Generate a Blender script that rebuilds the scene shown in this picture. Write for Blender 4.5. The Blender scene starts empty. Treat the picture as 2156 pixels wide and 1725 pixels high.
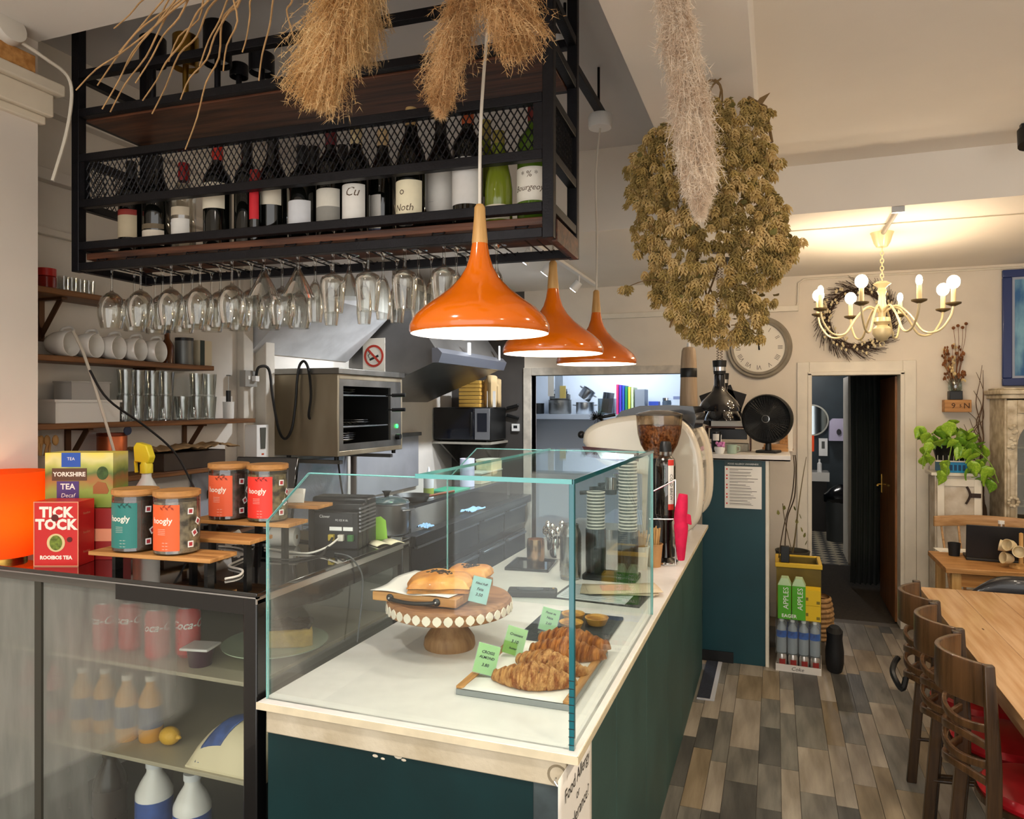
import bpy, bmesh, math, random
from mathutils import Vector, Matrix, noise
random.seed(11)
SC = bpy.context.scene
COL = SC.collection
R = math.radians
PI = math.pi
# ---------------------------------------------------------------- camera
F, HC, YAW = 1525.0, 1.70, R(20)
cd = bpy.data.cameras.new('camera')
cd.sensor_width = 36; cd.lens = 36*F/2156; cd.shift_y = -10.5/2156
cd.clip_start = .02
cam = bpy.data.objects.new('camera', cd); COL.objects.link(cam)
cam.location = (0, 0, HC); cam.rotation_euler = (R(90), 0, YAW)
SC.camera = cam
# ---------------------------------------------------------------- light
SC.view_settings.view_transform = 'Standard'
SC.view_settings.look = 'None'
SC.view_settings.gamma = 1
SC.view_settings.exposure = 1.08
SC.view_settings.use_curve_mapping = False
w = bpy.data.worlds.new('world'); SC.world = w; w.use_nodes = True
w.node_tree.nodes['Background'].inputs[0].default_value = (1.0, .97, .93, 1)
w.node_tree.nodes['Background'].inputs[1].default_value = 1.3
def light(name, kind, loc, power, col=(1,1,1), size=.1, rot=(0,0,0), spot=None, blend=.5, parent=None):
    ld = bpy.data.lights.new(name, kind); ld.energy = power; ld.color = col
    if kind == 'AREA': ld.size = size
    else: ld.shadow_soft_size = size
    if spot: ld.spot_size = R(spot); ld.spot_blend = blend
    o = bpy.data.objects.new(name, ld); COL.objects.link(o); o.location = loc; o.rotation_euler = rot
    if parent: o.parent = parent
    return o
WARM = (1, .84, .64); NEUT = (1, .95, .90); COOL = (.80, .90, 1)
# ---------------------------------------------------------------- pixel -> place
def ray(px, py):
    d = px-1078; s, c = math.sin(YAW), math.cos(YAW)
    return Vector((-s*F+c*d, c*F+s*d, 852-py))
def onz(px, py, z): r = ray(px, py); return r*((z-HC)/r.z)+Vector((0,0,HC))
def ony(px, py, y): r = ray(px, py); return r*(y/r.y)+Vector((0,0,HC))
def onx(px, py, x): r = ray(px, py); return r*(x/r.x)+Vector((0,0,HC))
# ---------------------------------------------------------------- materials
MATS = {}
def lin(h):
    if not isinstance(h, str): return tuple(h[:3])
    h = h.lstrip('#'); o = []
    for i in (0,2,4):
        v = int(h[i:i+2],16)/255; o.append(v/12.92 if v <= .04045 else ((v+.055)/1.055)**2.4)
    return tuple(o)
def nodes_of(m): m.use_nodes = True; nt = m.node_tree; return nt, nt.nodes, nt.links
def M(name, col='888888', rough=.5, metal=0, var=0, vs=6, bump=0, bs=60, trans=0, ior=1.45, em=None, es=0, coat=0, col2=None, stretch=None, spec=.5, alpha=1, sheen=0, detail=4):
    if name in MATS: return MATS[name]
    m = bpy.data.materials.new(name); MATS[name] = m
    nt, N, K = nodes_of(m); b = N['Principled BSDF']; c = lin(col)
    I = b.inputs
    I['Base Color'].default_value = (*c,1); I['Roughness'].default_value = rough; I['Metallic'].default_value = metal
    I['Transmission Weight'].default_value = trans; I['IOR'].default_value = ior; I['Coat Weight'].default_value = coat
    I['Specular IOR Level'].default_value = spec; I['Alpha'].default_value = alpha; I['Sheen Weight'].default_value = sheen
    if em: I['Emission Color'].default_value = (*lin(em),1); I['Emission Strength'].default_value = es
    if var or bump or col2:
        tc = N.new('ShaderNodeTexCoord'); mp = N.new('ShaderNodeMapping'); K.new(tc.outputs['Object'], mp.inputs[0])
        if stretch: mp.inputs['Scale'].default_value = stretch
    if var or col2:
        n = N.new('ShaderNodeTexNoise'); n.inputs['Scale'].default_value = vs; n.inputs['Detail'].default_value = detail
        K.new(mp.outputs[0], n.inputs['Vector'])
        r = N.new('ShaderNodeValToRGB'); e = r.color_ramp.elements
        e[0].position = .36; e[1].position = .64
        if col2: a, d = lin(col2), c
        else: a, d = [x*(1-var) for x in c], [min(1,x*(1+var)) for x in c]
        e[0].color = (*a,1); e[1].color = (*d,1)
        K.new(n.outputs['Fac'], r.inputs[0]); K.new(r.outputs[0], I['Base Color'])
    if bump:
        n2 = N.new('ShaderNodeTexNoise'); n2.inputs['Scale'].default_value = bs; n2.inputs['Detail'].default_value = 3
        K.new(mp.outputs[0], n2.inputs['Vector'])
        bp = N.new('ShaderNodeBump'); bp.inputs['Strength'].default_value = bump; bp.inputs['Distance'].default_value = .01
        K.new(n2.outputs['Fac'], bp.inputs['Height']); K.new(bp.outputs[0], I['Normal'])
    return m
def wood(name, c1, c2, rough=.5, axis=0, vs=9, coat=0, bump=.15):
    st = [14,14,14]; st[axis] = 1.0
    return M(name, c1, rough, col2=c2, vs=vs*.35, stretch=st, bump=bump, bs=9, coat=coat, detail=6)
def clear(name, tint='ffffff', base=.05, edge=.55, rough=.02, gloss='ffffff'):
    # thin clear pane or glass: see-through, more mirror-like towards grazing angles
    if name in MATS: return MATS[name]
    m = bpy.data.materials.new(name); MATS[name] = m
    nt, N, K = nodes_of(m); N.remove(N['Principled BSDF']); out = N['Material Output']
    t = N.new('ShaderNodeBsdfTransparent'); t.inputs[0].default_value = (*lin(tint),1)
    g = N.new('ShaderNodeBsdfGlossy'); g.inputs['Roughness'].default_value = rough; g.inputs[0].default_value = (*lin(gloss),1)
    lw = N.new('ShaderNodeLayerWeight'); lw.inputs[0].default_value = .35
    mr = N.new('ShaderNodeMapRange'); mr.inputs[3].default_value = base; mr.inputs[4].default_value = edge
    K.new(lw.outputs['Fresnel'], mr.inputs[0])
    mx = N.new('ShaderNodeMixShader'); K.new(mr.outputs[0], mx.inputs[0]); K.new(t.outputs[0], mx.inputs[1]); K.new(g.outputs[0], mx.inputs[2])
    K.new(mx.outputs[0], out.inputs[0])
    return m
# ---------------------------------------------------------------- mesh building
def rotz(a): return Matrix.Rotation(a, 4, 'Z')
def TR(loc, rx=0, ry=0, rz=0, s=1):
    return Matrix.Translation(loc) @ rotz(rz) @ Matrix.Rotation(ry,4,'Y') @ Matrix.Rotation(rx,4,'X') @ (Matrix.Scale(s,4) if not hasattr(s,'__len__') else Matrix.Diagonal((*s,1)))
class MB:
    def __init__(s): s.v = []; s.f = []
    def add(s, vs, fs, X=None):
        o = len(s.v)
        s.v += [tuple(X @ Vector(p)) if X else tuple(p) for p in vs]
        s.f += [tuple(i+o for i in f) for f in fs]; return s
    def bb(s, x0,x1,y0,y1,z0,z1, X=None):
        v = [(x0,y0,z0),(x1,y0,z0),(x1,y1,z0),(x0,y1,z0),(x0,y0,z1),(x1,y0,z1),(x1,y1,z1),(x0,y1,z1)]
        return s.add(v, [(3,2,1,0),(4,5,6,7),(0,1,5,4),(1,2,6,5),(2,3,7,6),(3,0,4,7)], X)
    def box(s, c, d, X=None): return s.bb(c[0]-d[0]/2,c[0]+d[0]/2,c[1]-d[1]/2,c[1]+d[1]/2,c[2]-d[2]/2,c[2]+d[2]/2, X)
    def lathe(s, prof, n=24, c=(0,0,0), X=None, a0=0, a1=2*PI, sx=1, sy=1):
        full = abs(a1-a0-2*PI) < 1e-6; v = []; f = []; cols = n if full else n+1; idx = []
        for r, z in prof:
            if r < 1e-6: idx.append([len(v)]*cols); v.append((c[0], c[1], c[2]+z))
            else:
                row = []
                for i in range(cols):
                    a = a0+(a1-a0)*i/n; row.append(len(v)); v.append((c[0]+r*math.cos(a)*sx, c[1]+r*math.sin(a)*sy, c[2]+z))
                idx.append(row)
        for k in range(len(prof)-1):
            A, B = idx[k], idx[k+1]
            for i in range(n):
                j = (i+1) % cols
                q = [A[i], A[j], B[j], B[i]]; u = []
                for t in q:
                    if t not in u: u.append(t)
                if len(u) >= 3: f.append(tuple(u))
        return s.add(v, f, X)
    def cyl(s, p0, p1, r0, r1=None, n=14, X=None):
        return s.tube([p0,p1], [r0, r0 if r1 is None else r1], n, X=X)
    def tube(s, pts, r, n=8, closed=False, X=None, caps=True):
        P = [Vector(p) for p in pts]; m = len(P); rr = r if hasattr(r,'__len__') else [r]*m
        v = []; f = []; up = None
        for i in range(m):
            if closed: d = P[(i+1)%m]-P[i-1]
            else: d = P[min(i+1,m-1)]-P[max(i-1,0)]
            if d.length < 1e-9: d = Vector((0,0,1))
            d.normalize()
            if up is None:
                up = Vector((0,0,1)) if abs(d.z) < .9 else Vector((1,0,0))
            a = up - d*up.dot(d)
            if a.length < 1e-6: a = d.orthogonal()
            a.normalize(); b = d.cross(a); up = a
            for k in range(n):
                t = 2*PI*k/n; v.append(tuple(P[i]+(a*math.cos(t)+b*math.sin(t))*rr[i]))
        for i in range(m if closed else m-1):
            for k in range(n):
                i2 = (i+1)%m; f.append((i*n+k, i*n+(k+1)%n, i2*n+(k+1)%n, i2*n+k))
        if caps and not closed: f.append(tuple(range(n-1,-1,-1))); f.append(tuple((m-1)*n+k for k in range(n)))
        return s.add(v, f, X)
    def prism(s, out, z0, z1, X=None):
        n = len(out); v = [(x,y,z0) for x,y in out]+[(x,y,z1) for x,y in out]
        f = [tuple(range(n-1,-1,-1)), tuple(range(n,2*n))]+[(i,(i+1)%n,n+(i+1)%n,n+i) for i in range(n)]
        return s.add(v, f, X)
    def ball(s, c, r, n=14, m=8, X=None):
        rx,ry,rz = r if hasattr(r,'__len__') else (r,r,r)
        pr = [(max(0,math.cos(-PI/2+PI*i/m)), math.sin(-PI/2+PI*i/m)*rz) for i in range(m+1)]
        pr[0] = (0,-rz); pr[-1] = (0,rz)
        return s.lathe(pr, n, c, X, sx=rx, sy=ry)
    def grid(s, fn, nu, nv, X=None, closeu=False):
        v = [fn(i/(nu-1 if not closeu else nu), j/(nv-1)) for j in range(nv) for i in range(nu)]; f = []
        for j in range(nv-1):
            for i in range(nu if closeu else nu-1):
                i2 = (i+1)%nu; f.append((j*nu+i, j*nu+i2, (j+1)*nu+i2, (j+1)*nu+i))
        return s.add(v, f, X)
    def quad(s, a,b,c,d): return s.add([a,b,c,d], [(0,1,2,3)])
    def text(s, t, size, X=None, align='CENTER', bend=0, a0=0, wide=1, shear=0, sp=1, fat=0):
        cu = bpy.data.curves.new('t','FONT'); cu.body = t; cu.size = size; cu.align_x = align; cu.align_y = 'CENTER'; cu.resolution_u = 2
        cu.shear = shear; cu.space_character = sp; cu.offset = fat
        ob = bpy.data.objects.new('t', cu); me = bpy.data.meshes.new_from_object(ob)
        vs = []
        for p in me.vertices:
            x, y = p.co.x*wide, p.co.y
            vs.append((bend*math.sin(x/bend+a0), -bend*math.cos(x/bend+a0), y) if bend else (x, 0, y))
        s.add(vs, [tuple(p.vertices) for p in me.polygons], X)
        bpy.data.objects.remove(ob); bpy.data.curves.remove(cu); bpy.data.meshes.remove(me)
        return s
    def mesh(s, name, mat, smooth=True, ang=38):
        me = bpy.data.meshes.new(name); me.from_pydata(s.v, [], s.f)
        me.materials.append(mat)
        if smooth:
            me.shade_smooth(); me.set_sharp_from_angle(angle=R(ang))
        me.update(); return me
    def build(s, name, mat, parent=None, smooth=True, bev=0, sub=0, loc=None, rot=None, ang=38, solid=0, seg=2, label=None, kind=None, fix=True):
        me = s.mesh(name, mat, smooth, ang)
        if fix:
            b = bmesh.new(); b.from_mesh(me); bmesh.ops.recalc_face_normals(b, faces=b.faces); b.to_mesh(me); b.free()
        return obj(name, me, parent, bev, sub, loc, rot, solid, seg, label, kind)
def obj(name, me, parent=None, bev=0, sub=0, loc=None, rot=None, solid=0, seg=2, label=None, kind=None):
    o = bpy.data.objects.new(name, me); COL.objects.link(o)
    if parent: o.parent = parent
    if loc is not None: o.location = loc
    if rot is not None: o.rotation_euler = rot
    if solid: md = o.modifiers.new('s','SOLIDIFY'); md.thickness = solid; md.offset = 0
    if bev: md = o.modifiers.new('b','BEVEL'); md.width = bev; md.segments = seg; md.limit_method = 'ANGLE'; md.angle_limit = R(40)
    if sub: md = o.modifiers.new('u','SUBSURF'); md.levels = sub; md.render_levels = sub
    if label: o['label'] = label
    if kind: o['kind'] = kind
    return o
def tag(o, label, cat, group=None, kind=None):
    o['label'] = label; o['category'] = cat
    if group: o['group'] = group
    if kind: o['kind'] = kind
    return o
def thing(name, label, cat, loc=(0,0,0), rz=0, group=None):
    o = bpy.data.objects.new(name, None); COL.objects.link(o); o.empty_display_size = .05
    o.location = loc; o.rotation_euler = (0,0,rz); return tag(o, label, cat, group)
def struct(name, mb, mat, smooth=False, **k):
    return mb.build(name, mat, smooth=smooth, kind='structure', **k)
def kids(o): return [c for c in COL.objects if c.parent == o]
def dup(o, loc=None, rz=None, label=None, parent=None, scale=None, ch=None):
    c = o.copy(); COL.objects.link(c)
    if parent: c.parent = parent
    if loc is not None: c.location = loc
    if rz is not None: c.rotation_euler[2] = rz
    if label: c['label'] = label
    if scale: c.scale = (scale,)*3 if not hasattr(scale,'__len__') else scale
    for k in (ch if ch is not None else o.children): dup(k, parent=c)
    return c
def rnd(a, b): return random.uniform(a, b)
def bez(p0,p1,p2,p3,n=12):
    P = [Vector(p) for p in (p0,p1,p2,p3)]
    return [P[0]*(1-t)**3+P[1]*3*t*(1-t)**2+P[2]*3*t*t*(1-t)+P[3]*t**3 for t in [i/n for i in range(n+1)]]
def crm(pts, k=6):
    P = [Vector(p) for p in pts]; out = []
    for i in range(len(P)-1):
        a, b, c, d = P[max(i-1,0)], P[i], P[i+1], P[min(i+2,len(P)-1)]
        for j in range(k):
            t = j/k; out.append(.5*((2*b)+(c-a)*t+(2*a-5*b+4*c-d)*t*t+(3*b-a-3*c+d)*t**3))
    return out+[P[-1]]
# ================================================================ materials in use
white_wall = M('wall_white','d9d3ca',.75,var=.05,vs=3,bump=.08,bs=40)
cream = M('cream_paint','d8cdb8',.55,var=.06,vs=5)
trimw = M('trim_paint','e0d8c8',.45,var=.04,vs=8)
black = M('black_plastic','141414',.4)
blackg = M('black_gloss','0b0b0d',.08,coat=.6)
iron = M('black_iron','17161a',.45,metal=.5,var=.15,vs=30,bump=.1,bs=150)
steel = M('steel','b9bbbd',.28,metal=1,var=.08,vs=4)
steel_d = M('steel_dull','8f8c86',.42,metal=1,var=.2,vs=5)
chrome = M('chrome','e2e2e2',.1,metal=1)
brass = M('brass','b58f45',.3,metal=1)
teal = M('teal_paint','0b3d45',.45,var=.10,vs=3,bump=.05,bs=30)
tealg = M('teal_green_panel','34504b',.5,var=.14,vs=3,bump=.05,bs=30)
darkgreen = M('dark_green_panel','05282a',.35,var=.15,vs=4,bump=.06,bs=20)
wtop = M('worktop_white','e6e1dc',.35,var=.03,vs=20)
oak = wood('oak','c58f52','a06c36',.5)
oaky = wood('oak_y','c58f52','a06c36',.5,axis=1)
oakz = wood('oak_z','d7ab6c','b98a4d',.5,axis=2)
walnut = wood('walnut_shelf','6b3f28','3a2116',.5)
shelfw = wood('stained_shelf','84562c','5a3517',.5,axis=1)
pine = wood('pine_table','c7a27a','ae8355',.4,axis=1,vs=7,coat=.2)
dkwood = wood('dark_chair_wood','463019','26180b',.32,axis=2,coat=.3)
paper = M('paper','eeeae2',.8,var=.02)
white = M('white_plastic','ecebe8',.35)
porcelain = M('porcelain','ece8e0',.12,coat=.5)
glassm = clear('clear_glass','f4f6f6',.05,.8,.02)
# ================================================================ room shell
ZK, ZA, ZB, YB, XL = 3.2, 2.98, 2.72, 6.18, -2.85
fl = struct('floor', MB().bb(-3.2,3.2,-2.2,YB+.2,-.12,-.004), M('floor_base','5b5650',.6,var=.1))
pm = [M('plank_pale','a69c8d',.42,col2='857b6d',vs=1.6,stretch=(9,1.3,1),bump=.12,bs=9),
      M('plank_grey','807c73',.42,col2='605d57',vs=1.8,stretch=(10,1.4,1),bump=.12,bs=9),
      M('plank_dark','5e5c57',.42,col2='444340',vs=1.5,stretch=(9,1.3,1),bump=.12,bs=9),
      M('plank_tan','97876f',.42,col2='756751',vs=1.7,stretch=(9,1.2,1),bump=.12,bs=9)]
x = -.46; npl = 0
wid = [.078,.09,.075,.14,.10,.078,.142,.085,.095,.075,.14,.1]
ci = 0
while x < 1.72:
    wd = wid[ci % 12]; ci += 1
    y = 2.35-rnd(0,.5); last = -1
    while y < YB:
        ln = rnd(.34,.68); y1 = min(y+ln, YB)
        k = random.choice([0,0,1,1,2,3,0,3])
        if k == last: k = (k+1) % 4
        last = k
        if y1-y > .05 and npl < 298:
            dz = rnd(0,.0008)
            o = MB().bb(-wd/2+.0012,wd/2-.0012,-(y1-y)/2+.0012,(y1-y)/2-.0012,-.004,0).build('plank', pm[k], fl, smooth=False)
            o.location = (x+wd/2,(y+y1)/2,dz); npl += 1
        y = y1
    x += wd
# side wall of the kitchen, back wall with its two doorways, right wall
struct('wall_left', MB().bb(XL-.12,XL,1.2,YB,0,ZK), white_wall)
D1 = (-2.06,-.74,1.96); D2 = (.25,.905,1.945)
struct('wall_back', MB().bb(-2.13,D1[0],YB,YB+.12,0,ZB).bb(D1[0],D1[1],YB,YB+.12,D1[2],ZB).bb(D1[1],D2[0],YB,YB+.12,0,ZB)
   .bb(D2[0],D2[1],YB,YB+.12,D2[2],ZB).bb(D2[1],3.2,YB,YB+.12,0,ZB), M('wall_cream','ddd3c4',.7,var=.05,vs=2.5,bump=.08,bs=40))
struct('wall_kitchen_back', MB().bb(XL-.12,-2.13,YB,YB+.12,0,ZB), M('wall_dark_grey','4b4744',.5,var=.12,vs=3))
struct('wall_right', MB().bb(3.0,3.12,-2.2,YB,0,ZA), white_wall)
PX, PY = -2.447, 1.83
struct('wall_front_left', MB().bb(PX-.5,PX,-2.2,PY,0,ZA), M('pier_white','dcd2c6',.6,var=.03,vs=3))
# moulding that runs round the pier under the ceiling
struct('trim_1', MB().bb(PX-.3,PX+.035,-2.2,PY+.035,2.72,2.80).bb(PX-.3,PX+.06,-2.2,PY+.06,2.80,2.84).bb(PX-.3,PX+.018,-2.2,PY+.018,2.69,2.72), M('trim_cream','d9cdb8',.5,var=.05), bev=.006)
# ceilings: front room, kitchen (higher), rear part (lower) and the long downstand beam between them
ceilm = M('ceiling_paint','ebe4d9',.8,var=.02,vs=2)
struct('ceiling_front', MB().bb(-.067,3.2,-2.2,4.17,ZA,3.4).bb(-3.2,-.42,-2.2,PY,ZA,3.4), ceilm)
struct('ceiling_beam', MB().bb(-.42,-.067,-2.2,4.17,ZB,3.4), ceilm)
struct('ceiling_kitchen', MB().bb(-3.2,-.42,PY,4.17,ZK,3.4), M('ceiling_kitchen_paint','cfccca',.8))
struct('ceiling_rear', MB().bb(-3.2,3.2,4.17,YB+.12,ZB,3.4), ceilm)
# skirting and door linings
struct('trim_2', MB().bb(D2[0]-.09,D2[0],YB-.02,YB,0,D2[2]+.09).bb(D2[1],D2[1]+.09,YB-.02,YB,0,D2[2]+.09).bb(D2[0],D2[1],YB-.02,YB,D2[2],D2[2]+.09)
   .bb(D2[0]-.012,D2[0]+.018,YB-.03,YB+.14,0,D2[2]).bb(D2[1]-.018,D2[1]+.012,YB-.03,YB+.14,0,D2[2]).bb(D2[0]-.012,D2[1]+.012,YB-.03,YB+.14,D2[2]-.018,D2[2]+.012), trimw, bev=.004)
struct('trim_3', MB().bb(D1[0]-.075,D1[0],YB-.02,YB+.13,0,D1[2]+.07).bb(D1[0],D1[1],YB-.02,YB+.13,D1[2],D1[2]+.07).bb(D1[1],D1[1]+.07,YB-.02,YB+.13,0,D1[2]+.07), M('trim_worn','c9c0b2',.5,var=.15,vs=12), bev=.004)
struct('baseboard_back', MB().bb(D2[1]+.09,3.0,YB-.02,YB,0,.12).bb(-.04,D2[0]-.09,YB-.02,YB,0,.12), trimw, bev=.004)
# boarded wall beside the far doorway
bw = struct('trim_4', MB().bb(.996,1.075,YB-.025,YB,0,1.3), trimw)
for i in range(1,5): MB().bb(1.08+.075*i-.075,1.08+.075*i-.004,YB-.03,YB-.004,.12,1.24).build('board', trimw, bw, smooth=False, bev=.003)
# store room behind the wide doorway
srm = M('store_white','d6dce4',.7)
struct('wall_store', MB().bb(-3.0,-.2,7.55,7.65,0,2.5).bb(-3.0,-2.9,YB+.12,7.55,0,2.5).bb(-.3,-.2,YB+.12,7.55,0,2.5), srm)
struct('ceiling_store', MB().bb(-3.0,-.2,YB+.12,7.65,2.5,2.6), srm)
struct('floor_store', MB().bb(-3.0,-.2,YB,7.65,-.12,-.004), M('floor_store','6b6660',.6))
# passage behind the narrow doorway and the washroom at its end
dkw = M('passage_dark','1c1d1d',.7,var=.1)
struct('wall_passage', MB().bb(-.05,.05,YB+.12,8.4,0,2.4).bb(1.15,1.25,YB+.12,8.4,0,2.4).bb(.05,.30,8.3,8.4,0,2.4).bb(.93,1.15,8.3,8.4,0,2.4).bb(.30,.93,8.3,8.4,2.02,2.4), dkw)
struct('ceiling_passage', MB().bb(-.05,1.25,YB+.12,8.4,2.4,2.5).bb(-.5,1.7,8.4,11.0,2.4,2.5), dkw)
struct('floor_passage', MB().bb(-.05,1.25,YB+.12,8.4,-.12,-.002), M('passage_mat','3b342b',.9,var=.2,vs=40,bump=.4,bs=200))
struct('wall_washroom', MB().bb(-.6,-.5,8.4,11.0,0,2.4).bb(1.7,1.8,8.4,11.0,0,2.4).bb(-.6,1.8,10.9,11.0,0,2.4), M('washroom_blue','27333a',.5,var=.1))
def tile_mat():
    m = bpy.data.materials.new('patterned_tile'); nt, N, K = nodes_of(m); b = N['Principled BSDF']; b.inputs['Roughness'].default_value = .4
    tc = N.new('ShaderNodeTexCoord'); mp = N.new('ShaderNodeMapping'); mp.inputs['Rotation'].default_value = (0,0,R(45)); K.new(tc.outputs['Object'], mp.inputs[0])
    c = N.new('ShaderNodeTexChecker'); c.inputs['Scale'].default_value = 10; c.inputs[1].default_value = (.42,.36,.25,1); c.inputs[2].default_value = (.05,.05,.05,1)
    K.new(mp.outputs[0], c.inputs[0]); K.new(c.outputs[0], b.inputs['Base Color']); return m
struct('floor_washroom', MB().bb(-.5,1.7,8.4,10.9,-.12,-.002), tile_mat())
struct('trim_5', MB().bb(.25,.30,8.26,8.42,0,2.06).bb(.93,.98,8.26,8.42,0,2.06).bb(.30,.93,8.26,8.42,2.02,2.07), M('brown_frame','6b4526',.5,var=.2))
# conduit on the back wall and boxed ledges on the kitchen wall
struct('trim_6', MB().bb(-1.5,.17,YB-.03,YB,2.44,2.485), trimw, bev=.004)
struct('trim_7', MB().tube([(.14,YB-.015,2.46),(.165,YB-.015,2.5),(.17,YB-.015,2.66),(.21,YB-.015,2.69),(3.0,YB-.015,2.69)],.007,6), trimw, smooth=True)
struct('trim_8', MB().bb(XL,XL+.05,1.83,3.55,2.62,2.67).bb(XL,XL+.03,1.83,3.55,2.40,2.43).bb(XL,XL+.06,1.83,4.1,2.90,2.98), white_wall, bev=.004)
struct('trim_9', MB().bb(XL,XL+.05,3.30,3.38,1.0,2.9).bb(XL,XL+.08,3.45,3.53,1.0,3.1), M('trunking','cfc8bc',.5,var=.08), bev=.005)
# ================================================================ hanging rack over the counter
RO = Vector((-2.442,1.955,0)); RA = math.atan2(.075,1.8316); RL, RD = 1.833, .351
rack = thing('hanging_shelf_rack','black iron hanging rack of wine bottles with mesh guards and wooden shelves','rack',RO,RA)
def rkx(px, dy=0):      # local x on the rack for a picture column, dy behind the front plane
    r = ray(px,0); c, s = math.cos(RA), math.sin(RA)
    # local y of k*r minus origin equals dy
    k = (dy + (-s*RO.x + c*RO.y))/(-s*r.x + c*r.y)
    p = Vector((k*r.x-RO.x, k*r.y-RO.y)); return c*p.x+s*p.y
T = .034; h = T/2
for x in (h, RL-h):
    for y in (h, RD-h): MB().box((x,y,(2.19+ZK)/2),(T,T,ZK-2.19)).build('post', iron, rack, bev=.002)
for z in (2.207,2.283,2.438,2.606,2.772,2.915):
    MB().bb(T,RL-T,0,T*.9,z-h*.85,z+h*.85).build('rail', iron, rack, bev=.002)
    if z not in (2.438,2.606): MB().bb(T,RL-T,RD-T*.9,RD,z-h*.85,z+h*.85).build('rail', iron, rack, bev=.002)
    for x in (.002, RL-T+.002): MB().bb(x,x+T-.004,T,RD-T,z-h*.85,z+h*.85).build('side_rail', iron, rack, bev=.002)
MB().bb(T,RL-T,T,RD-T,2.238,2.262).build('shelf_board', walnut, rack, bev=.002)
MB().bb(T,RL-T,T,RD-T,2.752,2.775).build('shelf_board', walnut, rack, bev=.002)
MB().bb(RL-.012,RL+.004,T,RD-T,2.185,2.25).build('edge_board', walnut, rack)
# diamond mesh guards
def wiremesh(w, hgt, X, pitch=.022, ph=.036, t=.0022):
    mb = MB(); n = int((w+hgt*pitch/ph)/pitch)+2; sl = pitch/ph
    for sgn in (1,-1):
        for i in range(-int(hgt*sl/pitch)-1, n+1):
            x0 = i*pitch if sgn > 0 else i*pitch
            a = [x0, 0]; b = [x0+sgn*hgt*sl, hgt]
            if sgn < 0: a[0] += 0
            # clip to the panel
            pts = []
            t0, t1 = 0, 1; dx = b[0]-a[0]
            if abs(dx) > 1e-9:
                ta, tb = (0-a[0])/dx, (w-a[0])/dx
                t0, t1 = max(t0,min(ta,tb)), min(t1,max(ta,tb))
            if t1-t0 < .02: continue
            p = (a[0]+dx*t0, 0, hgt*t0); q = (a[0]+dx*t1, 0, hgt*t1)
            mb.tube([p,q], t, 4, X=X, caps=False)
    return mb
wiremesh(RL-2*T-.05, .134, Matrix.Translation((T+.025,.012,2.455))).build('mesh_guard', iron, rack, kind='stuff', fix=False)
MB().bb(T,T+.025,.004,.026,2.45,2.595).build('mesh_frame', iron, rack); MB().bb(RL-T-.028,RL-T,.004,.026,2.45,2.595).build('mesh_frame', iron, rack)
for x in (T*.5, RL-T*.5):
    wiremesh(RD-2*T, .134, Matrix.Translation((x,T,2.455)) @ rotz(R(90))).build('mesh_guard', iron, rack, kind='stuff', fix=False)
CH = [rkx(p,.02) for p in (209,271,336,398,466,534,607,682,757,836,920,1010,1096)]
ZG = 2.2165
for x in CH:
    mb = MB()
    for s in (-1,1):
        xx = x+s*.019
        mb.tube([(xx,.04,2.238),(xx,.03,2.236),(xx,.028,2.23),(xx,.034,ZG),(xx,.27,ZG-.002),(xx,.335,ZG-.004),(xx,.348,ZG+.012)],.0025,5)
    mb.tube([(x-.019,.036,2.235),(x+.019,.036,2.235)],.0025,5)
    mb.build('glass_hanger', iron, rack)
# ---- stemware
gm = clear('wine_glass','f8f8f5',.03,.6,.015)
def stem(name, prof, label, group, cat):
    o = MB().lathe(prof, 28).build(name, gm, None, ang=60, fix=False)
    return tag(o, label, cat, group)
th = .0012
def bowl(pts):     # outer profile from foot to rim, then back inside
    return pts
wine = [(0,.001),(.036,0),(.037,-.0018),(.012,-.005),(.0052,-.012),(.0042,-.03),(.0042,-.088),(.007,-.098),(.022,-.106),(.037,-.122),(.046,-.146),(.0485,-.168),(.047,-.192),(.042,-.217),(.0375,-.235),(.0367,-.235),(.041,-.217),(.046,-.192),(.0475,-.168),(.045,-.146),(.036,-.123),(.021,-.108),(0,-.101)]
mart = [(0,.001),(.037,0),(.038,-.0018),(.014,-.006),(.006,-.013),(.0045,-.03),(.006,-.048),(.012,-.064),(.026,-.09),(.044,-.124),(.056,-.149),(.0552,-.149),(.043,-.124),(.0245,-.09),(.010,-.066),(0,-.058)]
gob = [(0,.001),(.036,0),(.037,-.0018),(.012,-.005),(.006,-.013),(.005,-.03),(.0052,-.07),(.008,-.08),(.022,-.086),(.036,-.094),(.0415,-.106),(.042,-.12),(.039,-.16),(.034,-.2),(.0325,-.212),(.0317,-.212),(.033,-.2),(.038,-.16),(.041,-.12),(.040,-.107),(.035,-.096),(.02,-.088),(0,-.084)]
flute = [(0,.001),(.032,0),(.033,-.0018),(.010,-.005),(.005,-.013),(.0042,-.03),(.0042,-.07),(.007,-.082),(.016,-.095),(.024,-.12),(.0275,-.15),(.027,-.19),(.0225,-.228),(.0217,-.228),(.026,-.19),(.0265,-.15),(.023,-.12),(.015,-.096),(0,-.086)]
GL = dict(W=stem('wine_glass',wine,'clear stemmed wine glass hanging upside down under the bottle rack','wine glasses hanging under the rack','wine glass'),
          M=stem('martini_glass',mart,'clear cone-shaped martini glass hanging upside down under the bottle rack','martini glasses hanging under the rack','glass'),
          G=stem('water_goblet',gob,'clear broad-shouldered goblet hanging upside down under the bottle rack','goblets hanging under the rack','glass'),
          U=stem('champagne_flute',flute,'narrow clear champagne flute hanging upside down under the bottle rack','flutes hanging under the rack','glass'))
used = set(); rows = ['WWW','WWW','WWW','WWW','WWW','MWW','MUU','GMU','GUU','GUU','GUG','UU','']
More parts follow.
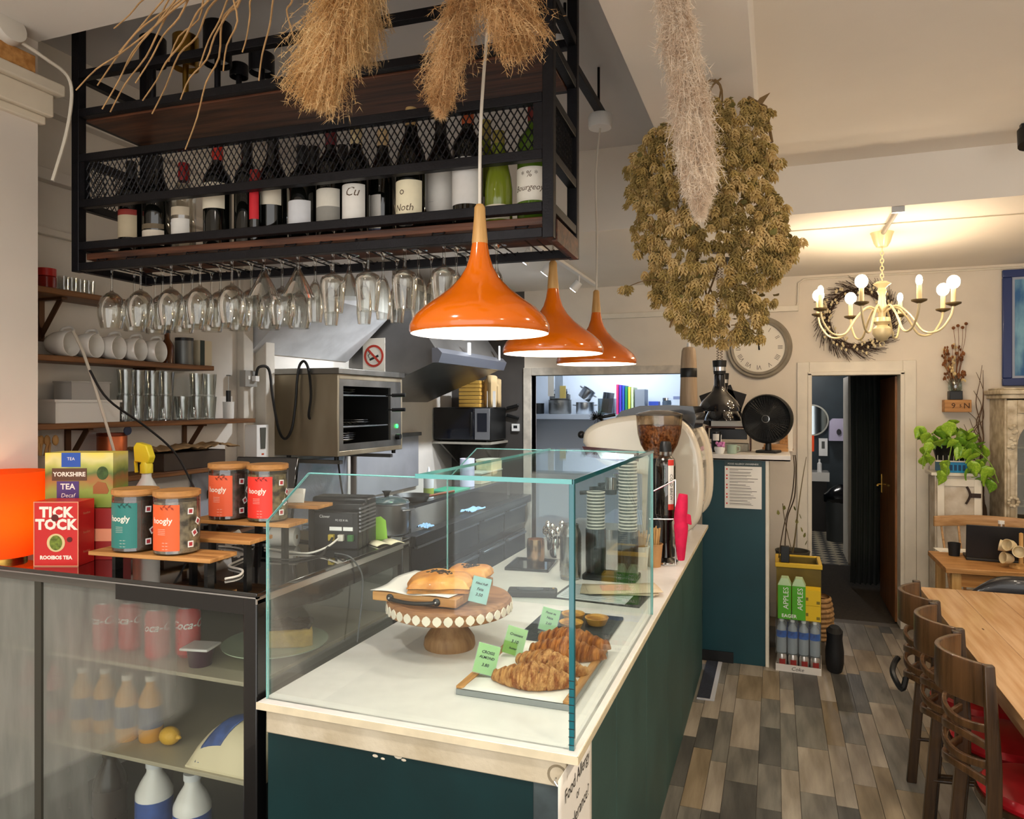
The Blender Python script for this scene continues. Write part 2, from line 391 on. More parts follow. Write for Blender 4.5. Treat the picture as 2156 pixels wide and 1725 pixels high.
Mr = rotz(RA)
for i, r in enumerate(rows):
    for j, k in enumerate(r):
        p = RO + Mr @ Vector((CH[i], .075+.105*j, ZG+.003))
        if k in used: dup(GL[k], p)
        else: GL[k].location = p; used.add(k)
# ---- bottles
dkg = M('bottle_dark_glass','0c0d0a',.06,coat=.4); grg = M('bottle_green_glass','4c6a1c',.07,coat=.4); clg = clear('bottle_clear','e8e6df',.08,.7,.03)
olg = M('bottle_olive_glass','6e7a22',.07,coat=.4)
lab = lambda c: M('label_'+c, c, .7, var=.03, vs=40)
def bottle(px, label, dy=.13, body=dkg, lcol='e4ddd0', lz=(.05,.13), cap='141414', r=.038, h=.305, shape='bx', extra=None, cat='bottle', turn=0, ring=None):
    t = thing('wine_bottle', label, cat, RO + Mr @ Vector((rkx(px,dy), dy, 2.263)), RA+turn, 'bottles on the rack'); t.scale = (1.22,)*3
    if shape == 'bx': pr = [(0,.004),(r*.8,0),(r,.006),(r,.19*h/.3),(r*.93,.205*h/.3),(r*.6,.223*h/.3),(.0155,.24*h/.3),(.014,h-.005)]
    elif shape == 'bg': pr = [(0,.004),(r*.85,0),(r,.006),(r,.16*h/.3),(r*.92,.185*h/.3),(r*.68,.21*h/.3),(r*.47,.232*h/.3),(.0155,.262*h/.3),(.0145,h-.005)]
    else: pr = [(0,.004),(r*.85,0),(r,.006),(r,.11*h/.3),(r*.9,.15*h/.3),(r*.65,.2*h/.3),(.0165,.25*h/.3),(.0145,h-.005)]
    MB().lathe(pr+[(0,h-.005)],28).build('glass_body', body, t, ang=50)
    cm = M('cap_'+cap, cap, .35)
    MB().lathe([(.0157,h-.055),(.0163,h-.05),(.0160,h-.006),(.0150,h),(0,h)],20).build('capsule', cm, t)
    if lcol: MB().lathe([(r+.0006,lz[0]),(r+.0009,lz[0]+.001),(r+.0009,lz[1]-.001),(r+.0006,lz[1])],20,a0=R(-90-68),a1=R(-90+68)).build('paper_label', lab(lcol), t, fix=False)
    if ring: MB().lathe([(r+.001,ring[0]),(r+.001,ring[1])],20,a0=R(-90-67),a1=R(-90+67)).build('label_band', lab(ring[2]), t, fix=False)
    if extra:
        mb = MB()
        for (s, sz, x, z, k) in extra: mb.text(s, sz, Matrix.Translation((0,0,z)), bend=r+.0014, a0=x/r, **k)
        mb.build('label_print', M('print_brown','5a4632',.7), t, smooth=False, fix=False)
    return t
bl = [
 bottle(277,'dark rum bottle with cream and red picture label, at rack end',.12,lcol='b9a98c',lz=(.05,.12),ring=(.118,.135,'8a2c22'),cap='16140f',r=.037,h=.29),
 bottle(332,'broad black bottle with low cream label beside picture-label rum',.13,lcol='d9cdbb',lz=(.02,.066),ring=(.07,.085,'6b5d48'),r=.042,h=.30,shape='bg'),
 bottle(387,'clear spirit bottle with dark red capsule and white label',.11,body=clg,lcol='dcd8d0',lz=(.03,.09),ring=(.10,.125,'c2b49c'),cap='8c1a1a',r=.034,h=.262),
 bottle(458,'dark wine bottle with bright red cap and cream label band',.13,lcol='dfd4bd',lz=(.114,.19),cap='c22a1c',r=.0405,h=.318),
 bottle(520,'black-capped dark wine bottle without visible label between two cream-labelled bottles',.15,lcol=None,r=.036,h=.325,cap='0f0f0f'),
 bottle(538,'slim dark bottle with narrow red vertical label',.06,lcol='c21f2a',lz=(.06,.15),r=.016,h=.2,cap='8f2622'),
 bottle(575,'black-capped dark wine bottle with wide plain cream label',.13,lcol='ddd2bd',lz=(.108,.16),r=.041,h=.325,shape='bg'),
 bottle(637,'dark wine bottle with tall pale grey label and white neck ring',.10,lcol='cfd0d3',lz=(.03,.105),r=.038,h=.265),
 bottle(661,'dark bottle half hidden behind the pale grey labelled one',.22,lcol=None,r=.036,h=.30),
 bottle(697,'dark wine bottle with cream label showing grey landscape picture',.12,lcol='d8d2c4',lz=(.03,.135),ring=(.045,.085,'8f8c84'),cap='5d1820',r=.039,h=.318),
 bottle(722,'dark bottle behind the landscape label bottle',.24,lcol=None,r=.036,h=.30),
 bottle(750,'dark wine bottle with white signature label and pale gold cap',.10,lcol='e6e2da',lz=(.035,.135),cap='c8b48a',r=.037,h=.305,extra=[('Cu',.034,.006,.112,dict(shear=.35))]),
 bottle(806,'dark wine bottle with white label turned aside and tan cap',.205,lcol='e0dad0',lz=(.03,.125),cap='c9ad82',r=.040,h=.318,turn=R(-48),shape='bg',ring=(.012,.03,'5a6582')),
 bottle(866,'dark wine bottle with tall ivory label bearing a gold drop',.085,lcol='e9dfbf',lz=(.027,.125),cap='b89a66',r=.040,h=.325,shape='bg',extra=[('Noth',.026,-.004,.052,dict(shear=.2)),('o',.028,-.008,.095,{}),('_____',.012,0,.022,{})]),
 bottle(928,'large dark wine bottle with tall blank white label behind pampas plume',.20,lcol='e6e0d6',lz=(.06,.19),r=.045,h=.33,shape='bg',extra=[('........',.01,-.01,.09,{})]),
 bottle(985,'dark wine bottle with silver-white label and orange-red cap',.09,lcol='d5d2cd',lz=(.05,.17),cap='b2552f',r=.040,h=.318),
 bottle(1022,'narrow olive bottle with white and red corner label',.235,body=olg,lcol='e6e1d8',lz=(.03,.10),cap='8c7f3c',r=.034,h=.318,ring=(.03,.05,'b3202c')),
 bottle(1050,'yellow-green white wine bottle with small cream label',.10,body=olg,lcol='ded6c0',lz=(.008,.045),r=.036,h=.24,cap='8c7f3c',shape='fl'),
 bottle(1124,'bright green wine bottle with crested white script label at rack end',.12,body=grg,lcol='e5ded0',lz=(.05,.135),cap='6e1c1a',r=.043,h=.315,extra=[('Bourgeoys',.021,0,.082,dict(shear=.35)),('* % *',.022,0,.115,{})]),
]
pp = MB().bb(-.07,.07,-.045,.045,0,.002).build('paper_sheet', paper, None, loc=RO+Mr@Vector((.125,.25,2.271)), rot=(R(10),0,.2))
tag(pp,'loose white paper sheet lying at the end of the bottle shelf','paper')
# ---- small cordless lamps standing on the upper shelf
def canlamp(px, label, mat, dy=.2, r=.05, hs=.14, h=.30):
    t = thing('table_lamp', label, 'lamp', RO+Mr@Vector((rkx(px,dy),dy,2.776)), RA, 'cordless lamps on the rack')
    MB().lathe([(0,0),(r*.9,0),(r*.9,.012),(r*.3,.018),(0,.018)],24).build('base', mat, t)
    MB().cyl((0,0,.015),(0,0,h-hs*.4),.011).build('stem', mat, t)
    MB().lathe([(r-.003,h-hs),(r,h-hs),(r,h-.004),(r-.004,h),(0,h),(0,h-.006),(r-.004,h-.008),(r-.004,h-hs)],28).build('lamp_shade', mat, t)
    MB().lathe([(0,h-hs+.02),(r-.006,h-hs+.02)],24).build('diffuser', white, t)
canlamp(322,'black cordless lamp with cylinder shade beside the brass lamp',iron,.13,.047,.10,.30)
canlamp(391,'brass cordless lamp with cylinder shade on the upper shelf',brass,.14,.046,.12,.29)
canlamp(458,'taller black cordless lamp with cylinder shade beside the brass lamp',iron,.15,.05,.15,.32)
canlamp(503,'small black cordless lamp with low shade next to the tall black lamp',iron,.26,.034,.05,.22)
canlamp(551,'black cordless lamp with wide low shade, last in its row',iron,.22,.046,.07,.22)
# ================================================================ orange pendants on a black track
om = M('orange_enamel','d9680a',.12,coat=.5,spec=.6); inw = M('pendant_inside','f4f0ea',.4)
PEN = [(-.714,1.72),(-.748,2.484),(-.758,3.19)]
tr = thing('lighting_track','black ceiling track bar carrying three orange pendants','track',(-.74,1.86,3.0))
MB().bb(-.018,.018,0,1.5,0,.03).build('track_bar', iron, tr, bev=.003)
for y in (.2,.75,1.3): MB().cyl((0,y,.03),(0,y,.2),.006).build('hanger', iron, tr)
def pendant(x, y, label):
    t = thing('pendant_lamp', label, 'lamp', (x,y,1.881), 0, 'orange pendants over the counter')
    k = .18/.147
    pr = [(.144*k,0),(.147*k,.006),(.1465*k,.02),(.138*k,.042),(.118*k,.066),(.09*k,.09),(.065*k,.114),(.043*k,.142),(.029*k,.17),(.021*k,.2),(.0175*k,.225),(.0165*k,.232)]
    MB().lathe(pr+[(0,.232)],48).build('lamp_shade', om, t, ang=60, fix=False)
    MB().lathe([(.144*k,0)]+[(r-.004,z-.003) for r,z in pr[1:-2]]+[(0,.2)],48).build('shade_lining', inw, t, ang=60, fix=False)
    MB().lathe([(.0205,.232),(.0205,.24),(.015,.30),(.014,.325),(.009,.333),(0,.334)],20).build('wooden_neck', oakz, t)
    cx, cy, top = -.74, max(y,1.88), 3.0
    MB().tube(crm([(0,0,.333),(.003,0,.55),(-.002,(cy-y)*.4,.85),(cx-x,cy-y,top-1.881-.06)],6),.0045,8).build('cord', M('cord_white','d6cfc2',.7), t)
    MB().lathe([(0,-.06),(.05,-.06),(.053,-.055),(.053,-.01),(.05,0),(0,0)],24,(cx-x,cy-y,top-1.881)).build('ceiling_rose', white, t)
    MB().ball((0,0,.075),(.03,.03,.035)).build('bulb', M('bulb_pendant','fff2dd',.5,em='fff0d8',es=14), t)
    MB().cyl((0,0,.10),(0,0,.2),.016).build('bulb_holder', white, t)
    light('pendant_light','POINT',(0,0,.025),2.3,NEUT,.035,parent=t)
pendant(*PEN[0],'nearest orange pendant over the pastry case, in front of the wine rack')
pendant(*PEN[1],'middle orange pendant lamp of three over the counter')
pendant(*PEN[2],'smallest-looking orange pendant, hanging over the paper cups')
# ================================================================ kitchen track lights
kt = thing('spot_track','white ceiling track with small spotlights in the kitchen rear','track',(-1.43,4.19,ZB))
MB().bb(-.018,.018,0,1.8,-.02,0).build('track_bar', white, kt)
for i, y in enumerate((.08,.52,1.26)):
    hd = MB().cyl((0,y,-.02),(0,y,-.07),.006).cyl((0,y,-.07),(-.05,y,-.13),.03,.034,18).build('spot_head', white, kt)
    MB().lathe([(0,0),(.028,0)],16,X=Matrix.Translation((-.0515,y,-.1318))@Matrix.Rotation(R(40),4,'Y')).build('spot_lens', M('spot_lens','ffffff',.3,em='eef4ff',es=30), hd)
    light('spot_light','SPOT',(-.06,y,-.145),40,(.90,.95,1),.03,(0,R(38),0),100,.6,parent=kt)
# ================================================================ dried grasses and hops hung from the ceiling
import numpy as np
def fuzz(name, col, col2, vs=10, tr=.45):
    m = M(name, col, .9, col2=col2, vs=vs); nt, N, K = nodes_of(m); b = N['Principled BSDF']; out = N['Material Output']
    if 'Translucent BSDF' in N: return m
    t = N.new('ShaderNodeBsdfTranslucent'); mx = N.new('ShaderNodeMixShader'); mx.inputs[0].default_value = tr
    K.new(b.inputs['Base Color'].links[0].from_socket, t.inputs[0]); K.new(b.outputs[0], mx.inputs[1]); K.new(t.outputs[0], mx.inputs[2]); K.new(mx.outputs[0], out.inputs[0])
    return m
def plume(name, label, top, tip, wid, n, col, col2, seed, spread=1.0, curve=0.0, droop=.35, hairs=22, hl=.016):
    rg = np.random.default_rng(seed)
    t = thing(name, label, 'dried grass', top, 0, 'pampas plumes')
    d = Vector(tip)-Vector(top); L = d.length; d.normalize()
    side = d.cross(Vector((0,1,0))); side.normalize(); fw = d.cross(side)
    def axis(u): return d*(L*u) + side*(curve*L*math.sin(u*PI)*.5)
    MB().tube([axis(i/10) for i in range(11)], [.004-.0025*i/10 for i in range(11)], 6).build('stalk', M('straw_'+col,col,.8), t)
    D, S, W = np.array(d), np.array(side), np.array(fw)
    u = rg.uniform(0,.97,n); a = rg.uniform(0,2*PI,n)
    P = D[None]*(L*u)[:,None] + S[None]*(curve*L*np.sin(u*PI)*.5)[:,None]
    env = wid*(.55+.45*np.sin(np.minimum(1,u+.15)*PI*.8))*np.where(u<.72,1,np.maximum(.22,(1.02-u)/.3))
    out = S[None]*np.cos(a)[:,None]+W[None]*np.sin(a)[:,None]
    ln = env*rg.uniform(.7,1.3,n)*spread
    v = out*rg.uniform(.45,.9,n)[:,None]+D[None]*rg.uniform(.5,1.1,n)[:,None]; v /= np.linalg.norm(v,axis=1)[:,None]
    pts = [P]
    for k in range(5):
        P = P+v*(ln*.29)[:,None]; v = v+D[None]*(droop*rg.uniform(.4,1.3,n))[:,None]+rg.uniform(-.22,.22,(n,3)); v /= np.linalg.norm(v,axis=1)[:,None]; pts.append(P)
    Q = np.stack(pts,1)                                  # n,6,3
    w = np.cross(Q[:,5]-Q[:,0], rg.uniform(-1,1,(n,3))); w /= np.linalg.norm(w,axis=1)[:,None]+1e-9; w *= .0006
    V = np.stack([Q-w[:,None],Q+w[:,None]],2).reshape(-1,3)
    base = np.arange(n)[:,None]*12+np.arange(5)[None]*2
    F1 = np.stack([base,base+1,base+3,base+2],-1).reshape(-1,4).tolist()
    # fine seed hairs
    h = rg.integers(0,5,(n,hairs)); f = rg.uniform(0,1,(n,hairs,1)); i = np.arange(n)[:,None]
    B = Q[i,h]*(1-f)+Q[i,h+1]*f
    dv = Q[i,h+1]-Q[i,h]; dv /= np.linalg.norm(dv,axis=2)[...,None]+1e-9
    hv = dv*.5+rg.normal(0,1.0,(n,hairs,3))+D*.2; hv /= np.linalg.norm(hv,axis=2)[...,None]; hv *= rg.uniform(.45,1.2,(n,hairs,1))*hl
    sv = np.cross(hv, rg.uniform(-1,1,(n,hairs,3))); sv /= np.linalg.norm(sv,axis=2)[...,None]+1e-9; sv *= .00075
    T = np.stack([B-sv,B+sv,B+hv],2).reshape(-1,3); o = len(V); m_ = n*hairs
    F2 = (np.arange(m_)[:,None]*3+np.arange(3)[None]+o).tolist()
    mb = MB(); mb.v = np.concatenate([V,T]).tolist(); mb.f = [tuple(x) for x in F1]+[tuple(x) for x in F2]
    mb.build('plume', fuzz('plume_'+col,col,col2,12), t, smooth=False, kind='stuff', fix=False)
def at(px,py,y): return ony(px,py,y)
plume('pampas_grass','golden pampas plume hanging in front of the left part of the rack',(ony(790,-160,1.50)),ony(672,215,1.52),.10,1500,'f0d3a0','d8b27a',3,1.05,-.10,.35,30,.02)
plume('pampas_grass','pale second pampas plume hanging behind the golden one',(ony(800,-160,1.75)),ony(758,120,1.77),.085,900,'eed6ac','d2b07c',4,1.1,-.1,.35,30,.02)
plume('pampas_grass','ragged tan pampas plume reaching down to the large white-labelled bottle',(ony(1035,-160,1.56)),ony(928,245,1.58),.062,1100,'e8c898','c9a06c',5,1.05,-.1,.35,30,.018)
plume('pampas_grass','short tan pampas plume spreading towards the rack corner post',(ony(985,-160,1.42)),ony(1085,85,1.43),.075,900,'e6c594','c89f6a',6,1.15,.1,.35,30,.018)
plume('pampas_grass','long pinkish-white pampas plume hanging before the hop garland',(ony(1405,-70,1.75)),ony(1475,462,1.75),.088,2600,'f6ead8','e8d6c0',8,.80,.03,.6,36,.02)
# bare twisted twigs hanging at the ceiling edge
random.seed(20)
tw = thing('twig_bunch','bundle of bare tan twisted twigs spreading from the ceiling before the rack','twigs',ony(560,-110,1.6))
tb = ony(560,-110,1.6)
ends = [(160,190),(215,230),(232,236),(300,212),(320,240),(285,175),(380,210),(390,315),(265,140),(240,60),(470,150),(545,170),(620,85),(355,130),(250,110),(510,110),(420,140),(205,180)]
for i, (ex,ey) in enumerate(ends):
    e = ony(ex,ey,1.55+.03*(i%5)) - tb; pts = []
    n = 9; st = Vector((rnd(-.02,.1),rnd(-.03,.03),rnd(-.02,.02)))
    for k in range(n+1):
        u = k/n; q = st.lerp(e,u); q.z += .10*math.sin(u*PI)*(1 if i%3 else .4)
        amp = .016*math.sin(u*PI); q += Vector((rnd(-amp,amp),rnd(-amp,amp),rnd(-amp,amp))); pts.append(q)
    MB().tube(crm(pts,3), [.0042*(1-.55*j/(n*3)) for j in range(n*3+1)], 5).build('twig', M('twig_tan','b08a5c',.8,var=.2,vs=20), tw)
# hop garland
random.seed(31)
hc = ony(1500,460,2.35)
hp = thing('hop_garland','large hanging bunch of dried yellow-green hops below the ceiling beam','dried hops',(hc.x,hc.y,ZB))
outline = [(205,1545,45),(235,1560,75),(270,1480,130),(310,1490,150),(350,1480,160),(400,1485,165),(450,1490,160),(500,1505,165),(550,1510,150),(590,1500,130),(630,1500,125),(670,1510,105),(700,1515,70),(718,1515,40)]
def hopcone(mb, c, s, ax):
    # overlapping pointed bracts round a small axis
    q = Vector((0,0,-1)).rotation_difference(ax).to_matrix()
    rot = rnd(0,6.28)
    for ring,(rr,zz,nn,ln) in enumerate(((.25,.0,5,.55),(.42,-.28,6,.6),(.40,-.6,5,.6),(.22,-.9,4,.5))):
        for k in range(nn):
            a = rot+2*PI*k/nn+ring*.5; da = PI/nn*1.25
            b0 = Vector((math.cos(a-da)*rr,math.sin(a-da)*rr,zz)); b1 = Vector((math.cos(a+da)*rr,math.sin(a+da)*rr,zz))
            m_ = Vector((math.cos(a)*(rr+.22),math.sin(a)*(rr+.22),zz-ln*.45)); tp = Vector((math.cos(a)*(rr+.20),math.sin(a)*(rr+.20),zz-ln))
            o = len(mb.v); mb.v += [tuple(c+q@(p*s)) for p in (b0,b1,m_,tp)]
            mb.f += [(o,o+1,o+2),(o,o+2,o+3),(o+1,o+3,o+2)]
cones = [MB(),MB()]; leaves = MB(); sprigs = MB()
base = Vector((hc.x,hc.y,ZB)); sc = 2.35/1577
def hopat(px, py, dep): return ony(px, py, 2.35+dep)-base
cnt = 0
for (y0,xc,hw),(y1,xc1,hw1) in zip(outline,outline[1:]):
    for _ in range(int((y1-y0)*(hw+hw1)/2/56)):
        u = rnd(0,1); py = y0+(y1-y0)*u; xx = xc+(xc1-xc)*u; ww = hw+(hw1-hw)*u
        f = rnd(-1,1); f = math.copysign(abs(f)**.8, f); dep = -math.sqrt(max(0,1-f*f))*ww*sc*.75*rnd(.55,1.0)
        p = hopat(xx+f*ww*rnd(.85,1.08), py, dep)
        hopcone(random.choice(cones), p, rnd(.017,.028), Vector((rnd(-.5,.5),rnd(-.7,.3),-1)).normalized()); cnt += 1
        if random.random() < .22:
            a = rnd(0,6.28); s = rnd(.014,.024); q = Matrix.Rotation(rnd(-1,1),3,'X')@Matrix.Rotation(a,3,'Z')
            o = len(leaves.v); leaves.v += [tuple(p*.985+q@Vector(v)*s) for v in ((0,0,0),(.5,.25,.1),(.35,.7,.0),(0,1.1,.15),(-.4,.7,.05),(-.5,.3,.1))]
            leaves.f += [(o,o+1,o+2),(o,o+2,o+3),(o,o+3,o+4),(o,o+4,o+5)]
for (px,py) in ((1320,605),(1345,340),(1335,375),(1660,510),(1650,545),(1680,512),(1640,570),(1610,660),(1345,520),(1595,705),(1580,700)):
    p = hopat(px,py,-.05); c0 = hopat(px+(1490-px)*.45,py-15,-.1)
    sprigs.tube(crm([c0,(c0+p)/2+Vector((0,0,.01)),p],3),.0014,4)
    for _ in range(5): hopcone(random.choice(cones), p+Vector((rnd(-.02,.02),rnd(-.02,.02),rnd(-.02,.02))), rnd(.016,.024), Vector((rnd(-.6,.6),rnd(-.6,.3),-1)).normalized())
sprigs.tube([hopat(1575,205,-.02),hopat(1612,225,-.02),hopat(1625,300,-.02)],.005,5)
sprigs.prism([(0,0),(.03,.012),(.05,.04),(.02,.028)],0,.002,Matrix.Translation(hopat(1585,228,-.03))@Matrix.Rotation(R(90),4,'X'))
for k in range(6):
    a = hopat(1500+rnd(-40,40),210,0); sprigs.tube(crm([(rnd(-.03,.03),0,0),a,hopat(1500+rnd(-90,90),420,-.05),hopat(1500+rnd(-90,90),690,-.05)],5),.003,5)
cones[0].build('hop_cones', fuzz('hop_yellow','e0c48a','b89a58',14,.35), hp, smooth=False, kind='stuff', fix=False)
cones[1].build('hop_cones', fuzz('hop_green','c0a562','8f7a46',14,.35), hp, smooth=False, kind='stuff', fix=False)
leaves.build('hop_leaves', fuzz('hop_leaf','7d7640','5f4e2a',14,.3), hp, smooth=False, kind='stuff', fix=False)
sprigs.build('bine', M('hop_bine','6e5430',.8), hp)
random.seed(5)
# ================================================================ counter
ZC = .923; CX0, CX1, CY0, CY1 = -1.274, -.41, 1.55, 4.83
ct = thing('service_counter','long dark green counter with scuffed cream edge and white top','counter',(CX1,CY0,0))
X0, X1, L_ = CX0-CX1, 0, CY1-CY0
MB().bb(X0,0,0,L_,ZC-.021,ZC).build('worktop', wtop, ct, bev=.003)
MB().bb(X0-.001,.001,-.0015,.002,ZC-.019,ZC-.001).bb(-.002,.0015,0,L_,ZC-.019,ZC-.001).build('edge_strip', M('edge_cream','d9ccae',.5,var=.08,vs=15), ct)
MB().bb(X0+.02,-.03,.012,.04,ZC-.082,ZC-.021).build('end_rail', M('scuffed_rail','cdc2ab',.6,col2='b5a78c',vs=7,bump=.2,bs=60), ct, bev=.003)
MB().bb(X0+.02,-.11,.02,.05,0,ZC-.082).build('end_panel', darkgreen, ct)
MB().bb(-.11,-.035,.018,.05,0,ZC-.082).build('corner_post', M('corner_grey','3a4446',.5,var=.3,vs=14), ct, bev=.003)
for i in range(6):
    mb = MB(); a, b = .05+i*(L_-.07)/6, .05+(i+1)*(L_-.07)/6-.004
    mb.bb(-.055,-.035,a,b,0,ZC-.021).build('side_panel', tealg, ct, bev=.002)
MB().bb(X0+.02,-.06,.05,L_-.02,0,ZC-.03).build('carcass', M('carcass','2b2f30',.6), ct)
# paint chips under the rail
for (px,py,s) in ((790,1592,.008),(838,1594,.011),(850,1601,.007),(806,1598,.006)):
    p = ony(px,py,CY0+.0195); MB().ball((p.x-CX1,.0195,p.z),(s,.0006,s*.5),8,4).build('paint_chip', cream, ct)
# allergy notice hung at the corner
sg = thing('allergy_notice','white paper notice reading Food Allergy or Intolerance at the counter corner','notice',(CX1-.0315,CY0-.052,.545))
MB().grid(lambda u,v: (.002*math.sin(u*PI)+.002, u*.30, v*.345), 12, 6).build('sheet', paper, sg, solid=.0008)
XN = Matrix.Translation((.0055,.155,0)) @ rotz(R(90))
tx = M('print_dark','2a2622',.7)
for (s,sz,z) in (('Food Allergy',.043,.285),('or',.032,.243),('Intolerance?',.043,.200)):
    MB().text(s,sz,XN @ Matrix.Translation((0,0,z))).build('printed_line', tx, sg, smooth=False, fix=False)
MB().text('Please speak to us about',.011,XN @ Matrix.Translation((0,0,.145))).build('printed_line', tx, sg, smooth=False, fix=False)
MB().text('the ingredients in your meal',.011,XN @ Matrix.Translation((0,0,.105))).build('printed_line', tx, sg, smooth=False, fix=False)
hk = thing('suction_hook','clear round suction hook holding up the notice','hook',(CX1-.05,CY0+.0115,.868))
MB().lathe([(0,-.002),(.024,0),(.022,-.006),(.008,-.011),(0,-.012)],20,X=Matrix.Rotation(R(-90),4,'X')@Matrix.Scale(-1,4)).build('suction_cup', clear('cup_clear','e6e2d8',.2,.7,.1), hk)
MB().tube([(0,-.012,0),(0,-.02,-.004),(.006,-.022,-.012),(.012,-.012,-.01)],.0025,6).build('hook', chrome, hk)
# ================================================================ glass pastry case
GX0, GX1, GY0, GY1, GZ = -1.262, -.427, 1.575, 2.70, 1.522
pane = clear('case_glass','fafefd',.012,.26,.01)
edge = M('glass_edge','8fd6d4',.15,trans=.3,coat=.5)
edged = M('glass_edge_dark','1d7480',.12,trans=.25,coat=.6)
cs = thing('pastry_case','frameless glass pastry case with teal edges standing on the counter','display case',(GX0,GY0,ZC))
W_, D_, H_ = GX1-GX0, GY1-GY0, GZ-ZC; c = .13; g = .008
def cutpane(y, nm):
    out = [(0,0),(W_,0),(W_,H_),(c,H_),(0,H_-c)]
    X = Matrix.Translation((0,y+g,0))@Matrix.Rotation(R(90),4,'X')
    o = MB().prism(out,0,g,X).build(nm, pane, cs, smooth=False)
    e = MB()
    for a, b in (((0,0),(0,H_-c)),((0,H_-c),(c,H_)),((c,H_),(W_,H_))):
        d = Vector((b[0]-a[0],0,b[1]-a[1])).normalized(); n_ = Vector((-d.z,0,d.x))*.0007
        p0, p1 = Vector((a[0],y,a[1]))+n_, Vector((b[0],y,b[1]))+n_
        e.tube([p0,p1],.0016,4).tube([p0+Vector((0,g,0)),p1+Vector((0,g,0))],.0016,4)
        e.quad(p0+n_,p1+n_,p1+n_+Vector((0,g,0)),p0+n_+Vector((0,g,0)))
    e.build('polished_edge', edge, o, smooth=False)
    return o
cutpane(0,'front_pane'); cutpane(D_-g,'rear_pane')
o = MB().bb(W_-g,W_,g,D_-g,0,H_).build('side_pane', pane, cs, smooth=False)
MB().bb(W_-g-.001,W_+.003,-.004,g+.001,0,H_).build('polished_edge', edged, o, bev=.001)
MB().bb(W_-g,W_+.001,D_-g,D_+.001,0,H_).build('polished_edge', edge, o)
o = MB().bb(.44,W_,-.002,D_,H_,H_+g).build('top_pane', pane, cs, smooth=False)
MB().bb(.44,W_,-.004,-.002,H_-.001,H_+g+.002).build('polished_edge', M('glass_edge_thick','6cc4c4',.12,trans=.3,coat=.6), o)
MB().bb(W_-.002,W_+.003,-.004,D_,H_-.001,H_+g+.002).build('polished_edge', edged, o)
MB().bb(.4385,.44,0,D_,H_,H_+g).build('polished_edge', edge, o)
for i in range(9): MB().bb(W_-.010,W_+.0035,-.0045,-.004,.012+i*.018,.0135+i*.018).build('edge_mark', black, cs)
# ---- cake stand with pastry board
st = thing('cake_stand','carved wooden cake stand with white leaf border and turned foot','cake stand',(-.985,2.12,ZC))
wst = wood('stand_wood','a97f55','8a6240',.6,axis=2)
MB().lathe([(0,0),(.08,0),(.083,.008),(.08,.03),(.07,.045),(.055,.065),(.046,.09),(.05,.108),(.06,.115),(0,.115)],40).build('foot', wst, st)
MB().lathe([(0,.112),(.06,.113),(.155,.113),(.188,.115),(.199,.120),(.2,.152),(.194,.160),(.182,.162),(.17,.156),(0,.153)],56).build('plate', wood('stand_plate','a5754c','83573a',.55), st)
lm = M('leaf_white','e3d8c5',.6)
for i in range(38):
    a = 2*PI*i/38; Xl = rotz(a)@Matrix.Translation((.1965,0,.137))@Matrix.Rotation(R(86),4,'Y')
    MB().prism([(-.015,0),(-.009,.010),(0,.0145),(.009,.011),(.017,0),(.009,-.011),(0,-.0145),(-.009,-.010)],0,.006,Xl).build('leaf_inlay', lm, st, bev=.001)
bd = thing('serving_board','square oak serving board with black handle and paper on the cake stand','board',(-1.05,2.15,ZC+.1605))
MB().bb(-.145,.145,-.155,.15,0,.028).build('board', oak, bd, bev=.003)
MB().grid(lambda u,v: (-.15+.27*u+.01*math.sin(v*7), -.158+.29*v, .030+.004*math.sin(u*9+v*5)*(u*(1-u)*4)+.002), 14, 14).build('paper_liner', paper, bd, solid=.0006)
MB().tube(crm([(-.075,-.157,.012),(-.06,-.172,.012),(0,-.178,.009),(.06,-.172,.012),(.075,-.157,.012)],5),.0065,8).ball((-.08,-.158,.014),(.013,.006,.012)).ball((.08,-.158,.014),(.013,.006,.012)).build('handle', black, bd)
for s in (-1,1): MB().ball((s*.08,-.165,.014),.004,8,5).build('screw', steel, bd)
past = M('puff_pastry','e2a452',.5,col2='b9701f',vs=14,bump=.5,bs=30,coat=.15)
def pastry(name, label, loc, rz, s, seed):
    rr = random.Random(seed)
    def fn(u,v):
        x, y = (u-.5)*2, (v-.5)*2; e = max(abs(x),abs(y)); k = (1-e**8)*(.55+.45*math.cos(x*1.1)*math.cos(y*1.1))
        z = .016+.022*k+.002*math.sin(x*5+seed)*k+.004*k*noise.noise(Vector((x*2,y*2,seed)))
        wv = 1+.04*math.sin(5*x+seed)+.04*math.cos(4*y)
        return (x*.078*s*wv, y*.068*s*wv, z*s if e < .999 else .012*s)
    t = thing(name, label, 'pastry', loc, rz, 'filled pastries on the board')
    MB().grid(fn,26,24).add([(-.074*s,-.064*s,.001),(.074*s,-.064*s,.001),(.074*s,.064*s,.001),(-.074*s,.064*s,.001)],[(3,2,1,0)]).build('pastry_top', past, t, sub=1)
    lay = MB()
    for k in range(4): lay.bb(-.074*s+k*.001,.074*s-k*.001,-.064*s+k*.001,.064*s-k*.001,.001+k*.003,.0032+k*.003)
    lay.build('pastry_layers', M('pastry_side','c9883c',.6,var=.2,vs=30), t, bev=.001)
    sd = M('dark_seeds','2a1c12',.6)
    for k in range(60):
        a = rr.uniform(0,6.28); q = rr.uniform(0,.4)**.8; u_, v_ = .5+q*.5*math.cos(a)*.8, .5+q*.5*math.sin(a)*.8
        p = fn(u_,v_); MB().ball((0,0,0),(.0058,.0023,.0019),6,4).build('seed', sd, t, loc=(p[0],p[1],p[2]+.0012), rot=(0,0,rr.uniform(0,3)))
    return t
pastry('puff_pastry_square','golden filled pastry square topped with dark seeds, front one on board',(-1.005,2.09,ZC+.194),.35,1.28,2)
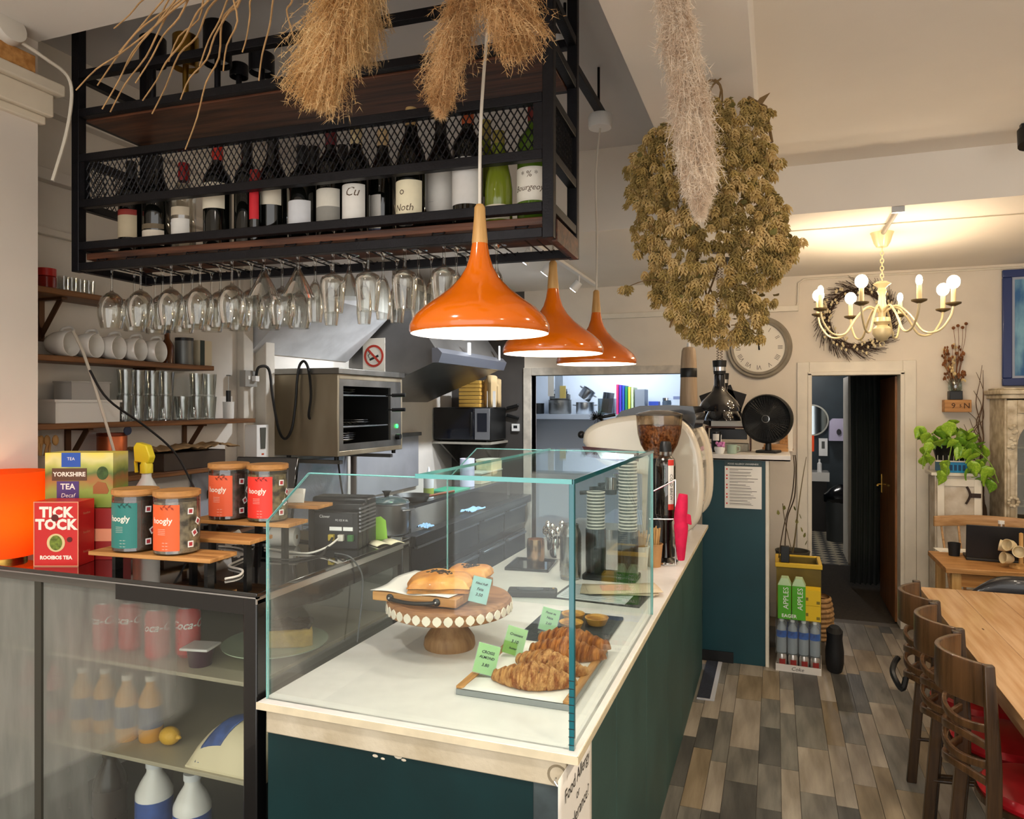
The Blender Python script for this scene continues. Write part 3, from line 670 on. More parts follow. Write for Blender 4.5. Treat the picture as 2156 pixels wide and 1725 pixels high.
pastry('puff_pastry_square','golden filled pastry square behind the front one, partly hidden',(-.975,2.262,ZC+.194),.15,.95,5)
def card(label, loc, rz, col, lines, tilt=-16, w=.062, h=.082):
    t = thing('price_card', label, 'price card', loc, rz, 'price cards in the case')
    X = Matrix.Translation((0,0,.006))@Matrix.Rotation(R(tilt),4,'X')@Matrix.Rotation(R(13),4,'Y')
    MB().bb(-w/2,w/2,-.0012,.0012,.002,h,X).build('card', M('card_'+col,col,.5,var=.05), t, bev=.0005)
    MB().bb(-w/2-.002,w/2+.002,-.0032,-.0022,0,h+.002,X).build('acrylic_sleeve', clear('acrylic','f6faf6',.03,.4,.05), t)
    for i,(s,sz,z) in enumerate(lines):
        MB().text(s,sz,X@Matrix.Translation((0,-.0034,z)),shear=.2,fat=.0002).build('handwriting', M('ink_black','15201a',.6), t, smooth=False, fix=False)
    MB().bb(-w/2,w/2,-.004,.022,0,.0015).build('foot', clear('acrylic','f6faf6',.03,.4,.05), t)
card('pale blue handwritten price card leaning by the filled pastries',(-.865,2.06,ZC+.158),.35,'a9d3d8',[('Filled Puff',.0095,.06),('Feta',.012,.043),('3.50',.013,.026)],-20,.058,.08)
card('green handwritten card beside the sugared croissant at tray front',(-.765,1.865,ZC+.019),.30,'9fd06a',[('CROISS',.011,.06),('ALMOND',.010,.046),('3.80',.012,.026)])
card('green handwritten card reading Croissant between two croissants',(-.745,2.04,ZC+.019),.18,'a6d070',[('Croissant',.0105,.06),('3.10',.013,.04),('butter',.009,.02)])
card('green handwritten card in front of the egg tarts',(-.715,2.30,ZC+.017),.22,'86c46a',[('Pastel de',.0095,.06),('Nata',.011,.044),('2.60',.011,.026)],-18,.06,.075)
# ---- croissant tray
tr = thing('croissant_tray','white paper-lined wooden tray holding croissants','tray',(-.645,1.985,ZC))
MB().bb(-.16,.16,-.215,.215,0,.016).build('tray_base', M('tray_grey','8f9190',.5), tr, bev=.002)
for x in (-.152,.145): MB().bb(x-.008,x+.014,-.213,.213,.016,.024).build('edge_strip', oaky, tr, bev=.002)
MB().grid(lambda u,v: (-.142+.28*u, -.216+.43*v, .0185+.0012*math.sin(v*20)+.001), 6, 16).build('paper_liner', paper, tr, solid=.0006)
def croissant(name, label, loc, rz, s, seed, sugar=False):
    mp = (M('croissant_crust','c27a34',.4,col2='7c3d10',vs=2.2,stretch=(42,9,9),bump=.5,bs=6,coat=.2) if not sugar
          else M('croissant_sugar','cf9a5c',.6,col2='8c4b18',vs=2.6,stretch=(30,16,16),bump=.8,bs=7,detail=7))
    NU, NV = 110, 26
    def fn(v, u):
        x = (u-.5)*2; th = 2*PI*v
        w_ = 4.6*abs(x)**.92+.10*math.cos(th+seed)              # ridge phase: overlapping rolled layers
        saw = 1-(w_-math.floor(w_)); step = .84+.16*saw**.7
        rr = .044*s*(1-.70*abs(x)**1.5)*step
        if abs(x) > .93: rr *= max(.02,(1-abs(x))/.07)**.6
        rr *= 1+.05*noise.noise(Vector((x*6,math.cos(th)*2,math.sin(th)*2+seed)))
        cx = x*.108*s; cy = .034*s*x*x; z = rr*math.sin(th)*.78+rr*.58+.001
        return (cx, cy+rr*math.cos(th)*1.02, max(z,.0008))
    o = MB().grid(fn, NV, NU, closeu=True).build(name, mp, None, loc=loc, rot=(0,0,rz), ang=70)
    return tag(o, label, 'croissant', 'croissants on the tray')
croissant('croissant','front croissant, flaky and dusted with sugar, nearest the tray edge',(-.615,1.84,ZC+.020),.12,1.12,1,True)
croissant('croissant','sugar-dusted croissant lying behind the front one',(-.61,1.955,ZC+.020),-.18,1.08,2,True)
croissant('croissant','glossy brown croissant in the middle of the tray',(-.59,2.075,ZC+.020),.05,1.12,3)
croissant('croissant','glossy brown croissant at the back of the tray, beside egg tarts',(-.60,2.175,ZC+.020),-.05,1.12,4)
sl = tag(MB().bb(-.14,.15,-.185,.185,0,.012).build('slate_tray', M('slate','2d3133',.6,var=.15,vs=25,bump=.3,bs=60), None, bev=.003, loc=(-.665,2.405,ZC)),'dark slate tray holding egg tarts behind the croissants','tray')
def tart(loc, label):
    t = thing('egg_tart', label, 'tart', loc, rnd(0,3), 'egg tarts on the slate')
    MB().lathe([(0,0),(.030,0),(.042,.024),(.0405,.025),(.036,.017),(0,.0165)],28).build('pastry_shell', M('tart_shell','d8aa5c',.5,col2='b37c34',vs=20,bump=.3,bs=60), t)
    MB().lathe([(0,.021),(.02,.0205),(.036,.0175)],24).build('custard', M('custard','e0a63a',.3,col2='7a4313',vs=11), t)
tart((-.655,2.39,ZC+.0125),'egg tart nearest the croissants on the slate')
tart((-.675,2.49,ZC+.0125),'egg tart at the far side of the slate, beside the green card')
tart((-.585,2.47,ZC+.0125),'egg tart on the slate side away from the green card')
# ---- things on the counter behind the case
sc_ = thing('card_terminal','black card payment terminal lying behind the cake stand','card reader',onz(1112,1262,ZC)+Vector((.0,.055,0)),.25)
MB().bb(-.10,.10,-.037,.037,0,.028).build('body', black, sc_, bev=.008,seg=3)
MB().lathe([(0,.029),(.055,.029),(.055,.031),(0,.031)],32,(-.01,-.005,0),sy=.45).build('screen', M('screen_grey','50585c',.2), sc_)
for i in range(3):
    for j in range(3): MB().box((.062+j*.011,-.016+i*.014,.029),(.008,.009,.003)).build('key', M('key_amber' if i==2 and j==2 else 'key_grey','d09a3a' if i==2 and j==2 else '3a3d40',.4), sc_, bev=.001)
cb = thing('menu_clipboard','black clipboard with printed menu sheet beside paper bags','clipboard',(-.66,2.90,ZC),-.06)
MB().bb(-.18,.18,-.13,.12,0,.004).build('board', black, cb, bev=.001)
MB().bb(-.165,.12,-.12,.11,.0042,.005).build('menu_sheet', M('menu_grey','c3c8cc',.6), cb)
for i in range(9): MB().bb(-.15,rnd(.0,.1),.09-i*.023,.093-i*.023,.0051,.0054).build('printed_line', M('ink_grey','6b7076',.7), cb)
pb = thing('paper_bags','flat kraft paper bags with pink print stacked on the counter','paper bag',(-.62,2.985,ZC),.2)
for k in range(3):
    MB().grid(lambda u,v,k=k: (-.15+.3*u+.01*k, -.09+.18*v-.006*k, .002+.003*k+.0065*min(1,(1-v)*2.2)+.006*u*u*(k==2)), 8, 4).build('bag', M('kraft_pale','d6c4a8',.8,var=.05), pb, rot=(0,0,.08*k), solid=.002)
MB().bb(-.07,.05,-.06,.03,.0175,.0182).build('pink_print', M('pink_print','d6a496',.7), pb, rot=(0,R(-1.2),.16))
tr2 = thing('black_tray','glossy black tray under the cutlery jars','tray',onz(1122,1192,ZC),.1)
MB().bb(-.11,.10,-.12,.12,0,.006).bb(-.11,-.104,-.12,.12,.006,.014).bb(.094,.10,-.12,.12,.006,.014).bb(-.104,.094,-.12,-.114,.006,.014).bb(-.104,.094,.114,.12,.006,.014).build('tray', blackg, tr2, bev=.002)
cp = M('copper_steel','b08a6a',.22,metal=1,var=.2,vs=15)
def jar(name, label, loc, r, h, mat, sp=0):
    t = thing(name, label, 'jar', loc)
    MB().lathe([(0,0),(r,0),(r*1.03,.006),(r*1.02,h*.8),(r*.96,h),(r*.90,h),(r*.94,h*.8),(r*.94,.008),(0,.008)],26).build('jar_body', mat, t)
    if sp:
        for k in range(sp):
            a = 2*PI*k/sp+.3; q = r*.55; b = Vector((math.cos(a)*q,math.sin(a)*q,.01)); e = Vector((math.cos(a)*r*1.25,math.sin(a)*r*1.25,h+.018+.016*(k%3)))
            mb = MB().tube([b,e],.0025,5); mb.ball(e+Vector((0,0,.010)),(.015,.009,.021),12,8); mb.build('spoon', chrome, t)
    else:
        MB().lathe([(0,h-.012),(r*.93,h-.012)],20).build('sugar', M('kraft_sugar','b98c5a',.9,var=.2,vs=40), t)
p = onz(1128,1190,ZC+.006); jar('copper_tin','copper steel tin of brown sugar on the black tray',(p.x,p.y,ZC+.0065),.042,.125,cp)
p = onz(1160,1178,ZC+.006); jar('spoon_jar','steel jar packed with upright teaspoons behind the copper tin',(p.x+.01,p.y+.05,ZC+.0065),.043,.10,chrome,13)
vs_ = thing('glass_vase','tall embossed clear glass jar with ribbed pattern beside the cup stand','glass jar',onz(1214,1216,ZC)+Vector((-.02,-.03,0)))
emb = clear('embossed_glass','dfe3e2',.18,.75,.12)
MB().lathe([(0,.003),(.044,0),(.047,.01),(.0475,.03)]+[(.0475+.0016*(i%2),.03+i*.007) for i in range(1,25)]+[(.044,.215),(.036,.23),(.037,.245),(.034,.245),(.033,.23),(.043,.2),(.044,.02),(0,.012)],36).build('jar_body', emb, vs_, fix=False)
MB().lathe([(0,.012),(.042,.012),(.042,.06),(0,.06)],24).build('contents', M('oat_flakes','c9b98f',.9,var=.3,vs=60), vs_)
ch = thing('cup_dispenser','black two-tube holder for takeaway cups on the counter','cup holder',(-.69,3.19,ZC))
MB().bb(-.118,.122,-.065,.065,0,.025).build('base', black, ch, bev=.006)
cw = M('cup_white','ece6da',.55); cg = M('cup_grey','5c6058',.6)
for x in (-.07,.075):
    MB().lathe([(.046,.025),(.046,.22),(.0435,.22),(.0435,.025)],28,(x,0,0)).build('tube', M('smoky_plastic','1c2125',.15,coat=.5), ch)
def cups(x, n, z0, label, grp):
    for i in range(n):
        t = thing('paper_cup', label, 'paper cup', (-.69+x,3.19,ZC+z0+i*.0145), 0, grp)
        MB().lathe([(0,.004),(.029,.004),(.0305,0),(.0395,.088),(.038,.088),(.029,.006),(0,.006)],24).build('cup_wall', cg, t)
        MB().lathe([(.0393,.0865),(.0418,.087),(.0418,.0915),(.0393,.092)],24).build('rolled_rim', cw, t)
cups(-.07,12,.135,'grey paper cup with white rim in the shorter stack','cups of the short stack')
cups(.075,24,.10,'grey paper cup with white rim in the taller stack','cups of the tall stack')
sc2 = thing('stirrer_cup','white paper cup full of wooden stirrers beside the cup stand','stirrer cup',(-.60,3.42,ZC))
MB().lathe([(0,.003),(.03,.003),(.031,0),(.041,.105),(.043,.106),(.043,.11),(.039,.11),(.029,.006),(0,.006)],26).build('cup_wall', cw, sc2)
for k in range(24):
    a = rnd(0,6.28); q = rnd(0,.026); tl = Vector((rnd(-.028,.03),rnd(-.02,.02),rnd(.15,.175)))
    b = Vector((math.cos(a)*q*.7,math.sin(a)*q*.7,.008)); d = (b+tl-b).normalized()
    MB().bb(-.003,.003,-.0007,.0007,0,tl.length,Matrix.Translation(b)@Vector((0,0,1)).rotation_difference(d).to_matrix().to_4x4()).build('wooden_stirrer', oakz, sc2)
wc = thing('kraft_cup','kraft paper cup holding more wooden stirrers','stirrer cup',(-.548,3.50,ZC))
MB().lathe([(0,.003),(.03,.003),(.031,0),(.041,.105),(.043,.106),(.043,.11),(.039,.11),(.029,.006),(0,.006)],26).build('cup_wall', M('kraft','b98d5c',.8,var=.1), wc)
for k in range(14):
    tl = Vector((rnd(-.015,.022),rnd(-.02,.02),rnd(.16,.185))); b = Vector((rnd(-.018,.018),rnd(-.018,.018),.008)); d = tl.normalized()
    MB().bb(-.003,.003,-.0007,.0007,0,tl.length,Matrix.Translation(b)@Vector((0,0,1)).rotation_difference(d).to_matrix().to_4x4()).build('wooden_stirrer', oakz, wc)
# ================================================================ drinks fridge beside the counter
FX0, FX1, FY0, FY1, FZ = -2.43, -1.29, 1.57, 2.42, 1.2
FW, FD = FX1-FX0, FY1-FY0
fr = thing('display_fridge','black framed display fridge with misted glass front beside the counter','fridge',(FX0,FY0,0))
blk = M('fridge_black','0c0c0d',.25,coat=.3)
MB().bb(0,FW,0,FD,FZ-.012,FZ).build('top_glass', M('fridge_top','08090a',.04,coat=1), fr, bev=.002)
MB().bb(0,FW,.0,.012,FZ-.016,FZ-.012).bb(FW-.004,FW,0,FD,FZ-.03,FZ-.012).build('top_trim', steel, fr)
for (x0,x1,y0,y1) in ((FW-.045,FW,0,.04),(FW-.045,FW,FD-.05,FD),(0,.045,0,.04),(0,.045,FD-.05,FD)):
    MB().bb(x0,x1,y0,y1,.1,FZ-.016).build('post', blk, fr, bev=.004)
MB().bb(.045,FW-.045,FD-.04,FD-.01,.25,FZ-.03).build('back_panel', M('fridge_liner','a9aaa4',.4), fr)
MB().bb(.0,.03,.04,FD-.05,.25,FZ-.03).build('left_panel', M('fridge_liner','a9aaa4',.4), fr)
MB().bb(0,FW,0,FD,.0,.30).build('plinth', blk, fr, bev=.004)
MB().bb(FW*.56,FW-.045,.004,.03,FZ-.062,FZ-.016).build('header', blk, fr)
MB().bb(.045,FW*.56,.01,.03,FZ-.04,FZ-.016).build('header', M('fridge_grey','57534c',.4), fr)
MB().bb(FW-.03,FW-.004,.04,FD-.05,FZ-.085,FZ-.03).build('side_header', blk, fr)
MB().bb(FW-.03,FW-.004,.04,FD-.05,.30,.36).build('side_sill', blk, fr)
MB().bb(.30,.328,.012,.03,.30,FZ-.04).build('door_seal', M('seal','3a382f',.6), fr)
def fogged():
    m = bpy.data.materials.new('misted_glass'); nt, N, K = nodes_of(m); N.remove(N['Principled BSDF']); out = N['Material Output']
    t = N.new('ShaderNodeBsdfTransparent'); t.inputs[0].default_value = (.9,.93,.9,1)
    g = N.new('ShaderNodeBsdfGlossy'); g.inputs['Roughness'].default_value = .05
    d = N.new('ShaderNodeBsdfDiffuse'); d.inputs[0].default_value = (.50,.50,.44,1)
    tl = N.new('ShaderNodeBsdfTranslucent'); tl.inputs[0].default_value = (.62,.63,.56,1)
    a = N.new('ShaderNodeMixShader'); a.inputs[0].default_value = .5; K.new(d.outputs[0],a.inputs[1]); K.new(tl.outputs[0],a.inputs[2])
    tc = N.new('ShaderNodeTexCoord'); sp = N.new('ShaderNodeSeparateXYZ'); K.new(tc.outputs['Object'], sp.inputs[0])
    def mth(op, x, y=None, c=None):
        n = N.new('ShaderNodeMath'); n.operation = op
        for i, q in enumerate((x,y)):
            if q is None: continue
            if hasattr(q,'is_output'): K.new(q, n.inputs[i])
            else: n.inputs[i].default_value = q
        n.use_clamp = bool(c); return n.outputs[0]
    # condensation lies above a slanting wiped line and fades towards the door edge
    lx = mth('MULTIPLY', mth('ADD', sp.outputs[0], -.557), .52); lz = mth('SUBTRACT', mth('SUBTRACT', sp.outputs[2], .674), lx)
    m1 = mth('MULTIPLY', mth('ADD', lz, .03), 22, True)
    m2 = mth('MULTIPLY', mth('SUBTRACT', .955, sp.outputs[0]), 7, True)
    m3 = mth('MULTIPLY', mth('SUBTRACT', .62, sp.outputs[0]), 9, True)
    mm = mth('MAXIMUM', mth('MULTIPLY', m1, m2), mth('MULTIPLY', m3, .62))
    n = N.new('ShaderNodeTexNoise'); n.inputs['Scale'].default_value = 5; n.inputs['Detail'].default_value = 5
    mp = N.new('ShaderNodeMapping'); mp.inputs['Scale'].default_value = (3,1,.7); K.new(tc.outputs['Object'], mp.inputs[0]); K.new(mp.outputs[0], n.inputs['Vector'])
    left = mth('MULTIPLY', mth('SUBTRACT', .75, sp.outputs[0]), .55, True)
    f = mth('MULTIPLY', mm, mth('ADD', mth('ADD', mth('MULTIPLY', n.outputs['Fac'], .75), .14), left), True)
    f = mth('MINIMUM', f, .93)
    f = mth('MAXIMUM', f, .10)
    lw = N.new('ShaderNodeLayerWeight'); lw.inputs[0].default_value = .25
    p = N.new('ShaderNodeMixShader'); K.new(mth('MULTIPLY', lw.outputs['Fresnel'], .35), p.inputs[0]); K.new(t.outputs[0],p.inputs[1]); K.new(g.outputs[0],p.inputs[2])
    x = N.new('ShaderNodeMixShader'); K.new(f, x.inputs[0]); K.new(p.outputs[0],x.inputs[1]); K.new(a.outputs[0],x.inputs[2]); K.new(x.outputs[0], out.inputs[0])
    return m
MB().quad((.045,.02,.30),(FW-.045,.02,.30),(FW-.045,.02,FZ-.03),(.045,.02,FZ-.03)).build('front_glass', fogged(), fr, smooth=False)
MB().quad((FW-.012,.04,.36),(FW-.012,FD-.05,.36),(FW-.012,FD-.05,FZ-.085),(FW-.012,.04,FZ-.085)).build('side_glass', clear('fridge_side_glass','d9dcdb',.06,.4,.03), fr, smooth=False)
SZ = (.93,.655,.33)
for z in SZ[:2]: MB().bb(.04,FW-.06,.06,FD-.06,z-.012,z).build('shelf', M('fridge_shelf','a39c86',.35), fr, bev=.002)
def fp(px,py,z): return onz(px,py,z)
canr = M('can_red','c8151f',.3,var=.1,coat=.3)
for i,(px,dy) in enumerate(((222,0),(276,.03),(332,.0),(396,.05))):
    p = ony(px,1380,1.70+dy)
    t = thing('cola_can','red drinks can with white script on the upper fridge shelf','can',(p.x,1.70+dy,SZ[0]),.5+.25*i,'red cans in the fridge')
    MB().lathe([(0,.004),(.026,.0),(.036,.012),(.036,.132),(.028,.146),(.028,.150),(0,.148)],26).build('can_body', canr, t)
    MB().lathe([(.0275,.147),(.0285,.150),(.0275,.1525),(.025,.149),(0,.149)],24).build('lid', steel, t)
    MB().text('Coca-Cola',.034,Matrix.Translation((0,0,.10)),bend=.0366,a0=-.1,shear=.4,fat=.0006).build('script_print', white, t, smooth=False, fix=False)
def drink(name, label, px, y, z, r, h, col, cap, lcol, grp):
    p = ony(px,1500,y)
    t = thing(name, label, 'bottle', (max(p.x,-2.36),y,z), 0, grp)
    MB().lathe([(0,.002),(r*.9,0),(r,.008),(r,h*.62),(r*.75,h*.74),(r*.42,h*.86),(r*.40,h*.93)],22).build('bottle_body', M('drink_'+col,col,.25,coat=.3), t)
    MB().lathe([(0,h*.92),(r*.46,h*.92),(r*.46,h),(0,h)],18).build('cap', M('cap_'+cap,cap,.4), t)
    MB().lathe([(r+.0006,h*.22),(r+.0006,h*.55)],22).build('wrap_label', M('wrap_'+lcol,lcol,.5,var=.15,vs=30), t, fix=False)
for i,px in enumerate((175,222,268,318)):
    drink('juice_bottle','amber juice bottle with blue wrap label on the middle fridge shelf',px,1.72+.02*(i%2),SZ[1],.036,.2,'d79a3c','e9e4da','48587a','amber bottles in the fridge')
for i,px in enumerate((30,118)):
    drink('pink_bottle','pink drink bottle with dark label on the middle fridge shelf',px,1.74,SZ[1],.036,.2,'cf6a72','8b4a4a','5a4a55','pink bottles in the fridge')
for i,(px,y) in enumerate(((325,1.76),(405,1.74))):
    drink('milk_bottle','white milk bottle with blue wrap on the fridge floor',px,y,SZ[2],.055,.25,'e6e6e2','dfe3e6','3557a0','milk bottles in the fridge')
drink('dark_bottle','dark bottle standing on the fridge floor beside milk',ony(225,1650,1.75) and 232,1.75,SZ[2],.05,.26,'2b2320','1d1a18','3a302b','dark bottles in the fridge')
lm_ = thing('lemon','yellow lemon on the middle fridge shelf','lemon',(ony(318,1500,1.74).x+.085,1.73,SZ[1]+.028))
MB().ball((0,0,0),(.034,.027,.027),16,10).build('fruit', M('lemon_peel','d9a92c',.4,bump=.2,bs=120), lm_); MB().cyl((.032,0,0),(.042,0,0),.008,.004).build('tip', M('lemon_peel','d9a92c',.4), lm_)
mk_ = thing('milk_pouch','large cream milk pouch with blue label lying on the middle shelf','pouch',(-1.47,1.74,SZ[1]))
MB().grid(lambda u,v: (-.13+.28*u, -.10+.2*v, .004+.115*math.sin(PI*min(1,max(0,v)))**.5*math.sin(PI*min(1,max(0,u)))**.35), 20, 14).build('pouch_top', M('cream_pouch','d9cfae',.4,var=.05), mk_)
MB().bb(-.13,.15,-.10,.10,.0,.006).build('pouch_base', M('cream_pouch','d9cfae',.4), mk_)
MB().grid(lambda u,v: (-.1+.07*u+.06*v, -.095+.13*v, .012+.113*math.sin(PI*min(1,max(.001,v*.65)))**.5*math.sin(PI*(.108+.25*u+.21*v))**.35), 8, 8).build('blue_label', M('blue_label','31508f',.4,var=.3,vs=30), mk_, solid=.001)
pl = thing('cake_plate','pale green plate carrying cake in the fridge','plate',(-1.465,1.87,SZ[0]))
MB().lathe([(0,.012),(.09,.012),(.13,.02),(.158,.03),(.16,.034),(.12,.026),(.085,.018),(0,.018)],40).build('dish', M('plate_green','bccfb4',.25,coat=.3), pl)
ck = thing('cake_slice','yellow sponge cake piece with dark topping on the green plate','cake',(-1.45,1.90,SZ[0]+.019),.5)
MB().prism([(-.09,-.05),(.09,-.06),(.07,.06),(-.07,.055)],0,.055).build('sponge', M('sponge','d8b25e',.8,var=.15,vs=40,bump=.4,bs=80), ck, bev=.006)
MB().grid(lambda u,v: (-.085+.165*u, -.05+.1*v, .058+.012*noise.noise(Vector((u*6,v*6,1)))+.008*math.sin(u*PI)*math.sin(v*PI)), 16, 12).build('topping', M('dark_topping','2b2118',.6,bump=.5,bs=80), ck, solid=.008)
dd = thing('dip_tub','small dark tub with white lid on the upper fridge shelf','tub',(-1.60,1.70,SZ[0]),.2)
MB().lathe([(0,0),(.032,0),(.038,.05),(0,.05)],22).build('tub', M('tub_dark','3c1f30',.3), dd); MB().bb(-.045,.045,-.04,.04,.05,.058).build('lid', white, dd, bev=.004)
# ================================================================ tea things on the fridge
lp = thing('orange_table_lamp','lit orange drum lamp standing on the fridge','lamp',(-2.325,1.63,FZ))
MB().lathe([(0,0),(.06,0),(.06,.012),(.012,.02),(.01,.1),(0,.1)],24).build('base', brass, lp)
shm = M('orange_shade','e85f10',.8); _nt, _N, _K = nodes_of(shm); _t = _N.new('ShaderNodeBsdfTranslucent'); _t.inputs[0].default_value = (*lin('ff5e0c'),1)
_m = _N.new('ShaderNodeMixShader'); _m.inputs[0].default_value = .6; _K.new(_N['Principled BSDF'].outputs[0], _m.inputs[1]); _K.new(_t.outputs[0], _m.inputs[2]); _K.new(_m.outputs[0], _N['Material Output'].inputs[0])
MB().lathe([(.088,.018),(.118,.285)],40).build('lamp_shade', shm, lp, fix=False)
MB().ball((0,0,.16),.028).cyl((0,0,.09),(0,0,.14),.014).build('bulb', M('bulb_warm','ffd9a0',.5,em='ffc47a',es=9), lp)
light('lamp_light','POINT',(0,0,.16),1.3,WARM,.03,parent=lp)
def teabox(name, label, px, py, z, w, d, h, rz, mat, y=None):
    p = onz(px,py,z) if y is None else ony(px,py,y)
    c_, s_ = math.cos(rz), math.sin(rz); t = thing(name, label, 'tea box', (p.x-s_*d/2, p.y+c_*d/2, z), rz)
    MB().bb(-w/2,w/2,-d/2,d/2,0,h).build('carton', mat, t, bev=.0012)
    return t
redb = M('tea_red','c81f1c',.4,var=.05); rede = M('tea_edge','d98d6a',.5)
t = teabox('rooibos_tea_box','red tea carton lettered TICK TOCK with round leaf emblem','x' and 118,1193,FZ,.139,.085,.2,R(20),redb)
fy = -.0428
fr_ = lambda x,z: Matrix.Translation((x,fy-.0004,z))
MB().bb(-.0695,-.0665,fy-.0003,fy,.0,.2).bb(.0665,.0695,fy-.0003,fy,.0,.2).bb(-.0665,.0665,fy-.0003,fy,.197,.2).bb(-.0665,.0665,fy-.0003,fy,0,.003).build('printed_border', rede, t)
lw_ = M('print_cream','f2e4d4',.6)
for s,z in (('TICK',.166),('TOCK',.128)): MB().text(s,.043,fr_(0,z),fat=.0022,sp=1.08).build('lettering', lw_, t, smooth=False, fix=False)
MB().text('ROOIBOS TEA',.0155,fr_(0,.027),fat=.0008).build('lettering', lw_, t, smooth=False, fix=False)
XF = lambda x,z,y=fy: Matrix.Translation((x,y,z))@Matrix.Rotation(R(90),4,'X')
MB().lathe([(0,.0006),(.028,.0006),(.028,0)],28,X=XF(0,.073)).build('emblem', M('print_sand','d9c08a',.6), t)
MB().lathe([(0,.0010),(.023,.0010),(.023,.0006)],24,X=XF(0,.073),sx=.85).build('emblem_leaves', M('print_leaf','6b7a2a',.7,var=.4,vs=90), t)
for (x,z,r) in ((-.003,.15,.011),(.042,.083,.008)): MB().lathe([(0,.0012),(r,.0012),(r,0)],20,X=XF(x,z)).build('emblem_dot', M('print_brown_dot','5a1a14',.6), t)
for k in range(3):
    XS = Matrix.Translation((.0699,0,.16-.06*k))@rotz(R(90))
    MB().text('Rooibos',.011,XS).build('side_print', rede, t, smooth=False, fix=False)
yb = onz(118,1193,FZ)
t2 = teabox('red_tea_box','plain dark red tea carton behind the lettered red carton',0,0,FZ,.17,.1,.155,R(16),M('tea_dark_red','8c1d1a',.4)) if False else None
rb_ = thing('red_tea_box','dark red carton supporting the green and yellow tea box','tea box',(-2.115,1.765,FZ),R(20))
MB().bb(-.105,.105,-.05,.05,0,.165).build('carton', M('tea_dark_red','8c1d1a',.4), rb_, bev=.0012)
MB().bb(-.104,.104,-.0505,-.05,.06,.10).build('printed_band', rede, rb_)
def landscape():
    m = bpy.data.materials.new('landscape_print'); nt, N, K = nodes_of(m); b = N['Principled BSDF']; b.inputs['Roughness'].default_value = .45
    tc = N.new('ShaderNodeTexCoord'); sp = N.new('ShaderNodeSeparateXYZ'); K.new(tc.outputs['Object'], sp.inputs[0])
    n = N.new('ShaderNodeTexNoise'); n.inputs['Scale'].default_value = 14; K.new(tc.outputs['Object'], n.inputs['Vector'])
    a = N.new('ShaderNodeMath'); a.operation = 'MULTIPLY_ADD'; a.inputs[1].default_value = .07; K.new(n.outputs['Fac'], a.inputs[0]); K.new(sp.outputs[2], a.inputs[2])
    r = N.new('ShaderNodeValToRGB'); e = r.color_ramp.elements; K.new(a.outputs[0], r.inputs[0])
    e[0].position = .04; e[0].color = (*lin('6c7f2e'),1); e[1].position = .22; e[1].color = (*lin('e8cf4a'),1)
    for p, c in ((.09,'8a9a3c'),(.12,'a3672e'),(.14,'5c7030'),(.17,'b3b454'),(.19,'d9cf86')): q = e.new(p); q.color = (*lin(c),1)
    K.new(r.outputs[0], b.inputs['Base Color']); return m
yk = thing('yorkshire_tea_box','yellow and green tea carton with countryside picture and brown title band','tea box',(-2.135,1.768,FZ+.166),R(22))
MB().bb(-.108,.108,-.05,.05,0,.178).build('carton', landscape(), yk, bev=.0012)
MB().bb(-.055,.005,-.0512,-.05,.132,.178).build('blue_panel', M('print_blue','2450a8',.5), yk)
MB().text('TEA',.014,Matrix.Translation((-.025,-.0514,.158))).build('lettering', lw_, yk, smooth=False, fix=False)
MB().bb(-.085,.025,-.0512,-.05,.088,.128).build('brown_band', M('print_brownband','5b3a22',.5), yk)
MB().text('YORKSHIRE',.0195,Matrix.Translation((-.03,-.0516,.108)),fat=.0006).build('lettering', lw_, yk, smooth=False, fix=False)
MB().bb(-.07,.0,-.0512,-.05,.0,.086).build('purple_band', M('print_purple','4b3470',.5), yk)
MB().text('TEA',.026,Matrix.Translation((-.035,-.0516,.068)),fat=.0006).build('lettering', lw_, yk, smooth=False, fix=False)
MB().text('Decaf',.019,Matrix.Translation((-.035,-.0516,.04)),shear=.2).build('lettering', lw_, yk, smooth=False, fix=False)
MB().prism([(.045,.045),(.045,.07),(.06,.085),(.085,.08),(.095,.055),(.09,.045)],-.0512,-.05,Matrix.Rotation(R(90),4,'X')@Matrix.Scale(-1,4,(0,0,1))).build('barn_picture', M('print_barn','9a5a2c',.6), yk)
MB().lathe([(0,.0512),(.018,.0512),(.018,.05)],18,X=Matrix.Translation((.075,0,.112))@Matrix.Rotation(R(90),4,'X'),sy=1.2).build('tree_picture', M('print_tree','3c5226',.7,var=.3,vs=60), yk)
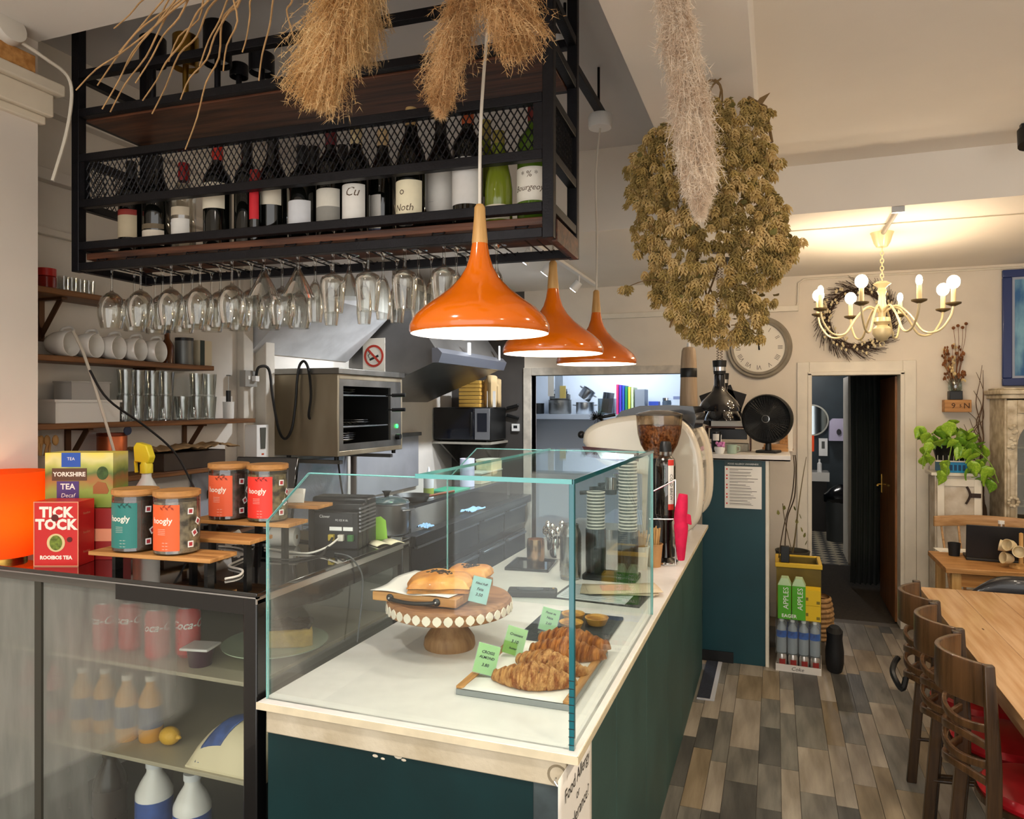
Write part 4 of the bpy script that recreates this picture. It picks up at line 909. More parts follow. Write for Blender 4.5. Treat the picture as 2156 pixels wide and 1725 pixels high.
# stepped wooden riser
rs = thing('stepped_riser','stepped wooden display riser with four oak boards and black legs','riser',(-1.93,1.60,FZ),R(4))
steps = [(0,.43,0,.12,.062),(.16,.46,.14,.255,.09),(.12,.50,.28,.395,.12),(.20,.52,.42,.52,.16)]
for (a,b,y0,y1,z) in steps:
    MB().bb(a,b,y0,y1,z-.012,z).build('step_board', oak, rs, bev=.0015)
    for x in (a+.05,b-.05):
        MB().bb(x-.006,x+.006,y0+.045,y1-.045,0,z-.012).build('leg', black, rs)
def teajar(label, lx, ly, z, col, tcol, bcol):
    p = rs.location + rotz(R(4)) @ Vector((lx,ly,z))
    t = thing('tea_jar', label, 'tea jar', p, R(41), 'glass tea jars on the riser')
    r, h_ = .064, .165
    MB().lathe([(0,.006),(r-.002,.006),(r-.002,h_-.012),(0,h_-.012)],26).build('tea_bags', M('teabags_'+tcol,tcol,.9,col2='4a4038',vs=38,bump=.8,bs=45), t)
    MB().lathe([(0,.0),(r-.006,0),(r,.005),(r,h_)],36).build('glass', clear('jar_glass','f2f2ee',.07,.7,.03), t, fix=False)
    MB().lathe([(0,h_),(r-.004,h_),(r-.004,h_+.004),(r+.002,h_+.005),(r+.002,h_+.018),(r,h_+.02),(0,h_+.02)],36).build('wooden_lid', oak, t)
    MB().lathe([(r+.001,.014),(r+.001,h_-.018)],24,a0=R(-90-74),a1=R(-90+10)).build('label', M('jarlabel_'+col,col,.5), t, fix=False)
    MB().text('hoogly',.024,Matrix.Translation((0,0,h_-.064)),bend=r+.0016,a0=-.62,fat=.0005).build('lettering', lw_, t, smooth=False, fix=False)
    for k in range(4): MB().text('mmmmmmmmm',.0035,Matrix.Translation((0,0,h_-.088-.005*k)),bend=r+.0016,a0=-.62).build('small_print', lw_, t, smooth=False, fix=False)
    for k in range(3): MB().text('- tea - tea -',.0045,Matrix.Translation((0,0,.038-.009*k)),bend=r+.0016,a0=-.45).build('small_print', lw_, t, smooth=False, fix=False)
    for k in range(5):
        a = R(-90-35)+k*.12; Xk = rotz(a+R(90))@Matrix.Translation((0,-(r+.0015),h_-.028+.006*(k%2)))@Matrix.Rotation(R(90),4,'X')@rotz(.8 if k%2 else -.8)
        MB().prism([(-.007,0),(0,.003),(.007,0),(0,-.003)],0,.0004,Xk).build('leaf_print', M('leafprint_'+bcol,bcol,.6), t, smooth=False)
    for k in range(4):
        a = R(-52)+.22*(k%3); Xk = rotz(a+R(90))@Matrix.Translation((0,-(r+.0006),.03+.032*k))@Matrix.Rotation(R(90),4,'X')@rotz(.5*k)
        q = MB().bb(-.009,.009,-.009,.009,-.0006,.0002,Xk).build('tea_tag', white, t); MB().bb(-.0055,.0055,-.0055,.0055,.0002,.0006,Xk).build('tag_print', M('tag_red','a8323a',.6), q)
teajar('glass tea jar with wooden lid and teal label',.115,.062,.0625,'2a7a72','5a3f34','174a45')
teajar('glass tea jar with wooden lid and orange label in front',.265,.062,.0625,'f0602c','b3a488','9a3a16')
teajar('glass tea jar with orange label half hidden behind the front jars',.235,.338,.1205,'e5603a','7c5c58','8f3518')
teajar('glass tea jar with bright red label on the upper step',.385,.338,.1205,'ee3c30','a99b74','8f1f18')
cdh = thing('card_stand','small white folded card on the top riser step','card',rs.location+rotz(R(4))@Vector((.40,.465,.161)),.3)
MB().bb(-.035,.035,-.002,.002,0,.05,Matrix.Rotation(R(-25),4,'X')).bb(-.03,.03,.018,.021,0,.045,Matrix.Rotation(R(12),4,'X')).build('card', paper, cdh)
# spray bottle
sb = thing('spray_bottle','white spray bottle with yellow trigger head behind the tea jars','spray bottle',(-2.16,2.03,FZ))
MB().lathe([(0,0),(.042,0),(.045,.01),(.045,.15),(.036,.2),(.017,.235),(.016,.26),(0,.26)],26).build('bottle_body', M('spray_white','e9e8e2',.4,trans=.15), sb)
MB().lathe([(0,.25),(.022,.25),(.022,.28),(.017,.29),(0,.29)],20).build('collar', M('spray_yellow','ead22c',.4), sb)
MB().prism([(-.045,.29),(.02,.285),(.03,.31),(.012,.352),(-.035,.362),(-.05,.345)],-.014,.014,Matrix.Rotation(R(90),4,'X')).build('spray_head', M('spray_yellow','ead22c',.4), sb, bev=.004)
MB().tube([(-.035,0,.32),(-.052,0,.29),(-.048,0,.25)],.006,8).build('trigger', M('spray_yellow','ead22c',.4), sb)
# till and its cables
ps = thing('point_of_sale_terminal','black till terminal back with white sticker and ribbed side','till',(-1.46,2.19,FZ),R(10))
MB().bb(-.10,.105,-.01,.03,.0,.155).build('back_plate', M('till_black','18181a',.35), ps, bev=.006)
MB().bb(-.08,.105,-.05,-.01,.0,.13).build('body', M('till_black','18181a',.35), ps, bev=.005)
MB().bb(-.105,.108,.03,.12,.0,.17).build('screen_body', M('till_black2','202124',.3), ps, bev=.01)
MB().bb(-.07,.085,-.0512,-.05,.085,.122).build('sticker', M('sticker_dark','26272a',.4), ps)
MB().text('Clover',.014,Matrix.Translation((-.018,-.0515,.112))).build('sticker_text', white, ps, smooth=False, fix=False)
MB().text('FC CE X UL',.009,Matrix.Translation((.045,-.0515,.1))).build('sticker_text', white, ps, smooth=False, fix=False)
for (a,b) in ((0,.045),(.05,.085)): MB().bb(a,b,-.0513,-.05,.064,.077).build('barcode_label', white, ps)
for i in range(7): MB().bb(.1055,.112,-.045,.10,.06+i*.013,.066+i*.013).build('rib', M('till_rib','7d7d80',.3,metal=.6), ps)
for i,cx in enumerate((.01,.045,.08)): MB().bb(cx-.01,cx+.01,-.066,-.05,.03,.052).build('plug', M('plug_%d'%i,('b9a13a','d8d2c6','3a6b3a')[i],.4), ps, bev=.002)
mo = thing('till_screen','black tilted till screen behind the riser','screen',(-1.86,2.28,FZ),R(8))
MB().bb(-.13,.13,-.01,.01,.05,.30,Matrix.Rotation(R(-12),4,'X')).build('screen', blackg, mo, bev=.004); MB().bb(-.05,.05,-.04,.06,0,.014).cyl((0,.0,.01),(0,-.02,.12),.014).build('stand', black, mo)
def cable(name, label, pts, r, mat, k=6):
    o = MB().tube(crm(pts,k), r, 7).build(name, mat, None); return tag(o, label, 'cable')
bc, wc_ = M('cable_black','141414',.5), M('cable_white','ddd8ce',.5)
zt = FZ+.006
F_ = lambda px,py,dz=.006: tuple(onz(px,py,FZ+dz))
C_ = lambda *pts: [(p[0],p[1],FZ+(p[2] if len(p) > 2 else .0045)) for p in pts]
cable('power_cable','white looped cable lying on the fridge top',C_((-1.83,2.03),(-1.76,2.03),(-1.69,2.0),(-1.62,1.93),(-1.60,1.86),(-1.575,1.79),(-1.50,1.76),(-1.46,1.70),(-1.47,1.655)),.0035,wc_)
cable('power_cable','second white cable coiled beside the till',C_((-1.66,2.06),(-1.59,2.045),(-1.53,2.03),(-1.46,2.04),(-1.42,2.08,.02),(-1.405,2.122,.041)),.0035,wc_)
cable('power_cable','black cable running from till along the fridge top',C_((-1.97,2.16),(-1.85,2.165),(-1.76,2.175),(-1.70,2.205),(-1.63,2.215),(-1.572,2.21)),.004,bc)
cable('power_cable','thick black cable lying flat across the fridge top',C_((-1.56,1.92),(-1.47,1.925),(-1.425,1.97),(-1.41,2.04),(-1.432,2.128,.041)),.004,bc)
EX = -1.281
cable('power_cable','thin grey cable hanging down the fridge side inside the pastry case',[F_(705,1165),F_(735,1172,.01),tuple(onx(752,1190,EX)),tuple(onx(763,1215,EX+.003)),tuple(onx(762,1260,EX+.003)),tuple(onx(757,1310,EX+.003)),tuple(onx(752,1352,EX+.003))],.0026,M('cable_grey','55585a',.5))
def crumple(name, label, loc, w, d, h, seed, mat, cat='cloth'):
    o = MB().grid(lambda u,v: ((u-.5)*w*(1+.15*math.sin(v*9+seed)),(v-.5)*d*(1+.12*math.cos(u*8+seed)),.003+h*abs(noise.noise(Vector((u*4,v*4,seed))))+h*.5*math.sin(u*PI)*math.sin(v*PI)), 16, 14).build(name, mat, None, loc=loc, solid=.002, sub=1); return tag(o, label, cat)
crumple('paper_wipe','crumpled white paper wipe beside the till cables',(-1.80,2.092,FZ+.002),.10,.075,.05,3,paper,'paper')
rl = thing('receipt_roll','loose white paper roll lying by the till','paper roll',(-1.632,2.132,FZ),.25)
MB().cyl((-.045,0,.033),(.045,0,.033),.033,.033,24).build('roll', paper, rl); MB().cyl((-.046,0,.033),(.046,0,.033),.008,.008,12).build('core', M('card_core','a58a66',.8), rl)
nb = thing('order_pad','open cream notepad lying at the fridge edge','notepad',(-1.312,2.285,FZ),R(57))
for s in (-1,1): MB().grid(lambda u,v,s=s: (s*u*.055, (v-.5)*.075, .003+.009*math.sin(u*PI)*.8), 8, 3).build('page', M('pad_cream','e6dfbf',.7), nb, solid=.003)
gn = thing('green_card','lime green standing card beside the notepad','card',(-1.378,2.352,FZ),.3)
MB().prism([(-.025,0),(.03,0),(.02,.07),(.0,.085),(-.025,.08)],-.002,.002,Matrix.Rotation(R(78),4,'X')).build('card', M('lime_card','8fc83a',.5), gn)
# ================================================================ kitchen: wall shelves and what stands on them
SHX = -2.67
shz = {1:(2.16,1.86,2.45),2:(1.895,1.86,2.93),3:(1.625,1.86,3.24),4:(1.385,1.86,3.34)}
for k,(z,y0,y1) in shz.items():
    nm = {1:'short top wooden wall shelf holding small glasses',2:'wooden wall shelf holding white mugs',3:'long wooden wall shelf holding tumblers and tubs',4:'low wooden wall shelf behind the tea jars'}[k]
    t = thing('wall_shelf', nm, 'shelf', (XL,y0,z), 0, 'wooden wall shelves')
    MB().bb(.0,SHX-XL,0,y1-y0,-.024,0).build('board', shelfw, t, bev=.003)
    for yb in ([.28] if k == 1 else [.75] if k == 2 else [.40,1.05] if k == 3 else [.5,1.2]):
        MB().bb(.001,.012,yb-.012,yb+.012,-.2,-.024).bb(.012,.14,yb-.012,yb+.012,-.034,-.024).prism([(.012,-.19),(.13,-.034),(.10,-.034),(.012,-.15)],yb-.003,yb+.003,Matrix(((1,0,0,0),(0,0,1,0),(0,1,0,0),(0,0,0,1)))).build('bracket', M('bracket_rust','5a3f2c',.5,metal=.6), t)
def shelfp(px, py, k, dx=.09):   # point on shelf k at a picture column
    r = ray(px,py); x = XL+dx; y = r.y/r.x*x; return Vector((x,y,shz[k][0]))
mugm = porcelain
mug0 = None
for i,px in enumerate((128,188,238,283,318)):
    p = Vector((XL+.105,2.15+.114*i,shz[2][0])); rad = .053
    if mug0 is None:
        mug0 = thing('mug','big white mug lying on its side on the wall shelf','mug',(0,0,0),0,'white mugs on the wall shelf')
        Xr = Matrix.Translation((0,-.05,rad))@Matrix.Rotation(R(-90),4,'X')
        MB().lathe([(0,.0),(.030,.0),(.036,.004),(.048,.03),(.0525,.06),(.0525,.098),(.050,.1),(.0485,.096),(.0485,.06),(.044,.03),(.030,.008),(0,.007)],32,X=Xr).build('cup', mugm, mug0, ang=60)
        MB().tube(crm([(-.02,-.02,rad+.044),(-.035,-.015,rad+.066),(-.045,.015,rad+.07),(-.03,.035,rad+.05)],5),.006,8).build('handle', mugm, mug0)
        m_ = mug0; m_.location = p
    else: m_ = dup(mug0, p)
    m_.rotation_euler[2] = R(-76)
def simple(name, label, cat, loc, parts, rz=0, group=None):
    t = thing(name, label, cat, loc, rz, group)
    for nm, mb, mat in parts: mb.build(nm, mat, t)
    return t
p = shelfp(352,700,2)
simple('brown_bottle','brown bottle beside the last white mug','bottle',p,[('body',MB().lathe([(0,0),(.03,0),(.03,.09),(.013,.12),(.013,.15),(0,.15)],20),M('brown_glass','5a3217',.15)),('cap',MB().lathe([(0,.15),(.015,.15),(.015,.165),(0,.165)],16),black)])
p = shelfp(388,700,2)
simple('grey_canister','grey steel canister on the mug shelf','canister',p,[('body',MB().lathe([(0,0),(.042,0),(.042,.12),(0,.12)],24),M('canister_grey','6f716f',.4,metal=.4)),('lid',MB().lathe([(0,.12),(.043,.12),(.043,.135),(0,.137)],24),black)])
p = shelfp(424,700,2)
simple('boxed_tea','small cream carton with dark stripe at shelf end','carton',p,[('carton',MB().bb(-.03,.03,-.04,.04,0,.13),M('carton_cream','cfc3a6',.6)),('stripe',MB().bb(.03,.0308,-.04,-.01,0,.13),M('stripe_dark','26352f',.6))])
# tubs and tumblers on the long shelf
simple('plastic_tub','white plastic storage tub on the long shelf','tub',shelfp(170,870,3,.1),[('tub',MB().bb(-.06,.06,-.16,.14,0,.085),M('tub_white','dcdad4',.4)),('rim',MB().bb(-.066,.066,-.168,.148,.085,.095),M('tub_white','dcdad4',.4))])
simple('grey_tub','grey plastic tub stacked on the white tub','tub',shelfp(160,870,3,.1)+Vector((0,0,.0955)),[('tub',MB().bb(-.05,.05,-.06,.12,0,.07),M('tub_grey','a5a29d',.5)),('rim',MB().bb(-.053,.053,-.064,.124,.07,.076),M('tub_grey','a5a29d',.5))])
simple('sauce_bottle','small dark sauce bottle with green cap beside the tubs','bottle',shelfp(246,870,3,.1),[('body',MB().lathe([(0,0),(.02,0),(.02,.06),(.01,.075),(0,.075)],16),M('sauce_dark','2a1c14',.2)),('cap',MB().lathe([(0,.075),(.012,.075),(.012,.09),(0,.09)],14),M('cap_green','3a8a4a',.4))])
tum = tag(MB().lathe([(0,.006),(.029,.004),(.030,0),(.037,.115),(.036,.115),(.0285,.01),(0,.01)],26).build('tumbler', clear('tumbler_glass','f4f6f5',.05,.5,.03), None, fix=False, ang=60),'clear tumbler standing in a double row on the long shelf','glass','tumblers on the long shelf'); first = True
for i,px in enumerate((265,292,322,350,385,415,440)):
    for dx in (.06,.14):
        for lay in (0,1) if i in (0,1,2,3,5,6) else (0,):
            p = shelfp(px,870,3,dx)+Vector((0,0,.1155*lay))
            if first: tum.location = p; first = False
            else: dup(tum, p)
simple('milk_frother','black handheld milk frother standing in a white pot','frother',shelfp(481,870,3,.09),[('pot',MB().lathe([(0,0),(.027,0),(.03,.09),(.028,.09),(.025,.006),(0,.006)],20),white),('handle',MB().cyl((0,0,.01),(0,0,.15),.013),black),('whisk',MB().cyl((0,0,.15),(0,0,.23),.0015).lathe([(.011,.228),(.013,.231),(.011,.234)],14),steel)])
# small glasses and the red jar on the top shelf
simple('red_jar','red-lidded jar of red preserve on the top shelf','jar',shelfp(98,590,1,.1),[('jar',MB().lathe([(0,0),(.035,0),(.035,.05),(.03,.055),(0,.055)],20),M('red_preserve','8f241a',.2)),('lid',MB().lathe([(0,.055),(.034,.055),(.034,.085),(0,.085)],20),M('lid_red','c22a24',.4))])
sg0 = tag(MB().lathe([(0,.004),(.02,0),(.024,.07),(.023,.07),(.019,.006),(0,.006)],18).build('shot_glass', clear('tumbler_glass'), None, fix=False),'small clear shot glass on the top wall shelf','glass','shot glasses on the top shelf')
for i,px in enumerate((135,152,170,188)):
    p = shelfp(px,590,1,.08)
    if i == 0: sg0.location = p
    else: dup(sg0, p)
# low shelf: copper canister, spoons, basket with paper
simple('copper_canister','large copper canister with dark rim on the low shelf','canister',shelfp(236,990,4,.10),[('body',MB().lathe([(0,0),(.056,0),(.06,.01),(.06,.175),(.056,.185),(0,.18)],30),M('copper','b8623a',.35,metal=.7,var=.15,vs=6)),('rim',MB().lathe([(.0585,.175),(.0615,.178),(.0615,.19),(.0585,.19)],30),M('copper_dark','6b2f1a',.4,metal=.6)),('badge',MB().lathe([(0,0),(.02,0),(.02,.004),(0,.004)],20,X=Matrix.Translation((.066,.02,.20))@Matrix.Rotation(R(90),4,'Y')),M('badge_navy','1f2c4a',.4))])
t = simple('ribbed_pot','ribbed cream pot holding wooden spoons at the pier','pot',shelfp(96,950,4,.09),[('pot',MB().lathe([(0,0),(.045,0)]+[(.045+.002*(i%2),.004+i*.008) for i in range(14)]+[(.042,.112),(.04,.006),(0,.006)],26),M('pot_cream','cabfae',.6))])
for k in range(4): MB().tube([(rnd(-.02,.02),rnd(-.02,.02),.01),(rnd(-.03,.03),-.03+.02*k,.16)],.005,6).ball((rnd(-.02,.02),-.03+.02*k,.17),(.008,.014,.022),10,6).build('wooden_spoon', oakz, t)
bk = thing('bread_box','dark box lined with crumpled brown paper on the low shelf','box',shelfp(385,950,4,.09))
MB().bb(-.08,.085,-.20,.20,0,.085).build('box', M('box_dark','3a2e24',.6,var=.2), bk, bev=.003)
MB().grid(lambda u,v: (-.10+.21*u, -.26+.54*v, .088+.03*abs(noise.noise(Vector((u*5,v*9,3))))+.012*math.sin(v*14)*math.sin(u*6)+.012), 14, 30).build('paper_liner', M('kraft_crumple','9a7a52',.85,var=.15,vs=20), bk, solid=.002)
# wall fittings
simple('power_socket','grey double socket box on the kitchen wall','socket',(XL,3.315,1.80),[('box',MB().bb(.05,.09,-.05,.05,0,.09),M('socket_grey','9b9892',.4)),('plug',MB().bb(.09,.115,.005,.035,.03,.06),white),('switch',MB().bb(.09,.094,-.03,-.015,.04,.06),white)])
SA = (3.62,4.40)
cable('appliance_cable','thick black cable looping from wall socket to the grill',[(XL+.105,3.335,1.86),(XL+.12,3.34,1.91),(XL+.14,3.40,1.90),(XL+.15,3.42,1.75),(XL+.16,3.46,1.56),(XL+.16,3.52,1.50),(XL+.17,3.57,1.56),(XL+.18,3.592,1.72),(XL+.185,3.598,1.84),(XL+.20,3.601,1.93),(XL+.235,3.60,1.955),(XL+.265,3.60,1.90),(XL+.28,3.602,1.76),(XL+.262,3.605,1.64),(XL+.258,3.626,1.615)],.008,bc)
simple('soap_dispenser','white wall soap dispenser with grey window','dispenser',(XL,3.36,1.37),[('body',MB().bb(.05,.13,-.05,.05,0,.215),white),('window',MB().prism([(-.018,.08),(-.024,.2),(.024,.2),(.018,.08)],.1301,.134,Matrix(((0,0,1,0),(1,0,0,0),(0,1,0,0),(0,0,0,1)))),M('window_grey','50514c',.2)),('logo',MB().bb(.1301,.1306,-.01,.01,.045,.055),M('logo_red','c0522c',.5))])
# ================================================================ salamander grill on the wall
sx0, sx1 = XL+.005, -2.40
sm = thing('salamander_grill','stainless wall-mounted grill oven with open black front','grill',(sx0,SA[0],1.395))
SWd, SLn, SHt = sx1-sx0, SA[1]-SA[0], .485
gs = M('grill_steel','b5a890',.36,metal=.6,col2='8f8068',vs=2.5,stretch=(1,1,.3))
mb = MB().bb(0,SWd,0,.02,0,SHt).bb(0,SWd,SLn-.02,SLn,0,SHt).bb(0,SWd,.02,SLn-.02,SHt-.03,SHt).bb(0,SWd,.02,SLn-.02,0,.03).bb(0,.02,.02,SLn-.02,.03,SHt-.03)
mb.build('housing', gs, sm, bev=.003)
MB().bb(-.0,SWd+.015,-.008,SLn+.008,SHt,SHt+.035).build('top_cap', steel_d, sm, bev=.003)
MB().bb(SWd-.015,SWd,.02,.06,.03,SHt-.03).bb(SWd-.015,SWd,SLn-.16,SLn-.02,.03,SHt-.03).bb(SWd-.015,SWd,.06,SLn-.16,SHt-.07,SHt-.03).bb(SWd-.015,SWd,.06,SLn-.16,.03,.07).build('front_frame', steel_d, sm)
MB().bb(.02,.03,.02,SLn-.16,.03,SHt-.03).bb(.03,SWd-.016,SLn-.165,SLn-.16,.03,SHt-.03).build('oven_lining', M('oven_black','0a0a0a',.6), sm)
for z in (.17,.36):
    mb = MB()
    for i in range(14): mb.cyl((.04+i*.028,.06,z),(.04+i*.028,SLn-.17,z),.0025,n=5)
    mb.cyl((.03,.06,z),(.03,SLn-.17,z),.004).cyl((SWd-.02,.06,z),(SWd-.02,SLn-.17,z),.005)
    mb.build('rack_grid', steel, sm, kind='stuff')
for z in (.365,.27): MB().cyl((SWd,SLn-.22,z),(SWd+.045,SLn-.22,z),.005).cyl((SWd+.045,SLn-.22,z),(SWd+.13,SLn-.20,z+.002),.012).build('handle', black, sm)
MB().cyl((SWd,SLn-.08,.16),(SWd+.006,SLn-.08,.16),.013).build('indicator_lamp', M('green_led','1fbf3a',.3,em='20ff4a',es=4), sm)
MB().cyl((SWd,SLn-.08,.09),(SWd+.03,SLn-.08,.09),.022,.019).build('dial', black, sm)
for (x,y) in ((.06,.06),(SWd-.04,.05),(.06,SLn-.05),(SWd-.04,SLn-.05)): MB().cyl((x,y,-.025),(x,y,0),.014).build('foot', black, sm)
simple('grill_bracket','steel wall bracket carrying the grill','bracket',(XL,SA[0]+.05,1.345),[('arm',MB().bb(.0,.42,.02,.05,0,.022),steel_d),('arm',MB().bb(.0,.42,.62,.65,0,.022),steel_d),('plate',MB().bb(0,.006,.0,.68,-.05,.022),steel_d)])
for k,(y,z,n) in enumerate(((3.80,.075,4),(3.98,.178,2),(3.80,.368,2))):
    t = thing('grill_plate','stack of oval steel plates inside the grill, level %s'%('low','middle','top')[k],'plates',(-2.55,y+.05,1.395+z+.005))
    for j in range(n): MB().lathe([(0,.0),(.06,0),(.10,.012),(.098,.015),(.06,.004),(0,.004)],24,(0,0,j*.012),sy=1.3).build('plate', chrome, t)
# foil-lined splashback and steel panel below, duct sheet above
simple('foil_splashback','crinkled foil splashback on the wall under the grill','splashback',(XL,2.95,.9),[('foil',MB().grid(lambda u,v: (.016+.012*noise.noise(Vector((u*9,v*7,2))), u*1.45, v*.44), 40, 16),M('foil','c3c7d2',.3,metal=.55,bump=.8,bs=14))])
simple('steel_panel','plain steel panel leaning on the wall behind the hob','panel',(XL,4.5,1.02),[('panel',MB().bb(.01,.03,0,.95,0,.42),M('panel_grey','a9aab0',.35,metal=.35,var=.06)),('rim',MB().bb(.005,.05,-.01,.97,.42,.45),steel_d)])
simple('wall_pipe','brown vertical pipe behind the hob','pipe',(XL+.05,4.42,.95),[('pipe',MB().cyl((0,0,0),(0,0,.45),.02),M('pipe_brown','4d4139',.5))])
cable('grill_lead','thin black lead hanging below the grill',[(-2.52,3.80,1.395),(-2.5,3.80,1.25),(-2.47,3.80,1.1),(-2.42,3.82,.94)],.006,bc)
simple('duct_sheet','pale grey sloping duct sheet above the grill','duct',(XL+.012,3.40,2.0),[('sheet',MB().prism([(0,.62),(0,.0),(.36,.32),(.36,.62)],.0,1.0,Matrix(((1,0,0,0),(0,0,1,0),(0,1,0,0),(0,0,0,1)))),M('duct_grey','c3c4c6',.55,metal=.15,var=.12))])
# ================================================================ hood, sign
hd_ = thing('extraction_hood','large grey steel extraction hood with sloping underside','hood',(XL,4.44,0))
XZ = Matrix(((1,0,0,0),(0,0,1,0),(0,1,0,0),(0,0,0,1)))
hg = M('hood_grey','7a7774',.32,metal=.85,var=.15,vs=3)
MB().prism([(.004,1.72),(.69,1.995),(.69,2.07),(.35,2.55),(.004,2.6)],0,1.23,XZ).build('canopy', hg, hd_, smooth=False)
MB().prism([(.66,1.985),(.71,1.985),(.735,2.05),(.70,2.085),(.66,2.085)],-.01,1.24,XZ).build('front_lip', M('hood_lip','8d8f98',.3,metal=.8), hd_, smooth=False)
MB().bb(.70,.715,.5,.53,2.02,2.16).bb(.715,.72,1.1,1.13,2.02,2.18).build('bracket', white, hd_)
sn = thing('no_smoking_sign','white no smoking sign with red ring on the hood side','sign',(-2.645,4.4365,1.865))
MB().bb(-.088,.088,0,.004,0,.30).build('plate', M('sign_white','e9e1d2',.5), sn)
rdm = M('sign_red','b8321c',.5)
XSg = Matrix.Translation((0,-.0006,.175))@Matrix.Rotation(R(90),4,'X')
MB().lathe([(.062,0),(.078,0),(.078,.0012),(.062,.0012)],40,X=XSg).build('red_ring', rdm, sn)
MB().bb(-.066,.066,-.008,.008,.0012,.0022,XSg@rotz(R(-45))).build('red_bar', rdm, sn)
MB().bb(-.040,.036,-.008,.008,.0003,.0009,XSg@Matrix.Translation((.004,-.012,0))@rotz(R(22))).build('cigarette', M('ink_black','15201a',.6), sn)
MB().tube([(-.035,-.002,.16),(-.045,-.002,.18),(-.03,-.002,.192),(-.044,-.002,.21)],.003,4).build('smoke', M('ink_black','15201a',.6), sn)
MB().bb(-.08,.08,-.001,0,.0,.05).build('red_panel', rdm, sn); MB().text('NO SMOKING',.02,Matrix.Translation((0,-.0014,.027))).build('lettering', white, sn, smooth=False, fix=False)
# ================================================================ kitchen worktops along the wall
kw = thing('kitchen_worktop','dark steel kitchen counter with fridge drawers along the wall','counter',(XL+.005,2.55,0))
KD = .775
dks = M('dark_steel','3c3f44',.28,metal=.8,var=.15,vs=4)
MB().bb(0,KD,0,3.58,.86,.90).build('worktop', M('worktop_steel','55585c',.22,metal=.9,var=.15), kw, bev=.003)
MB().bb(.02,KD-.04,.02,3.55,.0,.86).build('carcass', M('carcass_black','121316',.4), kw)
for i in range(4):
    for z in (.18,.42,.66):
        o = MB().bb(KD-.04,KD-.015,1.38+i*.54,1.38+i*.54+.52,z,z+.19).build('drawer', M('drawer_black','191b20',.25,metal=.4), kw, bev=.004)
        MB().bb(KD-.015,KD+.012,1.42+i*.54,1.42+i*.54+.44,z+.155,z+.172).build('handle', steel, o, bev=.003)
MB().bb(KD-.06,KD+.03,1.36,3.56,.84,.902).build('front_rail', dks, kw, bev=.004)
MB().bb(KD-.02,KD+.032,1.345,1.362,.60,.66).build('blue_end_cap', M('cap_violet','3a2ac0',.4), kw)
# over-shelf
simple('worktop_upstand','raised steel ledge running above the kitchen counter','ledge',(XL+.42,4.1,.90),[('ledge',MB().bb(0,.24,0,2.0,.13,.15),M('worktop_steel','55585c',.22,metal=.9)),('leg',MB().bb(.0,.02,.05,.07,0,.13),steel_d),('leg',MB().bb(.2,.22,1.9,1.92,0,.13),steel_d),('leg',MB().bb(.2,.22,.05,.07,0,.13),steel_d)])
pt = thing('stock_pot','large stainless stock pot with glass lid on the kitchen counter','pot',onz(828,1128,.902)+Vector((-.08,.06,0)))
MB().lathe([(0,.0),(.13,0),(.137,.008),(.137,.185),(.142,.19),(.14,.194),(.133,.19),(.133,.01),(0,.008)],40).build('pot_body', steel, pt)
MB().lathe([(.14,.193),(.135,.203),(.08,.222),(0,.23)],36).build('lid', M('lid_glass','4a5a5a',.1,coat=.5), pt); MB().lathe([(0,.228),(.014,.228),(.02,.25),(.03,.262),(0,.265)],18).build('knob', black, pt)
for s in (-1,1): MB().tube([(s*.135,-.04,.15),(s*.175,-.03,.155),(s*.175,.03,.155),(s*.135,.04,.15)],.006,7).build('handle', steel, pt)
pn = thing('frying_pan','black frying pan on the raised ledge with wooden handle','pan',(-2.30,4.35,1.052))
MB().lathe([(0,0),(.10,0),(.13,.04),(.127,.04),(.098,.004),(0,.004)],30).build('pan', M('pan_black','151515',.4), pn); MB().cyl((.12,.02,.035),(.25,.14,.06),.009).build('handle', M('handle_brown','8a4a2a',.5), pn)
simple('squeeze_bottle','white squeeze bottle with green contents on the ledge','bottle',(-2.26,4.52,1.052),[('bottle',MB().lathe([(0,0),(.035,0),(.036,.15),(.02,.17),(0,.17)],20),M('squeeze_white','dfe4ea',.35)),('contents_band',MB().lathe([(.0365,.02),(.0365,.07)],20),M('herb_green','9ab04a',.5)),('nozzle',MB().lathe([(.018,.168),(.016,.175),(.004,.215),(0,.216)],16),M('squeeze_white','dfe4ea',.35))])
simple('chopping_board','green plastic chopping board on the raised ledge','board',(-2.31,4.95,1.052),[('board',MB().bb(-.1,.11,-.14,.16,0,.012),M('board_green','2f9a78',.5))])
simple('paper_towel','white roll of paper towel by the green board','paper roll',(-2.30,5.28,1.052),[('roll',MB().lathe([(.02,0),(.058,0),(.058,.22),(.02,.22)],26),M('towel_lilac','d3d2ea',.8)),('core',MB().lathe([(.017,.0),(.02,.0),(.02,.222),(.017,.222)],18),M('card_core','a58a66',.8))])
for k,(y,c,z) in enumerate(((5.55,'c9bf9f',1.052),(5.8,'b9b08c',1.052),(5.8,'d0d2a8',1.143))):
    simple('food_tub',('cream food tub on the ledge by the paper towel','tan food tub under a pale one','pale green lidded food tub on top')[k],'tub',(-2.32,y,z),[('tub',MB().bb(-.075,.075,-.11,.11,0,.08),M('foodtub_'+c,c,.4)),('lid',MB().bb(-.08,.08,-.115,.115,.08,.09),M('foodlid','d6d8c4',.4))])
crumple('blue_cloth','light blue cloth lying on the kitchen counter',(-2.13,5.0,.906),.09,.26,.03,6,M('cloth_blue','8fb6dc',.8))
crumple('blue_cloth','folded pale blue cloth hanging at the counter corner',(-2.12,4.2,.906),.08,.12,.03,9,M('cloth_blue','8fb6dc',.8))
cb2 = thing('wire_basket','steel wire basket next to the stock pot','basket',(-2.28,3.36,.902),.2)
